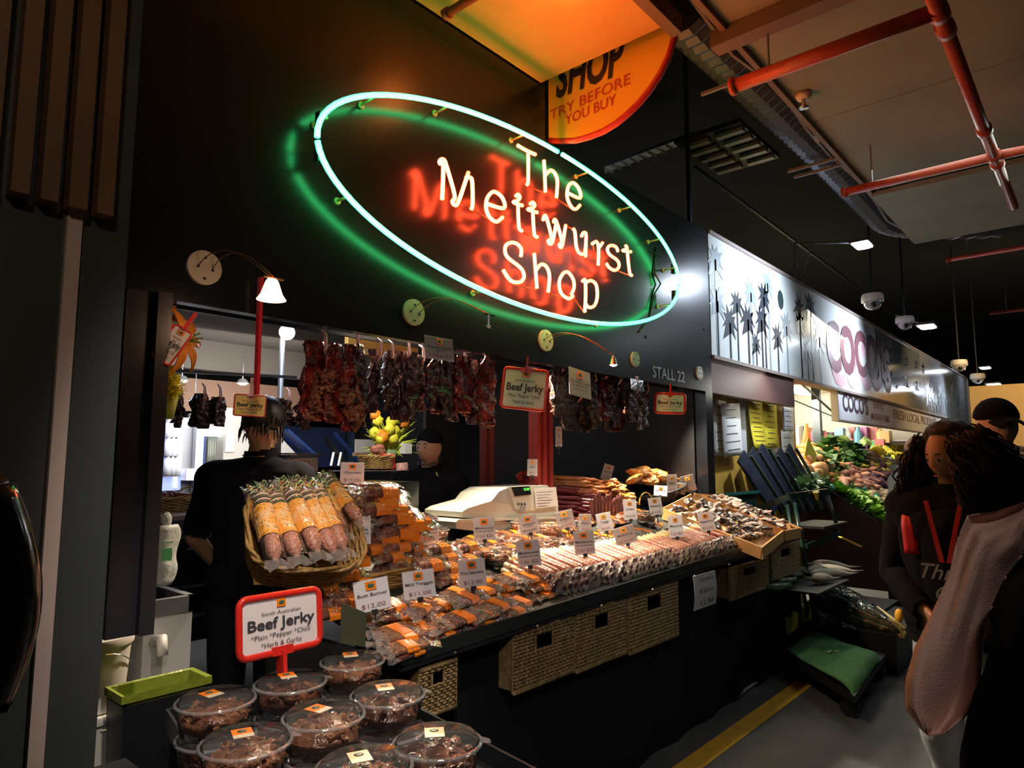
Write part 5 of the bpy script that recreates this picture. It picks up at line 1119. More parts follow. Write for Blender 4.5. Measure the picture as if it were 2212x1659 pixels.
panel('yellow_green_label', 653, 1022, 675, 1029, 2.99, mat('yg_label', (.5, .6, .1), .5), 'small yellow green label on the black terminal', 'label', .004)
t = thing('special_box', 'cream box lettered special with papers on top in the middle back', 'box', aty(653, 1005, 3.6)); b = B(); b.b2((-.10, 0, -.035), (.105, .2, .045)); part('carton', b, mat('cream_carton', (.62, .58, .50), .5), t)
b = B(); write(b, 'SPECIAL', .04, XZ((0, -.004, .012), 0), .005, wid=.12); part('lettering', b, INKR, t); b = B(); b.box((0, .08, .055), (.22, .2, .012), Matrix.Rotation(.1, 4, 'Z')); b.box((.02, .08, .068), (.2, .18, .008), Matrix.Rotation(-.1, 4, 'Z')); part('papers', b, mat('dark_papers', (.10, .10, .08), .5), t)
b = B(); b.ball(aty(627, 1030, 3.4), (.05, .04, .03), 12, 8, lambda d: 1 + .3 * noise.noise(d * 3)); single('blue_glove', b, mat('blue_glove', (.02, .18, .45), .4), 'crumpled blue glove or cloth beside the special box', 'glove', smooth=True)
q = aty(684, 1068, 2.85); t = thing('water_bottle', 'small clear bottle with blue label behind the sausages', 'bottle', q); b = B(); b.lathe([(0, -.05), (.02, -.05), (.02, .03), (.008, .05), (.008, .055)], 12); part('body', b, CLEAR, t, True); b = B(); b.lathe([(.0205, -.02), (.0205, .02)], 12); part('label_band', b, mat('blue_label', (.05, .1, .5), .5), t); b = B(); b.cyl((0, 0, .055), (0, 0, .07), .011); part('cap', b, WHITE, t)
t = thing('wicker_basket', 'wicker basket with large smallgoods before the flowers at the mid back', 'basket', aty(812, 1012, 4.25)); wicker(t, .20, .2, .09)
b = B(); [b.ball((random.uniform(-.06, .06), 0, .1 + random.uniform(0, .06)), (.05, .03, .03), 10, 8) for _ in range(6)]; part('smallgoods', b, mat('pink_meat', (.40, .15, .10), .5, bump=(40, .8)), t, True)
b = B(); b.tube([aty(868, 1000, 4.1), aty(869, 1018, 4.1), aty(869, 1032, 4.1)], [.045, .048, .045], 12); single('hanging_salami', b, mat('mottled_salami', (.34, .14, .11), .6, noise_=(50, (.5, .3, .25))), 'thick mottled salami standing left of the capped man', 'salami', smooth=True)
panel('glass_shelf', 790, 1016, 880, 1019, 4.0, STEEL, 'thin steel shelf edge under the flower basket', 'shelf', .4)
panel('white_jar', 875, 958, 890, 980, 4.3, WHITE, 'white patterned jar beside the capped man', 'jar', .08)
corrugated('corrugated_sheet', 'pale green corrugated sheet at the right side of the stall', 1368, 938, 1482, 1075, 4.9, mat('corrugated_green', (.50, .54, .42), .4, .3), 14, .014)
panel('dark_backdrop', 985, 845, 1370, 1090, 6.0, mat('backdrop', (.02, .022, .022), .7), 'dark curtain wall behind the red post', 'partition')
panel('grey_partition', 918, 880, 1000, 1060, 5.2, mat('grey_partition', (.09, .09, .085), .7), 'dim grey partition behind the capped man', 'partition')
t = thing('wire_rack', 'white wire shelves at the right back corner', 'rack', aty(1430, 850, 5.0)); b = B(); [b.bar((-.3, .0, .06 * k - .16), (.35, 0, .06 * k - .16), .015, .012) for k in range(6)]; part('shelf', b, WHITE, t); b = B(); b.b2((-.32, .05, -.3), (.4, .07, .3)); part('backing', b, DARKMET, t)
t = thing('monitor', 'dark wall monitor behind the bright red framed card', 'monitor', aty(1463, 872, 4.0)); b = B(); b.box((0, 0, 0), (.30, .04, .17)); part('screen', b, mat('screen_black', (.01, .01, .012), .15), t); b = B(); b.box((-.05, .04, -.14), (.03, .03, .14)); part('bracket', b, GREYM, t)
panel('map_card', 1484, 970, 1503, 1000, 2.7, WHITE, 'small white card with a red brown print at the right wall', 'card', .004)
b = B(); c = aty(1493, 985, 2.69); b.ball(c, (.03, .002, .018), 10, 4, lambda d: 1 + .4 * noise.noise(d * 3)); single('card_print', b, mat('print_red', (.6, .12, .05), .5), 'red brown map shape printed on the small white card', 'print')
for k in range(4):
    a_ = aty(1230 + 45 * k, 1000, 4.6); b = B(); b.tube([(a_.x, 4.6, .9), (a_.x + .02, 4.6, 1.5), (a_.x, 4.6, 2.1)], .07, 10); single('dark_drape', b, mat('drape', (.018, .024, .024), .7), 'dark hanging drape fold behind the red sausages', 'curtain', 'dark drape folds', True)
# ================================================================== jerky tubs on the corner tray
t = thing('corner_tray', 'black corner tray table holding the clear jerky tubs', 'tray', (1.15, 1.5, .74))
b = B(); P = [(.91, 2.13), (.66, 1.0), (1.30, .98), (1.47, 2.00)]; b.prism([(x - 1.15, y - 1.5) for x, y in P], .012); part('top', b, mat('tray_black', (.015, .016, .018), .3, coat=.3), t)
b = B()
for k in range(4): b.bar((P[k][0] - 1.15, P[k][1] - 1.5, .03), (P[(k + 1) % 4][0] - 1.15, P[(k + 1) % 4][1] - 1.5, .03), .008, .06)
part('edge', b, mat('rim_metal', (.05, .06, .065), .3, .7), t)
b = B(); b.prism([((x - 1.15) * .97, (y - 1.5) * .97) for x, y in P], -.74); part('skirt', b, mat('black_cloth', (.010, .012, .014), .8, spec=.15), t)
CONT = mat('jerky_chunks', (.16, .065, .035), .3, coat=.4, noise_=(45, (.30, .14, .07), .45, .7), bump=(60, .8, .01))
CONT2 = mat('jerky_chunks_dark', (.06, .022, .015), .3, coat=.4, noise_=(45, (.18, .07, .035), .45, .7), bump=(60, .8, .01))
RIMP = film('tub_rim_plastic', (.92, .94, .95), .55, .06, (25, .3, .01), (.8, .82, .85), .22)
def tub(name, lab, loc, rot, r=.098, cm=None, grp='clear tubs of jerky', lid=True, flat=1, seed=0):
    t = thing(name, lab, 'jerky tub', loc, (0, 0, rot), grp); random.seed(seed)
    h = .085 * flat
    b = B(); b.lathe([(r * .70, .004), (r * .78, .0), (r * .82, .01), (r * .93, h * .86), (r * .98, h * .88), (r * .98, h * .9)], 28); part('base', b, CLEAR, t, True)
    b = B()
    b.ball((0, 0, h * .45), (r * .80, r * .80, h * .40), 26, 14, lambda d: 1 + .13 * noise.noise(d * 4 + Vector((seed, 0, 0))) + .05 * noise.noise(d * 11))
    for k in range(60):
        a = random.uniform(0, 6.3); q = random.uniform(0, .66) ** .7 * r; z = h * random.uniform(.55, .80) * (1 - .3 * (q / r) ** 2)
        M_ = Matrix.Translation((q * math.cos(a), q * math.sin(a), z)) @ Matrix.Rotation(random.uniform(0, 6), 4, 'Z') @ Matrix.Rotation(random.uniform(-.5, .5), 4, 'X')
        b.slab(lambda s, w_: Vector(((s - .5) * .036, (w_ - .5) * .014, .005 * math.sin(s * 5 + k))), 4, 2, (0, 0, .006), M_)
    part('jerky', b, cm or CONT, t, 35, kind='stuff')
    b = B(); b.lathe([(r * .98, h * .88), (r * 1.0, h * .92), (r * .99, h * .97), (r * .93, h * .98)], 32); part('lid_rim', b, RIMP, t, True)
    b = B(); b.lathe([(r * .93, h * .98), (r * .90, h * 1.02), (r * .86, h * 1.10), (0.001, h * 1.12)], 32); lid_ = part('lid', b, CLEAR, t, True)
    b = B(); b.grid(lambda s, q: Vector((r * (.97 + .20 * s) , (q - .5) * r * .34 * (1 - .35 * s * s), h * .95 - .004 * s)), 4, 4); part('tab', b, RIMP, t, True)
    b = B(); b.box((-.006, .022, h * 1.12 + .001), (.042, .034, .0012)); part('label', b, ORANGE, lid_)
    b = B(); b.box((-.006, -.004, h * 1.12 + .001), (.042, .018, .0012)); part('weight_label', b, mat('cream_label', (.72, .62, .45), .5), lid_)
    b = B(); b.ball((-.006, .022, h * 1.12 + .002), (.010, .009, .0012), 12, 4); part('emblem', b, GREEN, lid_, True)
    return t
TL = [(467, 1500, 'leftmost jerky tub at the back left of the corner tray', -.1, 1), (628, 1462, 'jerky tub directly below the big red framed card', -.5, 1), (762, 1417, 'topmost jerky tub of the back stack by the counter rim', -.7, 2),
      (700, 1532, 'jerky tub in the middle of the tray with its orange label square on', -.0, 1), (838, 1488, 'jerky tub with a white and black mark, right of the middle one', -.7, 2), (532, 1588, 'large front left jerky tub with a white streak on its lid', -.55, 1),
      (787, 1640, 'front centre jerky tub at the bottom of the picture', -.6, 1), (945, 1588, 'rightmost jerky tub with lamp reflections on its lid', -.9, 2), (640, 1700, 'jerky tub cut off by the bottom edge between two others', -.3, 1)]
for k, (u, v, lab, ro, n) in enumerate(TL):
    p = atz(u, v, .935)
    tub('jerky_tub', lab, (p.x, p.y, .935 - .095), ro + .2, seed=k, cm=CONT if k % 3 != 1 else CONT2)
    tub('jerky_tub', 'lower tub stacked beneath: ' + lab.replace(' of the picture', '')[:60].rsplit(' ', 1)[0], (p.x + .004, p.y - .003, .753), ro + 1.2, seed=k + 20, cm=CONT2)
# snow pea dark card back
b = B(); a_ = aty(738, 1350, 1.74); c_ = aty(790, 1350, 1.86)
P4 = [aty(737, 1302, 1.80), aty(792, 1325, 1.80), aty(789, 1398, 1.80), aty(735, 1388, 1.80)]
b.add(P4 + [p + Vector((.004, .006, 0)) for p in P4], [(0, 3, 2, 1), (4, 5, 6, 7), (0, 1, 5, 4), (1, 2, 6, 5), (2, 3, 7, 6), (3, 0, 4, 7)])
single('turned_card', b, mat('olive_card_back', (.07, .075, .045), .45), 'dark olive back of a turned card left of the rum burner sticks'.replace('rum', 'bum'), 'card')
# ================================================================== sausages and packs
SKIN_D = mat('stick_skin_dark', (.10, .022, .018), .22, coat=.7, noise_=(60, (.17, .04, .025)), bump=(110, .7, .004))
SKIN_F = mat('fat_skin', (.19, .055, .038), .25, coat=.7, noise_=(80, (.30, .11, .07)), bump=(90, .7, .004))
SKIN_P = mat('salami_pink', (.36, .11, .075), .3, coat=.7, noise_=(90, (.55, .28, .2)), bump=(110, .9, .005))
SKIN_N = mat('snack_brown', (.19, .075, .03), .25, coat=.7, noise_=(50, (.34, .15, .06)), bump=(90, 1, .006))
OBAND = mat('orange_band', (1, .27, .005), .3, coat=.5, bump=(60, .6, .004))
OWBAND = mat('orange_white_band', (.95, .42, .05), .3, coat=.7, noise_=(14, (.90, .72, .45), .45, .6), bump=(90, .9, .005))
STRIP = mat('pale_label_strip', (.75, .70, .55), .4)
def sausage_curve(L, r, y, z, bend=0, n=9):
    P = []; rad = []
    for k in range(n):
        s = k / (n - 1); P.append((-L / 2 + L * s, y + bend * math.sin(math.pi * s), z)); e = min(s, 1 - s) * L / r
        rad.append(r * (math.sqrt(max(0, 1 - (1 - min(1, e)) ** 2)) * .75 + .25) if e < 1 else r)
    return P, rad
def flare(b, x, sx, w_, z, seed, L=.035):
    """crumpled clear end of a bag"""
    b.grid(lambda s, q: Vector((x + sx * L * q + .004 * math.sin(s * 17 + seed), (s - .5) * w_ * (1 + .35 * q), z + .012 * (1 - q) * math.sin(math.pi * s) + .010 * q * math.sin(s * 13 + seed * 2) )), 8, 4)
def pack(name, n, r, L, skin, band=.055, bx=0., lw=False, seed=0, wrap=True, seg=8):
    t = thing(name, 'x', 'sausage pack'); random.seed(seed)
    for k in range(n):
        y = (k - (n - 1) / 2) * r * 1.95; P, rad = sausage_curve(L * random.uniform(.96, 1.02), r, y, r, random.uniform(-.004, .004))
        b = B(); b.tube(P, rad, seg); part('sausage', b, skin, t, True)
    W_ = n * r * 1.95 + r * .5
    b = B(); b.slab(lambda s, q: Vector((bx + (q - .5) * band, (s - .5) * W_ * 1.02, r + (r + .0022) * math.sqrt(max(0, 1 - abs(2 * s - 1) ** (8 if n > 2 else 2.6 if n == 2 else 2))) - .0)) if True else 0, 10, 1, (0, 0, -.002)); 
    for s_ in (-1, 1): b.b2((bx - band / 2, s_ * W_ * .51 - .001, r * .3), (bx + band / 2, s_ * W_ * .51 + .001, r * 1.05))
    lb = part('label_band', b, OWBAND if lw else OBAND, t, 30)
    if n == 1:
        for k_ in range(4): b = B(); b.tube([(bx + band * .5 + .004 + .011 * k_ , 0, r), (bx + band * .5 + .010 + .011 * k_, 0, r)], r + .0022, 14, cap=False); part('label_strip', b, STRIP if k_ % 2 else GREEN, lb, True)
    if n == 2: b = B(); b.box((bx, -W_ * .30, r * 1.82), (band * .86, r * .35, .002), Matrix.Rotation(.55, 4, 'X')); part('label_strip', b, STRIP, lb); 
    if wrap:
        b = B()
        b.grid(lambda s, q: Vector(((q - .5) * L, (s - .5) * (W_ + .006), r * .9 + (r * 1.25) * math.sqrt(max(0, 1 - abs(2 * s - 1) ** 3)) + .0025 * noise.noise(Vector((s * 6, q * 14, seed))))), 10, 10)
        part('clear_wrap', b, FILM, t, True)
    b = B(); flare(b, -L / 2 + .01, -1, W_, r, seed); part('bag_end', b, FILM2, t, True); b = B(); flare(b, L / 2 - .01, 1, W_, r, seed + 3); part('bag_end', b, FILM2, t, True)
    return keep(t)
PROTO = [pack('stick_pack', 5, .0092, .19, SKIN_D, .052, .01, seed=1), pack('fat_pack', 2, .0225, .155, SKIN_F, .065, .02, seed=2), pack('snack_pack', 6, .0085, .17, SKIN_N, .05, .0, seed=3), pack('salami_pack', 1, .026, .30, SKIN_P, .125, .01, lw=True, seed=4)]
STK, FAT, SNK, SAL = PROTO
USED = set()
ORD = ['first', 'second', 'third', 'fourth', 'fifth', 'sixth', 'seventh', 'eighth', 'ninth', 'tenth', 'eleventh', 'twelfth', 'thirteenth', 'fourteenth', 'fifteenth', 'sixteenth', 'seventeenth', 'eighteenth', 'nineteenth', 'twentieth']
def place(proto, P, rot, lab, grp, scale=None):
    if proto.name not in USED:
        USED.add(proto.name); proto.location = P; proto.rotation_euler = rot; proto['label'] = lab; proto['group'] = grp
        if scale: proto.scale = (scale,) * 3
        return proto
    return dup(proto, P, rot, lab, grp, scale=scale)
tilt = math.atan2(.20, .82)
def relabel(obs, base, rows, where):
    """name things by row (front to back) and by their order from the left in it"""
    obs = sorted(obs, key=lambda o: o.location.y - .6 * o.location.z); n = len(rows); m = math.ceil(len(obs) / n)
    for r_ in range(n):
        for k, o in enumerate(sorted(obs[r_ * m:(r_ + 1) * m], key=lambda o: o.location.x)): o['label'] = '%s, %s row, %s from the left, %s' % (base, rows[r_], ORD[k], where)
def onT(proto, u, v, h, yaw, lab, grp, scale=None, jit=.05):
    P = tp_(u, v, h); rm = Matrix.Rotation(tilt * .9, 4, 'X') @ Matrix.Rotation(yaw + random.uniform(-jit, jit), 4, 'Z') @ Matrix.Rotation(random.uniform(-.05, .05), 4, 'X')
    return place(proto, P, rm.to_euler(), lab, grp, scale)
random.seed(21); _l = []
G1 = 'thin stick packs in the left front tray'
LS = 'pack of thin dark sausage sticks with orange band in the left front tray'
for (u, v, h, ya) in ((862,1392,.0,.05),(950,1372,.0,.15),(1035,1345,.0,.1),(1105,1322,.0,.1),(868,1378,.022,-.1),(962,1350,.022,.25),(1045,1328,.022,.2),(1120,1305,.0,.1),
                      (850,1352,.0,.0),(930,1335,.01,.2),(1010,1318,.0,.15),(860,1330,.03,-.1),(945,1312,.025,.3),(1015,1302,.025,.25),(1050,1292,.0,.2),(845,1312,.045,.1),(905,1302,.03,.4),(985,1285,.03,.35),(1040,1280,.03,.1),(880,1408,.0,.1),(900,1318,.04,.5),(1005,1296,.045,.15),(1070,1312,.03,.2),(995,1338,.03,.1),(905,1362,.02,.1)):
    _l.append(onT(STK, u, v, h, ya, LS, G1))
relabel(_l, 'thin stick pack', ('front', 'second', 'third'), 'left front tray')
_l = []
G2 = 'knobbly snack packs left of the long sausages'; LN = 'pack of knobbly brown snack sausages with orange band beside the long sausages'
for (u, v, h, ya) in ((1075,1288,.0,.1),(1130,1280,.0,.1),(1170,1285,.0,.1),(1085,1270,.02,.0),(1130,1262,.025,.15),(1165,1268,.02,.0),(1105,1252,.04,.1),(1060,1262,.02,-.1),(1140,1250,.045,.1),(1040,1258,.03,.3),(872,1396,.02,.0),(860,1368,.025,.1)):
    _l.append(onT(SNK, u, v, h, ya, LN, G2))
relabel(_l, 'knobbly snack pack', ('front', 'back'), 'left of the long sausages')
_l = []
G3 = 'fat sausage packs stacked behind the front cards'; LF = 'pack of two fat brown sausages with an orange label, stacked behind the front cards'
for (u, v, h, ya) in ((700,1310,.0,.0),(770,1290,.0,.05),(690,1290,.03,.0),(765,1268,.03,.05),(690,1262,.06,.0),(735,1250,.07,.0),(800,1262,.0,.05),(850,1258,.0,.05),(840,1240,.04,.05),(705,1228,.09,.0),(760,1222,.09,.0),(835,1212,.09,.05),(668,1210,.10,.1),(722,1200,.12,.1),(790,1196,.12,.0),(850,1190,.12,.1),
    (905,1262,.0,.0),(965,1262,.0,.05),(960,1238,.03,.05),(890,1235,.03,.0),(955,1215,.05,.1),(900,1210,.06,.1),(940,1195,.08,.1),(1000,1190,.06,.1),(880,1192,.09,.1),(870,1228,.06,.0),(1000,1222,.03,.1),(1030,1205,.03,.2),
    (700,1335,.0,.0),(660,1240,.07,.1),(920,1230,.07,.1),(745,1310,.02,.0),(660,1262,.05,.0)):
    _l.append(onT(FAT, u, v, h, ya, LF, G3))
relabel(_l, 'fat two sausage pack', ('front', 'second', 'third', 'fourth', 'back'), 'behind front cards')
_l = []
# middle and back of the counter
G4 = 'flat sausage packs over the middle of the counter'; LM = 'flat sausage pack with orange label in the middle rows of the counter'
random.seed(31)
for k in range(74):
    u = random.uniform(1020, 1560); v = 1238 - (u - 1020) * .20 + random.uniform(-52, 5) - 18
    if 1080 < u < 1230 and v > 1205: v -= 28
    _l.append(onT([STK, FAT, SNK][k % 3], u, v, random.uniform(0, .03), random.uniform(-.3, .6), LM, G4, .88, .1))
relabel(_l, 'flat sausage pack', ('front', 'second', 'third', 'fourth', 'back'), 'middle of the counter')
_l = []
# long sausages: axis runs across the counter, tails over the rim
b = None
t = thing('long_sausage', 'x', 'sausage pack'); P, rad = sausage_curve(.27, .0135, 0, .0135, .003, 11); b = B(); b.tube(P, rad, 9); part('sausage', b, SKIN_P, t, True)
b = B(); b.tube([(.045 + .012 * k, .0006, .0138) for k in range(7)], .0147, 9, cap=False); part('label_band', b, OWBAND, t, True)
b = B(); b.grid(lambda s, q: Vector((-.135 - .055 * q, (.006 + .040 * q) * math.cos(s * 6.28) , .014 + (.006 + .030 * q) * math.sin(s * 6.28) + .008 * q)), 10, 3); flare(b, .125, 1, .03, .012, 5, .03)
part('clear_wrap', b, FILM2, t, True)
b = B(); b.ball((-.150, 0, .016), (.010, .013, .018), 8, 6); b.ball((-.180, .006, .030), (.006, .012, .014), 8, 6); b.tube([(-.15, 0, .016), (-.18, .006, .03)], .004, 5); part('end_knot', b, mat('dark_end', (.06, .02, .035), .3, coat=.5), t, True)
LONG = keep(t)
random.seed(5)
G5 = 'long film-wrapped sausages laid side by side across the counter'
groups = [((1150, 1270), (1300, 1235), 14, 3), ((1300, 1240), (1430, 1205), 14, 3), ((1435, 1212), (1545, 1178), 14, 3), ((1545, 1180), (1650, 1150), 13, 3)]
GL = ['nearest group', 'second group', 'third group', 'fourth group']
for gi, (p0, p1, n, ly) in enumerate(groups):
    a_, c_ = tp_(*p0), tp_(*p1)
    for l_ in range(ly):
        for k in range(n - l_):
            q = a_.lerp(c_, (k + .5 * l_) / (n - 1)); q = q + Vector((random.uniform(-.004, .004), .01 + .012 * l_ + random.uniform(-.012, .012), .024 * l_))
            # centre of the sausage sits 14 cm behind its front end
            rm = Matrix.Rotation(tilt, 4, 'X') @ Matrix.Rotation(R(90) + random.uniform(-.06, .06), 4, 'Z') @ Matrix.Rotation(random.uniform(-.3, .3), 4, 'X')
            place(LONG, q + Vector((0, .055, .02)), rm.to_euler(), '%s layer, %s from the left, long pink filmed sausage of the %s' % (('bottom', 'middle', 'top')[l_], ORD[k], GL[gi]), G5 + ', %s group' % ('first', 'second', 'third', 'fourth')[gi])
# small tubs among the packs
for k, (u, v, lab) in enumerate(((1075, 1218, 'small clear tub of jerky behind the fire starters card'), (1180, 1192, 'small clear tub right of the pork mettwurst card'), (1130, 1152, 'flat clear tub of dark jerky in front of the register'), (940, 1172, 'small clear tub behind the grandfathers card'), (1190, 1158, 'clear tub of dark jerky between two tilted cards'), (1395, 1128, 'clear tub with gold ribbon left of the wooden trays'))):
    p = tp_(u, v, .02); tub('small_tub', lab, p, .3 * k, r=.075, grp='small tubs among the packs', seed=40 + k, flat=.8)
# upright basket of big salami at the left
t = thing('wicker_basket', 'tilted wicker basket holding the upright orange labelled salami', 'basket', aty(640, 1192, 2.22), (R(46), R(4), R(-16))); wicker(t, .33, .29, .13, 1.2, 10)
BS = t
random.seed(9)
GS = 'big salami standing in the tilted wicker basket'
sal = [(570,1190,560,1085), (612,1180,590,1090), (655,1170,625,1080), (690,1175,652,1075), (712,1165,680,1075), (600,1150,575,1075), (640,1148,615,1062), (672,1140,645,1060), (712,1130,690,1062), (560,1150,548,1090), (745,1105,708,1052)]
SLL = ['front left salami of the tilted basket, label dark striped', 'second front salami from the left in the tilted basket', 'third front salami from the left in the tilted basket', 'fourth front salami in the tilted basket', 'rightmost front salami touching the basket rim', 'back row salami at the left of the tilted basket', 'back row salami under the mettwurst price card', 'back row salami right of the mettwurst price card', 'back row salami at the right rim', 'salami at the far left rim with its film flared', 'salami poking up highest at the basket\'s right with bag end flared']
for k, (u0, v0, u1, v1) in enumerate(sal):
    y0 = 2.02 + (.10 if k > 4 else 0); a_ = aty(u0 + 18, v0 + 20, y0); c_ = aty(u1, v1, y0 + .16); d = (c_ - a_).normalized()
    rm = d.to_track_quat('X', 'Z').to_euler()
    place(SAL, (a_ + c_) / 2, rm, SLL[k], GS, 1.0 if k < 5 else .95)
# second basket with stacked curved salami
t = thing('wicker_basket', 'low wicker basket under the stacked brown salami packs', 'basket', (1.80, 2.42, 1.0), (R(10), 0, R(-5))); wicker(t, .42, .3, .10, 1.15, 8)
GC = 'brown salami packs stacked in the low basket'
for k, (u, v, h, ya) in enumerate(((815,1178,.04,.0),(830,1160,.06,.05),(850,1145,.08,.0),(835,1128,.10,.05),(825,1112,.12,.0),(820,1098,.14,.05),(812,1086,.15,.0),(800,1075,.16,.1),(760,1090,.13,.5),(750,1112,.11,.5),(865,1165,.05,.0),(870,1140,.08,.1),(735,1095,.13,.9),(790,1108,.12,.2))):
    P = aty(u, v, 2.38) + Vector((random.uniform(-.05, .05), random.uniform(-.02, .02), 0)); _l.append(place(FAT, P, (tilt, random.uniform(-.1, .1), ya - .1), 'x', GC, 1.3))
relabel(_l, 'brown salami pack', ('front', 'middle', 'back'), 'pile by the cash desk')
# loose sausages behind the register
MAR = mat('maroon_sausage', (.16, .012, .018), .4, coat=.3, noise_=(20, (.10, .01, .02))); BRN = mat('orange_brown_sausage', (.55, .20, .05), .4, coat=.3, noise_=(20, (.32, .10, .03))); DKS = mat('dark_plum_sausage', (.10, .03, .03), .45, coat=.2); RDS = mat('bright_red_sausage', (.40, .02, .015), .35, coat=.3)
random.seed(14)
P, rad = sausage_curve(.34, .0145, 0, 0, .03, 10); b = B(); b.tube(P, rad, 8); sm = {n_: b.mesh('sausage', m_, True) for n_, m_ in (('maroon', MAR), ('tan', BRN), ('plum', DKS))}
def loose(kind, u, v, y, lab, grp, ry=0, rz=0):
    o = bpy.data.objects.new('loose_sausage', sm[kind]); COL.objects.link(o); o.location = aty(u, v, y); o.rotation_euler = (random.uniform(-.3, .3), ry + random.uniform(-.06, .06), rz + random.uniform(-.08, .08)); tag(o, lab, 'sausage', grp)
for r_ in range(13):
    for c_ in range(4):
        u = 1218 + c_ * 26 + r_ * 6; v = 1030 + r_ * 9.5 + c_ * 4
        if r_ < 4: k, lab, g = 'tan', 'orange brown bare sausage at the top of the pile behind the register', 'orange brown sausages behind the register'
        elif c_ < 2: k, lab, g = 'maroon', 'maroon bare sausage, row %s down in the pile behind the register' % ORD[r_], 'maroon sausages behind the register'
        else: k, lab, g = 'plum', 'dark plum bare sausage, row %s down, right of the maroon ones' % ORD[r_], 'dark plum sausages behind the register'
        y = 2.86 - r_ * .016
        for d_ in range(2): loose(k, u + d_ * 9, v + d_ * 5, y - .015 * d_, lab, g, .06, -.75)
for r_ in range(8): 
    for c_ in range(4): loose('maroon', 1205 + c_ * 10, 1050 + r_ * 11 + c_ * 3, 2.84 - .01 * r_, 'maroon bare sausage in the pile behind the register', 'maroon sausages behind the register', .1, -.4)
for k in range(12): loose('plum', 1290 + k * 7, 1118 - (k % 3) * 6 + k * 1.2, 2.6, 'dark curved sausage coiled before the cards', 'dark coiled sausages behind the cards', .9 + .05 * k, .3)
for k in range(26):
    b = B(); q = aty(1120 + random.uniform(0, 42), 1022 + random.uniform(0, 28), 2.95); b.ball(q, (.022, .02, .02), 8, 6); single('cocktail_sausage', b, RDS, 'small bright red round sausage left of the red post', 'sausage', 'red round sausages by the red post', True)
# snack bags: crumpled pillow bags
def bagmesh(i, m, nm='snack_bag'):
    q = B(); random.seed(i)
    q.ball((0, 0, .015), ((.072, .026, .015) if i in (0, 1, 2, 5) else (.07, .05, .022)), 16, 10, lambda d: 1 + .22 * noise.noise(d * 3.4 + Vector((i * 5, 0, 0))) + .16 * noise.noise(d * 9)); return q.mesh(nm, m, 30)
SILB = mat('silver_snack', (.46, .42, .40), .15, .5, coat=.7, noise_=(26, (.05, .035, .04), .42, .55), bump=(50, 1, .02)); ORB = mat('orange_snack', (.85, .30, .04), .2, coat=.8, noise_=(18, (.70, .45, .22), .45, .6), bump=(50, 1, .02)); PKB = mat('pink_snack', (.55, .33, .26), .15, .2, coat=.8, noise_=(22, (.75, .66, .6), .4, .6), bump=(50, 1, .02))
bm_ = [bagmesh(i, m) for i, m in enumerate((SILB, PKB, SILB, ORB, ORB, PKB))]
def bag(k, p, lab, grp, s=1):
    o = bpy.data.objects.new('snack_bag', bm_[k]); COL.objects.link(o); o.location = p; o.rotation_euler = (random.uniform(-.5, .5), random.uniform(-.5, .5), random.uniform(0, 6.3)); o.scale = (s, s, s); tag(o, lab, 'snack bag', grp)
# wooden trays
WD = mat('pine_tray', (.62, .36, .15), .5, noise_=(7, (.52, .28, .10)), bump=(60, .3, .003))
def q3(u, v, z): return atz(u, v, z)
TR = {'a': (4.62, 2.10, 1.035), 'b': (5.48, 2.02, 1.04)}
def tray(lab, pts):
    """pts: four top-rim corners as pixel + height, near-left, far-left, far-right, near-right"""
    C = [Vector(p) for p in pts]; cen = sum(C, Vector()) / 4; t = thing('wooden_tray', lab, 'tray', cen)
    dn = Vector((0, 0, -.075))
    for k in range(4):
        a_, c_ = C[k] - cen, C[(k + 1) % 4] - cen; b = B(); b.bar(a_ + dn / 2, c_ + dn / 2, .012, .075); part('side', b, WD, t)
    b = B(); b.add([p - cen + dn for p in C] + [p - cen + dn * .9 for p in C], [(0, 1, 2, 3), (7, 6, 5, 4)]); part('bottom', b, WD, t); return C
def ptt(u, v, h): return tp_(u, v, h)
T1 = tray('nearer wooden tray of glossy dark snack bags at the counter end', [ptt(1432, 1098, .085), aty(1496, 1066, 2.36), ptt(1692, 1145, .085), ptt(1645, 1182, .085)])
T2 = tray('further wooden tray of pinkish snack bags at the counter right end', [aty(1500, 1065, 2.36), aty(1566, 1072, 2.36), ptt(1728, 1140, .085), ptt(1694, 1146, .085)])
random.seed(77)
for T, n, k0, lab, grp in ((T1, 96, (0, 1, 2), 'shiny black and silver snack bag in the nearer wooden tray', 'snack bags in the nearer wooden tray'), (T2, 70, (1, 5, 0), 'pinkish silver snack bag in the further wooden tray', 'snack bags in the further wooden tray')):
    for k in range(n):
        s, q = random.uniform(.08, .92), random.uniform(.1, .9); p = T[0].lerp(T[3], s).lerp(T[1].lerp(T[2], s), q)
        bag(k0[k % 3], p + Vector((0, 0, .0 + .03 * (k / n) - .02)), lab, grp, .75)
# black bowl with orange bags, orange bags further left
t = thing('black_basket', 'round black woven basket tipped forward full of orange snack bags', 'basket', aty(1412, 1066, 2.72)); b = B(); b.lathe([(.04, -.10), (.17, -.05), (.25, .05), (.24, .055), (.16, -.03)], 22, Matrix.Rotation(-.25, 4, 'Y')); part('bowl', b, mat('black_woven', (.012, .013, .015), .5, bump=(90, 1, .01)), t, True)
b = B(); b.tube([(.25 * math.cos(R(15 * k)), .25 * math.sin(R(15 * k)), .05 + .25 * .25 * math.cos(R(15 * k)) * 1) for k in range(24)], .009, 6, closed=True); part('rim', b, mat('black_woven', (.012, .013, .015), .5), t, True)
for k in range(30): bag(3 + k % 2, aty(1372 + k * 3.5, 1026 + random.uniform(-12, 14) + k * .5, 2.62 + random.uniform(0, .2)), 'orange snack bag heaped in the black basket', 'orange snack bags in the black basket', 1.15)
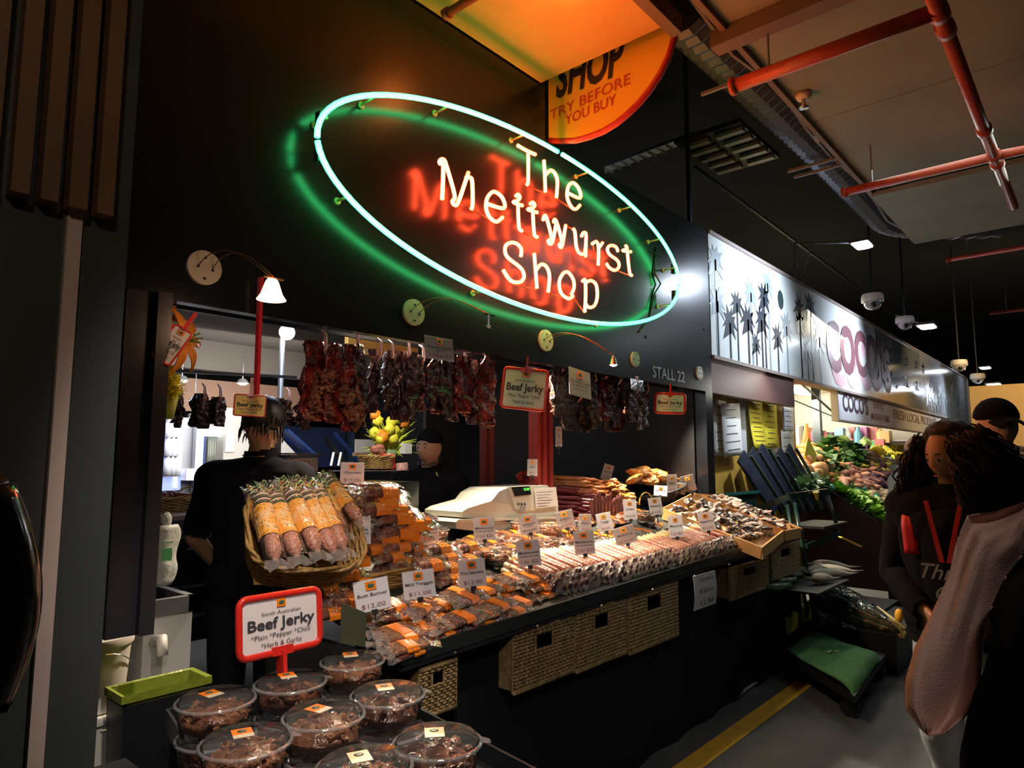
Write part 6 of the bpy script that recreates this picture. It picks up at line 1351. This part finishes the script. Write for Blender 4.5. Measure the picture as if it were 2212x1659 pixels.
for k in range(20): bag(3 + k % 2, aty(1318 + k * 2.6, 1042 + k * 2.2 + random.uniform(-10, 10), 2.72 - k * .008), 'orange snack bag spilling right of the plum sausages', 'orange snack bags beside the sausage pile', .62)
b = B(); c = aty(1395, 1085, 2.6); b.tube([(c.x + .09 * math.cos(R(12 * k)), c.y, c.z + .07 * math.sin(R(12 * k))) for k in range(17)], .006, 6); single('gold_handle', b, mat('gold_plastic', (.7, .45, .08), .25, .5), 'curved gold basket handle left of the wooden trays', 'handle', smooth=True)
# ================================================================== people
def capsule(bb, p, q, r0, r1, n=12):
    p, q = Vector(p), Vector(q); d = q - p; L = d.length; dd = d / max(L, 1e-6); P = []; rad = []
    for k in range(5): a = R(90) * (1 - k / 4); P.append(p - dd * r0 * math.sin(a)); rad.append(max(.001, r0 * math.cos(a)))
    for k in range(1, 4): P.append(p + d * k / 4); rad.append(r0 + (r1 - r0) * k / 4)
    for k in range(5): a = R(90) * k / 4; P.append(q + dd * r1 * math.sin(a)); rad.append(max(.001, r1 * math.cos(a)))
    bb.tube(P, rad, n)
def head_fn(s, fem=0):
    def f(d):
        k = 1.0; x, y, z = d.x, d.y, d.z           # +y is the face
        if z < -.1: k *= 1 - .16 * min(1, (-z - .1)) * (1 if y > -.2 else .5) - .10 * abs(x) * (-z)
        k += .05 * max(0, -y) * max(0, 1 - abs(z - .2) * 1.5)
        nose = math.exp(-((x / .13) ** 2 + ((z + .12) / .20) ** 2)) * (y > 0); k += .16 * nose
        for sx in (-1, 1): k -= .055 * math.exp(-(((x - sx * .33) / .17) ** 2 + ((z - .06) / .12) ** 2)) * (y > 0)
        k += .03 * math.exp(-((x / .5) ** 2 + ((z - .22) / .09) ** 2)) * (y > 0)
        k += .05 * math.exp(-((x / .24) ** 2 + ((z + .48) / .07) ** 2)) * (y > 0) + .04 * math.exp(-((x / .24) ** 2 + ((z + .60) / .06) ** 2)) * (y > 0)
        k += .07 * math.exp(-((x / .25) ** 2 + ((z + .86) / .14) ** 2)) * (y > 0)
        return k
    return f
def person(lab, loc, yaw, H, J, skin, clothes, voxel=.012, head_rot=(0, 0, 0), fem=0, build=1., hands=True):
    """J: joints in metres for a 1.75 m figure facing +y; clothes: list of (name, material, predicate, offset)"""
    s = H / 1.75
    D = dict(pelvis=(0, 0, .95), chest=(0, .01, 1.28), neck=(0, 0, 1.47), head=(0, .015, 1.63),
             shL=(-.18, 0, 1.40), shR=(.18, 0, 1.40), elL=(-.24, -.02, 1.12), elR=(.24, -.02, 1.12), wrL=(-.25, .06, .87), wrR=(.25, .06, .87),
             hiL=(-.09, 0, .92), hiR=(.09, 0, .92), knL=(-.10, .02, .50), knR=(.10, .02, .50), anL=(-.10, -.02, .09), anR=(.10, -.02, .09))
    D.update(J); D = {k: Vector(v) for k, v in D.items()}
    t = thing('person', lab, 'person', loc, (0, 0, yaw)); t.scale = (s, s, s)
    b = B(); w_ = build
    capsule(b, D['pelvis'] + Vector((-.06, 0, 0)), D['pelvis'] + Vector((.06, 0, 0)), .125 * w_, .125 * w_)
    capsule(b, D['pelvis'] + Vector((0, 0, .03)), D['chest'], .125 * w_, .14 * w_); 
    for sx in (-1, 1): capsule(b, D['pelvis'] + Vector((sx * .05, 0, .1)), D['chest'] + Vector((sx * .07, 0, .02)), .10 * w_, .115 * w_)
    capsule(b, D['shL'] + Vector((.04, 0, -.02)), D['shR'] + Vector((-.04, 0, -.02)), .085 * w_, .085 * w_)
    capsule(b, D['neck'] + Vector((0, -.01, -.08)), D['head'] + Vector((0, -.02, -.06)), .062, .055)
    for sx in (-1, 1): capsule(b, D['neck'] + Vector((0, -.01, -.04)), D['shL' if sx < 0 else 'shR'], .06, .065)
    for q in 'LR':
        capsule(b, D['sh' + q], D['el' + q], .056 * w_, .043 * w_); capsule(b, D['el' + q], D['wr' + q], .042 * w_, .027)
        capsule(b, D['hi' + q], D['kn' + q], .092 * w_, .062 * w_); capsule(b, D['kn' + q], D['an' + q], .060 * w_, .040)
        capsule(b, D['an' + q] + Vector((0, -.03, -.04)), D['an' + q] + Vector((0, .15, -.06)), .040, .030)
        if hands:
            wr, el = D['wr' + q], D['el' + q]; d = (wr - el).normalized(); sx = -1 if q == 'L' else 1
            sd = d.cross(Vector((sx, .2, 0))).normalized(); pn = d.cross(sd).normalized(); pc = wr + d * .05
            for k in range(4):
                o_ = sd * ((k - 1.5) * .020); capsule(b, wr + o_ * .5, wr + d * .085 + o_, .016, .012, 8)
                L = (.065, .075, .070, .055)[k]; m_ = wr + d * (.085 + L * .5) + o_ * 1.1 + pn * .006; capsule(b, wr + d * .085 + o_, m_, .0105, .009, 8); capsule(b, m_, m_ + d * L * .45 + pn * .018, .009, .0075, 8)
            th = wr + d * .03 + sd * .032; capsule(b, wr + sd * .012, th, .014, .012, 8); capsule(b, th, th + (d + sd * .7) * .045, .012, .009, 8)
    HM = Matrix.Translation(D['head']) @ Matrix.Rotation(head_rot[2], 4, 'Z') @ Matrix.Rotation(head_rot[0], 4, 'X') @ Matrix.Rotation(head_rot[1], 4, 'Y')
    b.ball((0, 0, 0), (.078, .096, .122), 40, 32, head_fn(1), HM)
    for sx in (-1, 1): b.ball((sx * .079, -.008, -.005), (.010, .020, .032), 8, 8, None, HM)
    me = b.mesh('body', skin, True); o = bpy.data.objects.new('body', me); COL.objects.link(o)
    m = o.modifiers.new('r', 'REMESH'); m.mode = 'VOXEL'; m.voxel_size = voxel; m.use_smooth_shade = True
    m2 = o.modifiers.new('s', 'SMOOTH'); m2.factor = .5; m2.iterations = 3
    bpy.context.view_layer.update(); dg = bpy.context.evaluated_depsgraph_get()
    nm = bpy.data.meshes.new_from_object(o.evaluated_get(dg)); o.modifiers.clear(); o.data = nm; nm.name = 'body'; nm.materials.clear(); nm.materials.append(skin); nm.polygons.foreach_set('use_smooth', [True] * len(nm.polygons)); o.parent = t
    vs = [v.co.copy() for v in nm.vertices]; ns = [v.normal.copy() for v in nm.vertices]; fs = [tuple(p.vertices) for p in nm.polygons]; cs = [p.center.copy() for p in nm.polygons]
    segs = {'torso': [(D['pelvis'], D['chest']), (D['shL'], D['shR']), (D['chest'], (D['shL'] + D['shR']) / 2)], 'neck': [(D['neck'], D['head'])], 'head': [(D['head'], D['head'] + Vector((0, 0, .05)))]}
    for q in 'LR': segs['arm' + q] = [(D['sh' + q], D['el' + q])]; segs['fore' + q] = [(D['el' + q], D['wr' + q])]; segs['hand' + q] = [(D['wr' + q], D['wr' + q] + (D['wr' + q] - D['el' + q]).normalized() * .16)]; segs['thigh' + q] = [(D['hi' + q], D['kn' + q])]; segs['shin' + q] = [(D['kn' + q], D['an' + q])]; segs['foot' + q] = [(D['an' + q] + Vector((0, -.03, -.04)), D['an' + q] + Vector((0, .15, -.06)))]
    def near(c):
        best = None
        for k, L in segs.items():
            for a_, e in L:
                d = e - a_; u_ = max(0, min(1, (c - a_).dot(d) / max(1e-9, d.length_squared))); ds = (c - a_ - d * u_).length
                if k == 'torso': ds -= .07
                if k in ('head',): ds -= .04
                if best is None or ds < best[0]: best = (ds, k, u_)
        return best
    reg = [near(c) for c in cs]
    for nme, m_, pred, off in clothes:
        idx = {}; bb = B()
        for i, f in enumerate(fs):
            if pred(reg[i][1], reg[i][2], cs[i]):
                ff = []
                for v in f:
                    if v not in idx:
                        idx[v] = len(bb.v); c = vs[v]; k = noise.noise(c * 9) * .010 + noise.noise(Vector((c.x * 14, c.y * 14, c.z * 5))) * .008
                        bb.v.append(tuple(c + ns[v] * (off + k * min(1, off / .02))))
                    ff.append(idx[v])
                bb.f.append(tuple(ff)); bb.mi.append(0)
        part(nme, bb, m_, t, True)
    t['_'] = 0; del t['_']
    return t, HM, D
def eyes(t, HM, closed=False, brow=None):
    for sx in (-1, 1):
        b = B()
        b.ball((sx * .027, .0835, .006), (.0135, .008, .0075 if not closed else .004), 12, 8, None, HM); part('eye', b, mat('eye_white', (.55, .52, .5), .3), t, True)
        b = B(); b.ball((sx * .027, .0905, .006), (.006, .003, .006), 10, 6, None, HM); part('iris', b, mat('iris_dark', (.03, .02, .015), .2), t, True)
        b = B(); b.tube([HM @ Vector((sx * (.012 + .009 * k), .091 - .0018 * k * k, .028 + .0025 * math.sin(k * .9))) for k in range(5)], [.002, .0035, .0035, .003, .001], 5); part('eyebrow', b, brow or mat('brow_dark', (.03, .02, .015), .8), t, True)
    b = B(); b.tube([HM @ Vector((-.024 + .012 * k, .093 - .003 * abs(k - 2) ** 1.4, -.062 + .001 * abs(k - 2))) for k in range(5)], [.001, .0042, .005, .0042, .001], 6); part('lips', b, mat('lip_red', (.40, .12, .10), .4), t, True)
SKINM = mat('skin_warm', (.55, .30, .20), .5, sub=.15); SKIN2 = mat('skin_tan', (.42, .25, .15), .5, sub=.15); SKIN3 = mat('skin_pale', (.62, .42, .34), .5, sub=.15)
BLK = mat('black_cotton', (.008, .008, .011), .9, spec=.12); DKJ = mat('dark_trousers', (.012, .013, .02), .85, spec=.12); SHOE = mat('dark_shoe', (.015, .015, .015), .5); HAIRB = mat('black_hair', (.008, .008, .01), .5); HAIRW = mat('dark_brown_curls', (.035, .016, .010), .55)
def top(r, u, c, z0=.92, sl=1.): return r == 'torso' and c.z > z0 or r.startswith('arm') and u < sl
def long_top(r, u, c): return (r == 'torso' and c.z > .86) or r.startswith('arm') or r.startswith('fore') or (r.startswith('thigh') and c.z > .86) or (r == 'neck' and c.z < 1.50)
def trous(r, u, c): return (r == 'torso' and c.z < .97) or r.startswith('thigh') or r.startswith('shin')
def shoes(r, u, c): return r.startswith('foot')
def facing(x, y): return math.atan2(y, x) - R(90)
# left man seen from behind
q = aty(556, 990, 2.98); 
t, HM, D = person('person in a black t-shirt seen from behind, reaching down behind the counter left', (q.x, 2.98, 0), R(-42), 1.80,
    dict(elL=(-.27, .05, 1.14), wrL=(-.19, .22, .96), elR=(.26, .08, 1.14), wrR=(.22, .30, 1.08), head=(.02, .03, 1.63)), SKIN2,
    [('t_shirt', BLK, lambda r, u, c: (r == 'torso' and c.z > .88) or (r.startswith('arm') and u < .93) or (r == 'neck' and c.z < 1.47), .016), ('trousers', DKJ, trous, .014), ('shoes', SHOE, shoes, .01)], .009, (R(-12), 0, R(-25)))
b = B(); b.ball((0, -.012, .03), (.092, .108, .115), 28, 20, lambda d: 1 + .05 * noise.noise(d * 7) - (.30 * max(0, d.y - .25) if d.z < .75 else 0) - (.25 if d.z < -.55 else 0), HM); 
random.seed(2)
for k in range(90):
    a = random.uniform(R(150), R(390)); z = random.uniform(-.04, .07); p0 = Vector((.088 * math.cos(a), -.01 + .10 * math.sin(a), z)); b.tube([HM @ p0, HM @ (p0 * 1.05 + Vector((0, 0, -.02))), HM @ (p0 * 1.04 + Vector((0, 0, -.045)))], [.004, .0035, .001], 4)
part('hair', b, HAIRB, t, True)
b = B(); b.tube([Vector((.062 * math.cos(R(20 * k)), -.012 + .062 * math.sin(R(20 * k)), 1.495 + .008 * math.sin(R(20 * k)))) + Vector((.003, 0, .008)) for k in range(18)], .0025, 5, closed=True); part('necklace', b, mat('gold_chain', (.6, .4, .15), .3, 1), t)
b = B(); d = (D['wrL'] - D['elL']).normalized(); a_, b_ = frame(d); b.tube([D['wrL'] - d * .03 + (a_ * math.cos(R(30 * k)) + b_ * math.sin(R(30 * k))) * .034 for k in range(12)], .005, 6, closed=True); part('bracelet', b, STEEL, t, True)
b = B(); b.box((0.02, -.158, 1.36), (.045, .003, .012)); b.box((.0, -.158, 1.33), (.012, .003, .05)); part('back_print', b, mat('grey_print', (.14, .11, .11), .6), t)
b = B(); b.box((.245, -.075, 1.27), (.03, .004, .045)); b.box((.25, -.07, 1.235), (.05, .004, .014)); part('sleeve_print', b, mat('red_print', (.40, .03, .04), .6), t)
# capped man at the back
q = aty(928, 1000, 3.35)
t, HM, D = person('person in a black jacket and backwards black cap standing in profile behind the register', (q.x, 3.35, 0), R(118), 1.72,
    dict(elL=(-.24, .06, 1.13), wrL=(-.18, .26, 1.02), elR=(.24, .06, 1.13), wrR=(.18, .26, 1.02)), SKINM, [('jacket', BLK, long_top, .022), ('trousers', DKJ, trous, .014), ('shoes', SHOE, shoes, .01)], .011, (R(-4), 0, R(-12)))
eyes(t, HM)
b = B(); b.ball((0, -.014, .035), (.086, .102, .100), 28, 16, lambda d: 1 if d.z > -.15 else .80, HM); b.slab(lambda s, w_: Vector(((s - .5) * .12, -.10 - .06 * w_, .03 - .012 * w_ + .01 * math.cos((s - .5) * 3))), 6, 4, (0, 0, .006), HM); part('cap', b, BLK, t, True)
b = B(); b.ball((0, -.065, -.075), (.07, .055, .09), 16, 12, lambda d: 1 + .2 * noise.noise(d * 5), HM); part('hair', b, HAIRB, t, True)
b = B(); b.tube([HM @ Vector((.075 * math.cos(R(a)), .085 * math.sin(R(a)), -.085 - .02 * math.sin(R(a)))) for a in range(20, 161, 20)], .006, 5); part('beard', b, mat('stubble', (.10, .05, .035), .8), t, True)
b = B(); b.tube([(-.07, .07, 1.47), (-.10, .085, 1.43)], .004, 5); part('collar_piping', b, mat('yellow_piping', (.8, .7, .1), .5), t)
# curly haired woman
q = aty(2055, 990, .48)
t, HM, D = person('person with long curly brown hair, black hoodie and red straps walking in the aisle', (q.x, .48, 0), facing(-1, .10), 1.66,
    dict(elL=(-.25, -.02, 1.12), elR=(.25, -.03, 1.12), wrL=(-.10, .13, 1.0), wrR=(.10, .13, 1.0), anL=(-.10, .12, .09), knL=(-.10, .10, .50), anR=(.10, -.16, .10), head=(0, .02, 1.62)), SKINM, [('hoodie', BLK, long_top, .028), ('jeans', mat('pale_jeans', (.42, .46, .50), .8), trous, .014), ('shoes', SHOE, shoes, .01)], .008, (R(-14), 0, R(-28)))
eyes(t, HM, True)
b = B(); b.ball((0, -.02, .02), (.115, .125, .135), 36, 26, lambda d: (1 + .05 * noise.noise(d * 6)) * (1 if d.y < .25 or d.z > .72 else max(.55, 1 - (d.y - .25) * .95 * (1.0 if abs(d.x) < .72 else .2))), HM)
for sx in (-1, 1):
    b.tube([HM @ Vector((sx * .10, -.0, .03)), HM @ Vector((sx * .145, -.01, -.08)), HM @ Vector((sx * .17, .0, -.20)), HM @ Vector((sx * .17, .03, -.32)), HM @ Vector((sx * .14, .06, -.42))], [.05, .075, .085, .075, .03], 14)
b.tube([HM @ Vector((0, -.10, 0)), HM @ Vector((0, -.15, -.15)), HM @ Vector((0, -.15, -.32)), HM @ Vector((0, -.14, -.42))], [.09, .13, .13, .06], 16)
part('hair', b, HAIRW, t, True)
random.seed(8); b = B()
for k in range(900):
    a = random.uniform(R(128), R(412)); st = Vector((.112 * math.cos(a), -.02 + .12 * math.sin(a), random.uniform(-.05, .11))); P = []
    L = random.uniform(.26, .52); ph = random.uniform(0, 6.3); am = random.uniform(.008, .018); out = Vector((st.x, st.y, 0)).normalized()
    for j in range(14):
        s_ = j / 13; c = st + out * (.125 * math.sin(min(1, s_ * 1.5) * 1.5)) + Vector((0, 0, -L * s_)); P.append(HM @ (c + Vector((am * math.cos(ph + s_ * 26), am * math.sin(ph + s_ * 26), 0))))
    b.tube(P, [.0045 * (1 - .6 * j / 13) for j in range(14)], 3)
part('curls', b, HAIRW, t, True, kind='stuff')
for sx in (-1, 1):
    b = B(); b.slab(lambda s, w_: Vector((sx * (.13 + .02 * w_) + (s - .5) * .055, .135 - .02 * w_ - .20 * max(0, w_ - .55) ** 1.0, 1.22 + .23 * w_ + (.0))), 3, 10, (0, .008, 0)); part('shoulder_strap', b, mat('red_strap', (.75, .02, .03), .5), t, True)
b = B(); 
for sx in (-1, 1): b.slab(lambda s, w_: Vector((sx * (.012 + .05 * w_) + (s - .5) * .018, .178 - .02 * w_, 1.20 + .24 * w_)), 2, 8, (0, .003, 0))
part('lanyard', b, mat('lanyard_red', (.65, .03, .03), .5), t)
b = B(); write(b, 'Thrills', .085, Matrix.Translation((0, .186, 1.16)) @ Matrix.Rotation(R(180), 4, 'Z') @ Matrix.Rotation(R(90), 4, 'X'), .008, shear=.4); write(b, 'Co', .085, Matrix.Translation((0, .186, 1.08)) @ Matrix.Rotation(R(180), 4, 'Z') @ Matrix.Rotation(R(90), 4, 'X'), .008, shear=.4); part('script_lettering', b, mat('pale_print', (.45, .47, .5), .6), t)
# capped man behind her
q = aty(2160, 990, .40)
t, HM, D = person('person in a dark cap and dark top just behind the curly haired woman', (q.x, .40, 0), facing(-1, -.02), 1.80, {}, SKIN3, [('jacket', mat('dark_navy_top', (.02, .025, .035), .8), long_top, .02), ('trousers', DKJ, trous, .014), ('shoes', SHOE, shoes, .01)], .013, (R(-5), 0, R(28)))
eyes(t, HM)
b = B(); b.ball((0, -.01, .045), (.089, .106, .095), 28, 16, lambda d: 1 if d.z > -.1 else .80, HM); b.slab(lambda s, w_: Vector(((s - .5) * .14 * (1 - .35 * w_ * w_), .08 + .085 * w_, .055 - .025 * w_ - .03 * (2 * s - 1) ** 2)), 8, 5, (0, 0, .006), HM); part('cap', b, BLK, t, True)
# older man with glasses
q = aty(1972, 990, 1.05)
t, HM, D = person('older balding person with glasses and grey shirt partly behind the woman', (q.x, 1.0, 0), facing(-1, .45), 1.70, {}, SKIN3, [('shirt', mat('slate_shirt', (.09, .12, .14), .8), long_top, .02), ('trousers', DKJ, trous, .014), ('shoes', SHOE, shoes, .01)], .013, (R(-4), 0, R(-40)), build=1.05)
eyes(t, HM, brow=mat('grey_brow', (.4, .38, .36), .8))
b = B(); b.ball((0, -.02, .0), (.084, .098, .10), 24, 16, lambda d: 1 + .03 * noise.noise(d * 9) if d.y < .15 and abs(d.z) < .62 else .86, HM); part('hair', b, mat('grey_hair', (.42, .40, .38), .7), t, True)
b = B()
for sx in (-1, 1): b.tube([HM @ Vector((sx * .030 + .022 * math.cos(R(30 * k)), .100, .006 + .017 * math.sin(R(30 * k)))) for k in range(12)], .002, 5, closed=True); b.tube([HM @ Vector((sx * .05, .10, .008)), HM @ Vector((sx * .086, .0, .01))], .002, 5)
b.tube([HM @ Vector((-.008, .10, .008)), HM @ Vector((.008, .10, .008))], .002, 5); part('glasses', b, DARKMET, t)
# person in a pale top further back
q = aty(2200, 990, .15)
t, HM, D = person('person in a pale grey top at the far right, behind the capped one', (5.6, .46, 0), facing(-1, -.3), 1.60, {}, SKIN3, [('t_shirt', mat('pale_grey_shirt', (.45, .48, .54), .8), lambda r, u, c: (r == 'torso' and c.z > .88) or r.startswith('arm') or (r == 'neck' and c.z < 1.46), .02), ('trousers', DKJ, trous, .014), ('shoes', SHOE, shoes, .01)], .014)
b = B(); b.ball((0, -.015, .03), (.09, .105, .11), 24, 16, lambda d: 1 + .05 * noise.noise(d * 7) - (.3 * max(0, d.y - .2) if d.z < .7 else 0), HM); part('hair', b, mat('sandy_hair', (.20, .12, .06), .7), t, True); eyes(t, HM)
# nearest person, mostly outside the frame, with a beige shawl
t, HM, D = person('person in black at the right edge carrying a draped beige shawl', (1.46, -.08, 0), facing(1, .5), 1.60, dict(elL=(-.27, .04, 1.12), wrL=(-.22, .18, .95)), SKIN3, [('coat', mat('black_coat', (.008, .008, .01), .9, spec=.1), lambda r, u, c: long_top(r, u, c) or (r.startswith('thigh') and c.z > .60), .035), ('trousers', DKJ, trous, .016), ('shoes', SHOE, shoes, .01)], .014, build=1.1)
b = B(); b.ball((0, -.02, .02), (.095, .11, .125), 24, 16, lambda d: 1 + .05 * noise.noise(d * 6) - (.4 * max(0, d.y - .2) if d.z < .7 else 0), HM); part('hair', b, HAIRB, t, True); eyes(t, HM)
SHL = [(2212, 1085, 2212, 1150, 1.42), (2150, 1105, 2205, 1200, 1.40), (2090, 1112, 2170, 1245, 1.38), (2068, 1160, 2150, 1290, 1.38), (2050, 1240, 2130, 1330, 1.38), (2010, 1330, 2118, 1400, 1.38), (1975, 1400, 2115, 1450, 1.38), (1955, 1470, 2110, 1500, 1.38), (1955, 1530, 2085, 1545, 1.38), (1985, 1572, 2040, 1585, 1.38), (1995, 1582, 2005, 1590, 1.38)]
def shf(s, q):
    i = min(len(SHL) - 2, int(q * (len(SHL) - 1))); f = q * (len(SHL) - 1) - i; a_ = SHL[i]; c_ = SHL[i + 1]; L = [a_[k] * (1 - f) + c_[k] * f for k in range(5)]
    u = L[0] * (1 - s) + L[2] * s; v = L[1] * (1 - s) + L[3] * s; k = 1 + .016 * math.sin(s * 7 + q * 4) + .006 * math.sin(s * 15 - q * 5)
    p = ray(u, v) * (1.15 * k); return Vector((0, 0, EYE)) + p
b = B(); b.slab(shf, 22, 40, (.006, -.003, 0)); single('beige_shawl', b, mat('beige_wool', (.72, .47, .38), .9, noise_=(3, (.66, .43, .36)), bump=(220, .5, .003)), 'draped beige pink shawl hanging beside the black coat at the right', 'shawl', smooth=True)
# ================================================================== far end of the aisle
t = thing('market_kiosk', 'warm lit beige kiosk wall with dark lines of writing at the far right', 'kiosk', (15, 1.5, 0)); a_, c_ = atx(2093, 835, 15), atx(2215, 850, 15)
b = B(); b.b2((0, c_.y - 1.5 - .6, 0), (.2, a_.y - 1.5, a_.z + .0)); part('wall', b, mat('kiosk_tan', (.62, .42, .18), .6), t)
b = B()
for k in range(9): p = atx(2140 + (k % 3) * 5, 868 + 9 * k, 14.98); b.box((-.02, p.y - 1.5, p.z), (.01, .3 + .35 * ((k * 7) % 5) / 5, .06))
part('writing', b, mat('kiosk_writing', (.20, .12, .05), .6), t)
light('kiosk_light', 'AREA', (12.5, .6, 3.6), 70, (1, .68, .32), .8, (15, .8, 2.2))
LAMPM = mat('aisle_lamp_glow', (1, 1, 1), .3, emit=(.85, .92, 1), es=30)
def flood(lab, u, v, x, s, mount=None):
    p = atx(u, v, x); t = thing('flood_lamp', lab, 'flood lamp', p)
    b = B(); b.box((0, 0, .02), (s * 1.15, s * .75, .03)); part('housing', b, DARKMET, t)
    b = B(); b.box((0, 0, 0), (s, s * .6, .01)); b.box((0.0, 0, -.01), (s * .8, s * .45, .01)); part('glass', b, LAMPM, t)
    if mount:
        b = B(); q = [Vector(m_) - p for m_ in mount]; b.tube(q, .012, 6); part('bracket', b, STEEL, t)
    return p
y_ = FY
m0, m1 = aty(1718, 600, FY), aty(1716, 525, FY)
p = flood('bright white flood lamp on a bracket arm over the palm sign, nearest', 1862, 530, 6.3, .20, [m0, m1, atx(1862, 524, 6.3)])
light('flood_lamp_light', 'SPOT', p + Vector((0, 0, -.04)), 240, COOL, .07, (6.2, FY, 3.0), 120, .7)
b = B(); a_, c_ = aty(1757, 522, 2.2), aty(1728, 598, FY); b.tube([a_, a_.lerp(c_, .35) + Vector((-.03, 0, -.05)), a_.lerp(c_, .75) + Vector((.03, 0, 0)), c_], .008, 6); b.tube([aty(1707, 575, 2.39), aty(1716, 563, 2.36), aty(1724, 575, 2.39)], .008, 6); single('lamp_cable', b, mat('pale_cable', (.4, .4, .4)), 'loose grey cable looping beside the lamp bracket', 'cable', smooth=True)
p = flood('bright white flood lamp second along the palm sign', 2002, 706, 9.4, .26, [aty(1930, 705, FY), aty(1935, 680, FY), atx(1990, 700, 9.4)])
light('flood_lamp_light', 'SPOT', p + Vector((0, 0, -.04)), 260, COOL, .08, (9.2, FY, 3.0), 110, .7)
p = flood('bright white flood lamp far down the aisle by the kiosk', 2147, 831, 16, .34)
light('flood_lamp_light', 'SPOT', p + Vector((0, 0, -.04)), 120, COOL, .1, (15, FY, 2.8), 110, .7)
flood('distant bluish lamp tube beyond the second flood lamp', 2128, 795, 18, .3)
for u, v, x, s, lab in ((1885, 652, 8.0, .11, 'white dome security camera nearest, below the first flood lamp'), (1955, 698, 9.9, .11, 'white dome security camera beside the second flood lamp'), (2072, 790, 14, .13, 'distant dome security camera left of the far lamps'), (2112, 818, 16, .13, 'distant dome security camera just above the kiosk')):
    p = atx(u, v, x); t = thing('dome_camera', lab, 'security camera', p)
    b = B(); b.lathe([(s * .9, s * .75), (s, s * .5), (s, 0), (0, 0)], 20); part('housing', b, WHITE, t, True); b = B(); b.ball((0, 0, 0), (s * .85, s * .85, s * .8), 18, 12); part('dome', b, mat('dome_grey', (.35, .35, .38), .15, coat=.6), t, True)
    b = B(); b.ball((-s * .55, -.02, -s * .35), s * .3, 10, 8); part('lens', b, mat('lens_black', (.01, .01, .012), .1), t, True)
    b = B(); b.cyl((0, 0, s * .7), (0, 0, 5.3 - p.z), .012); part('mount', b, DARKMET, t)
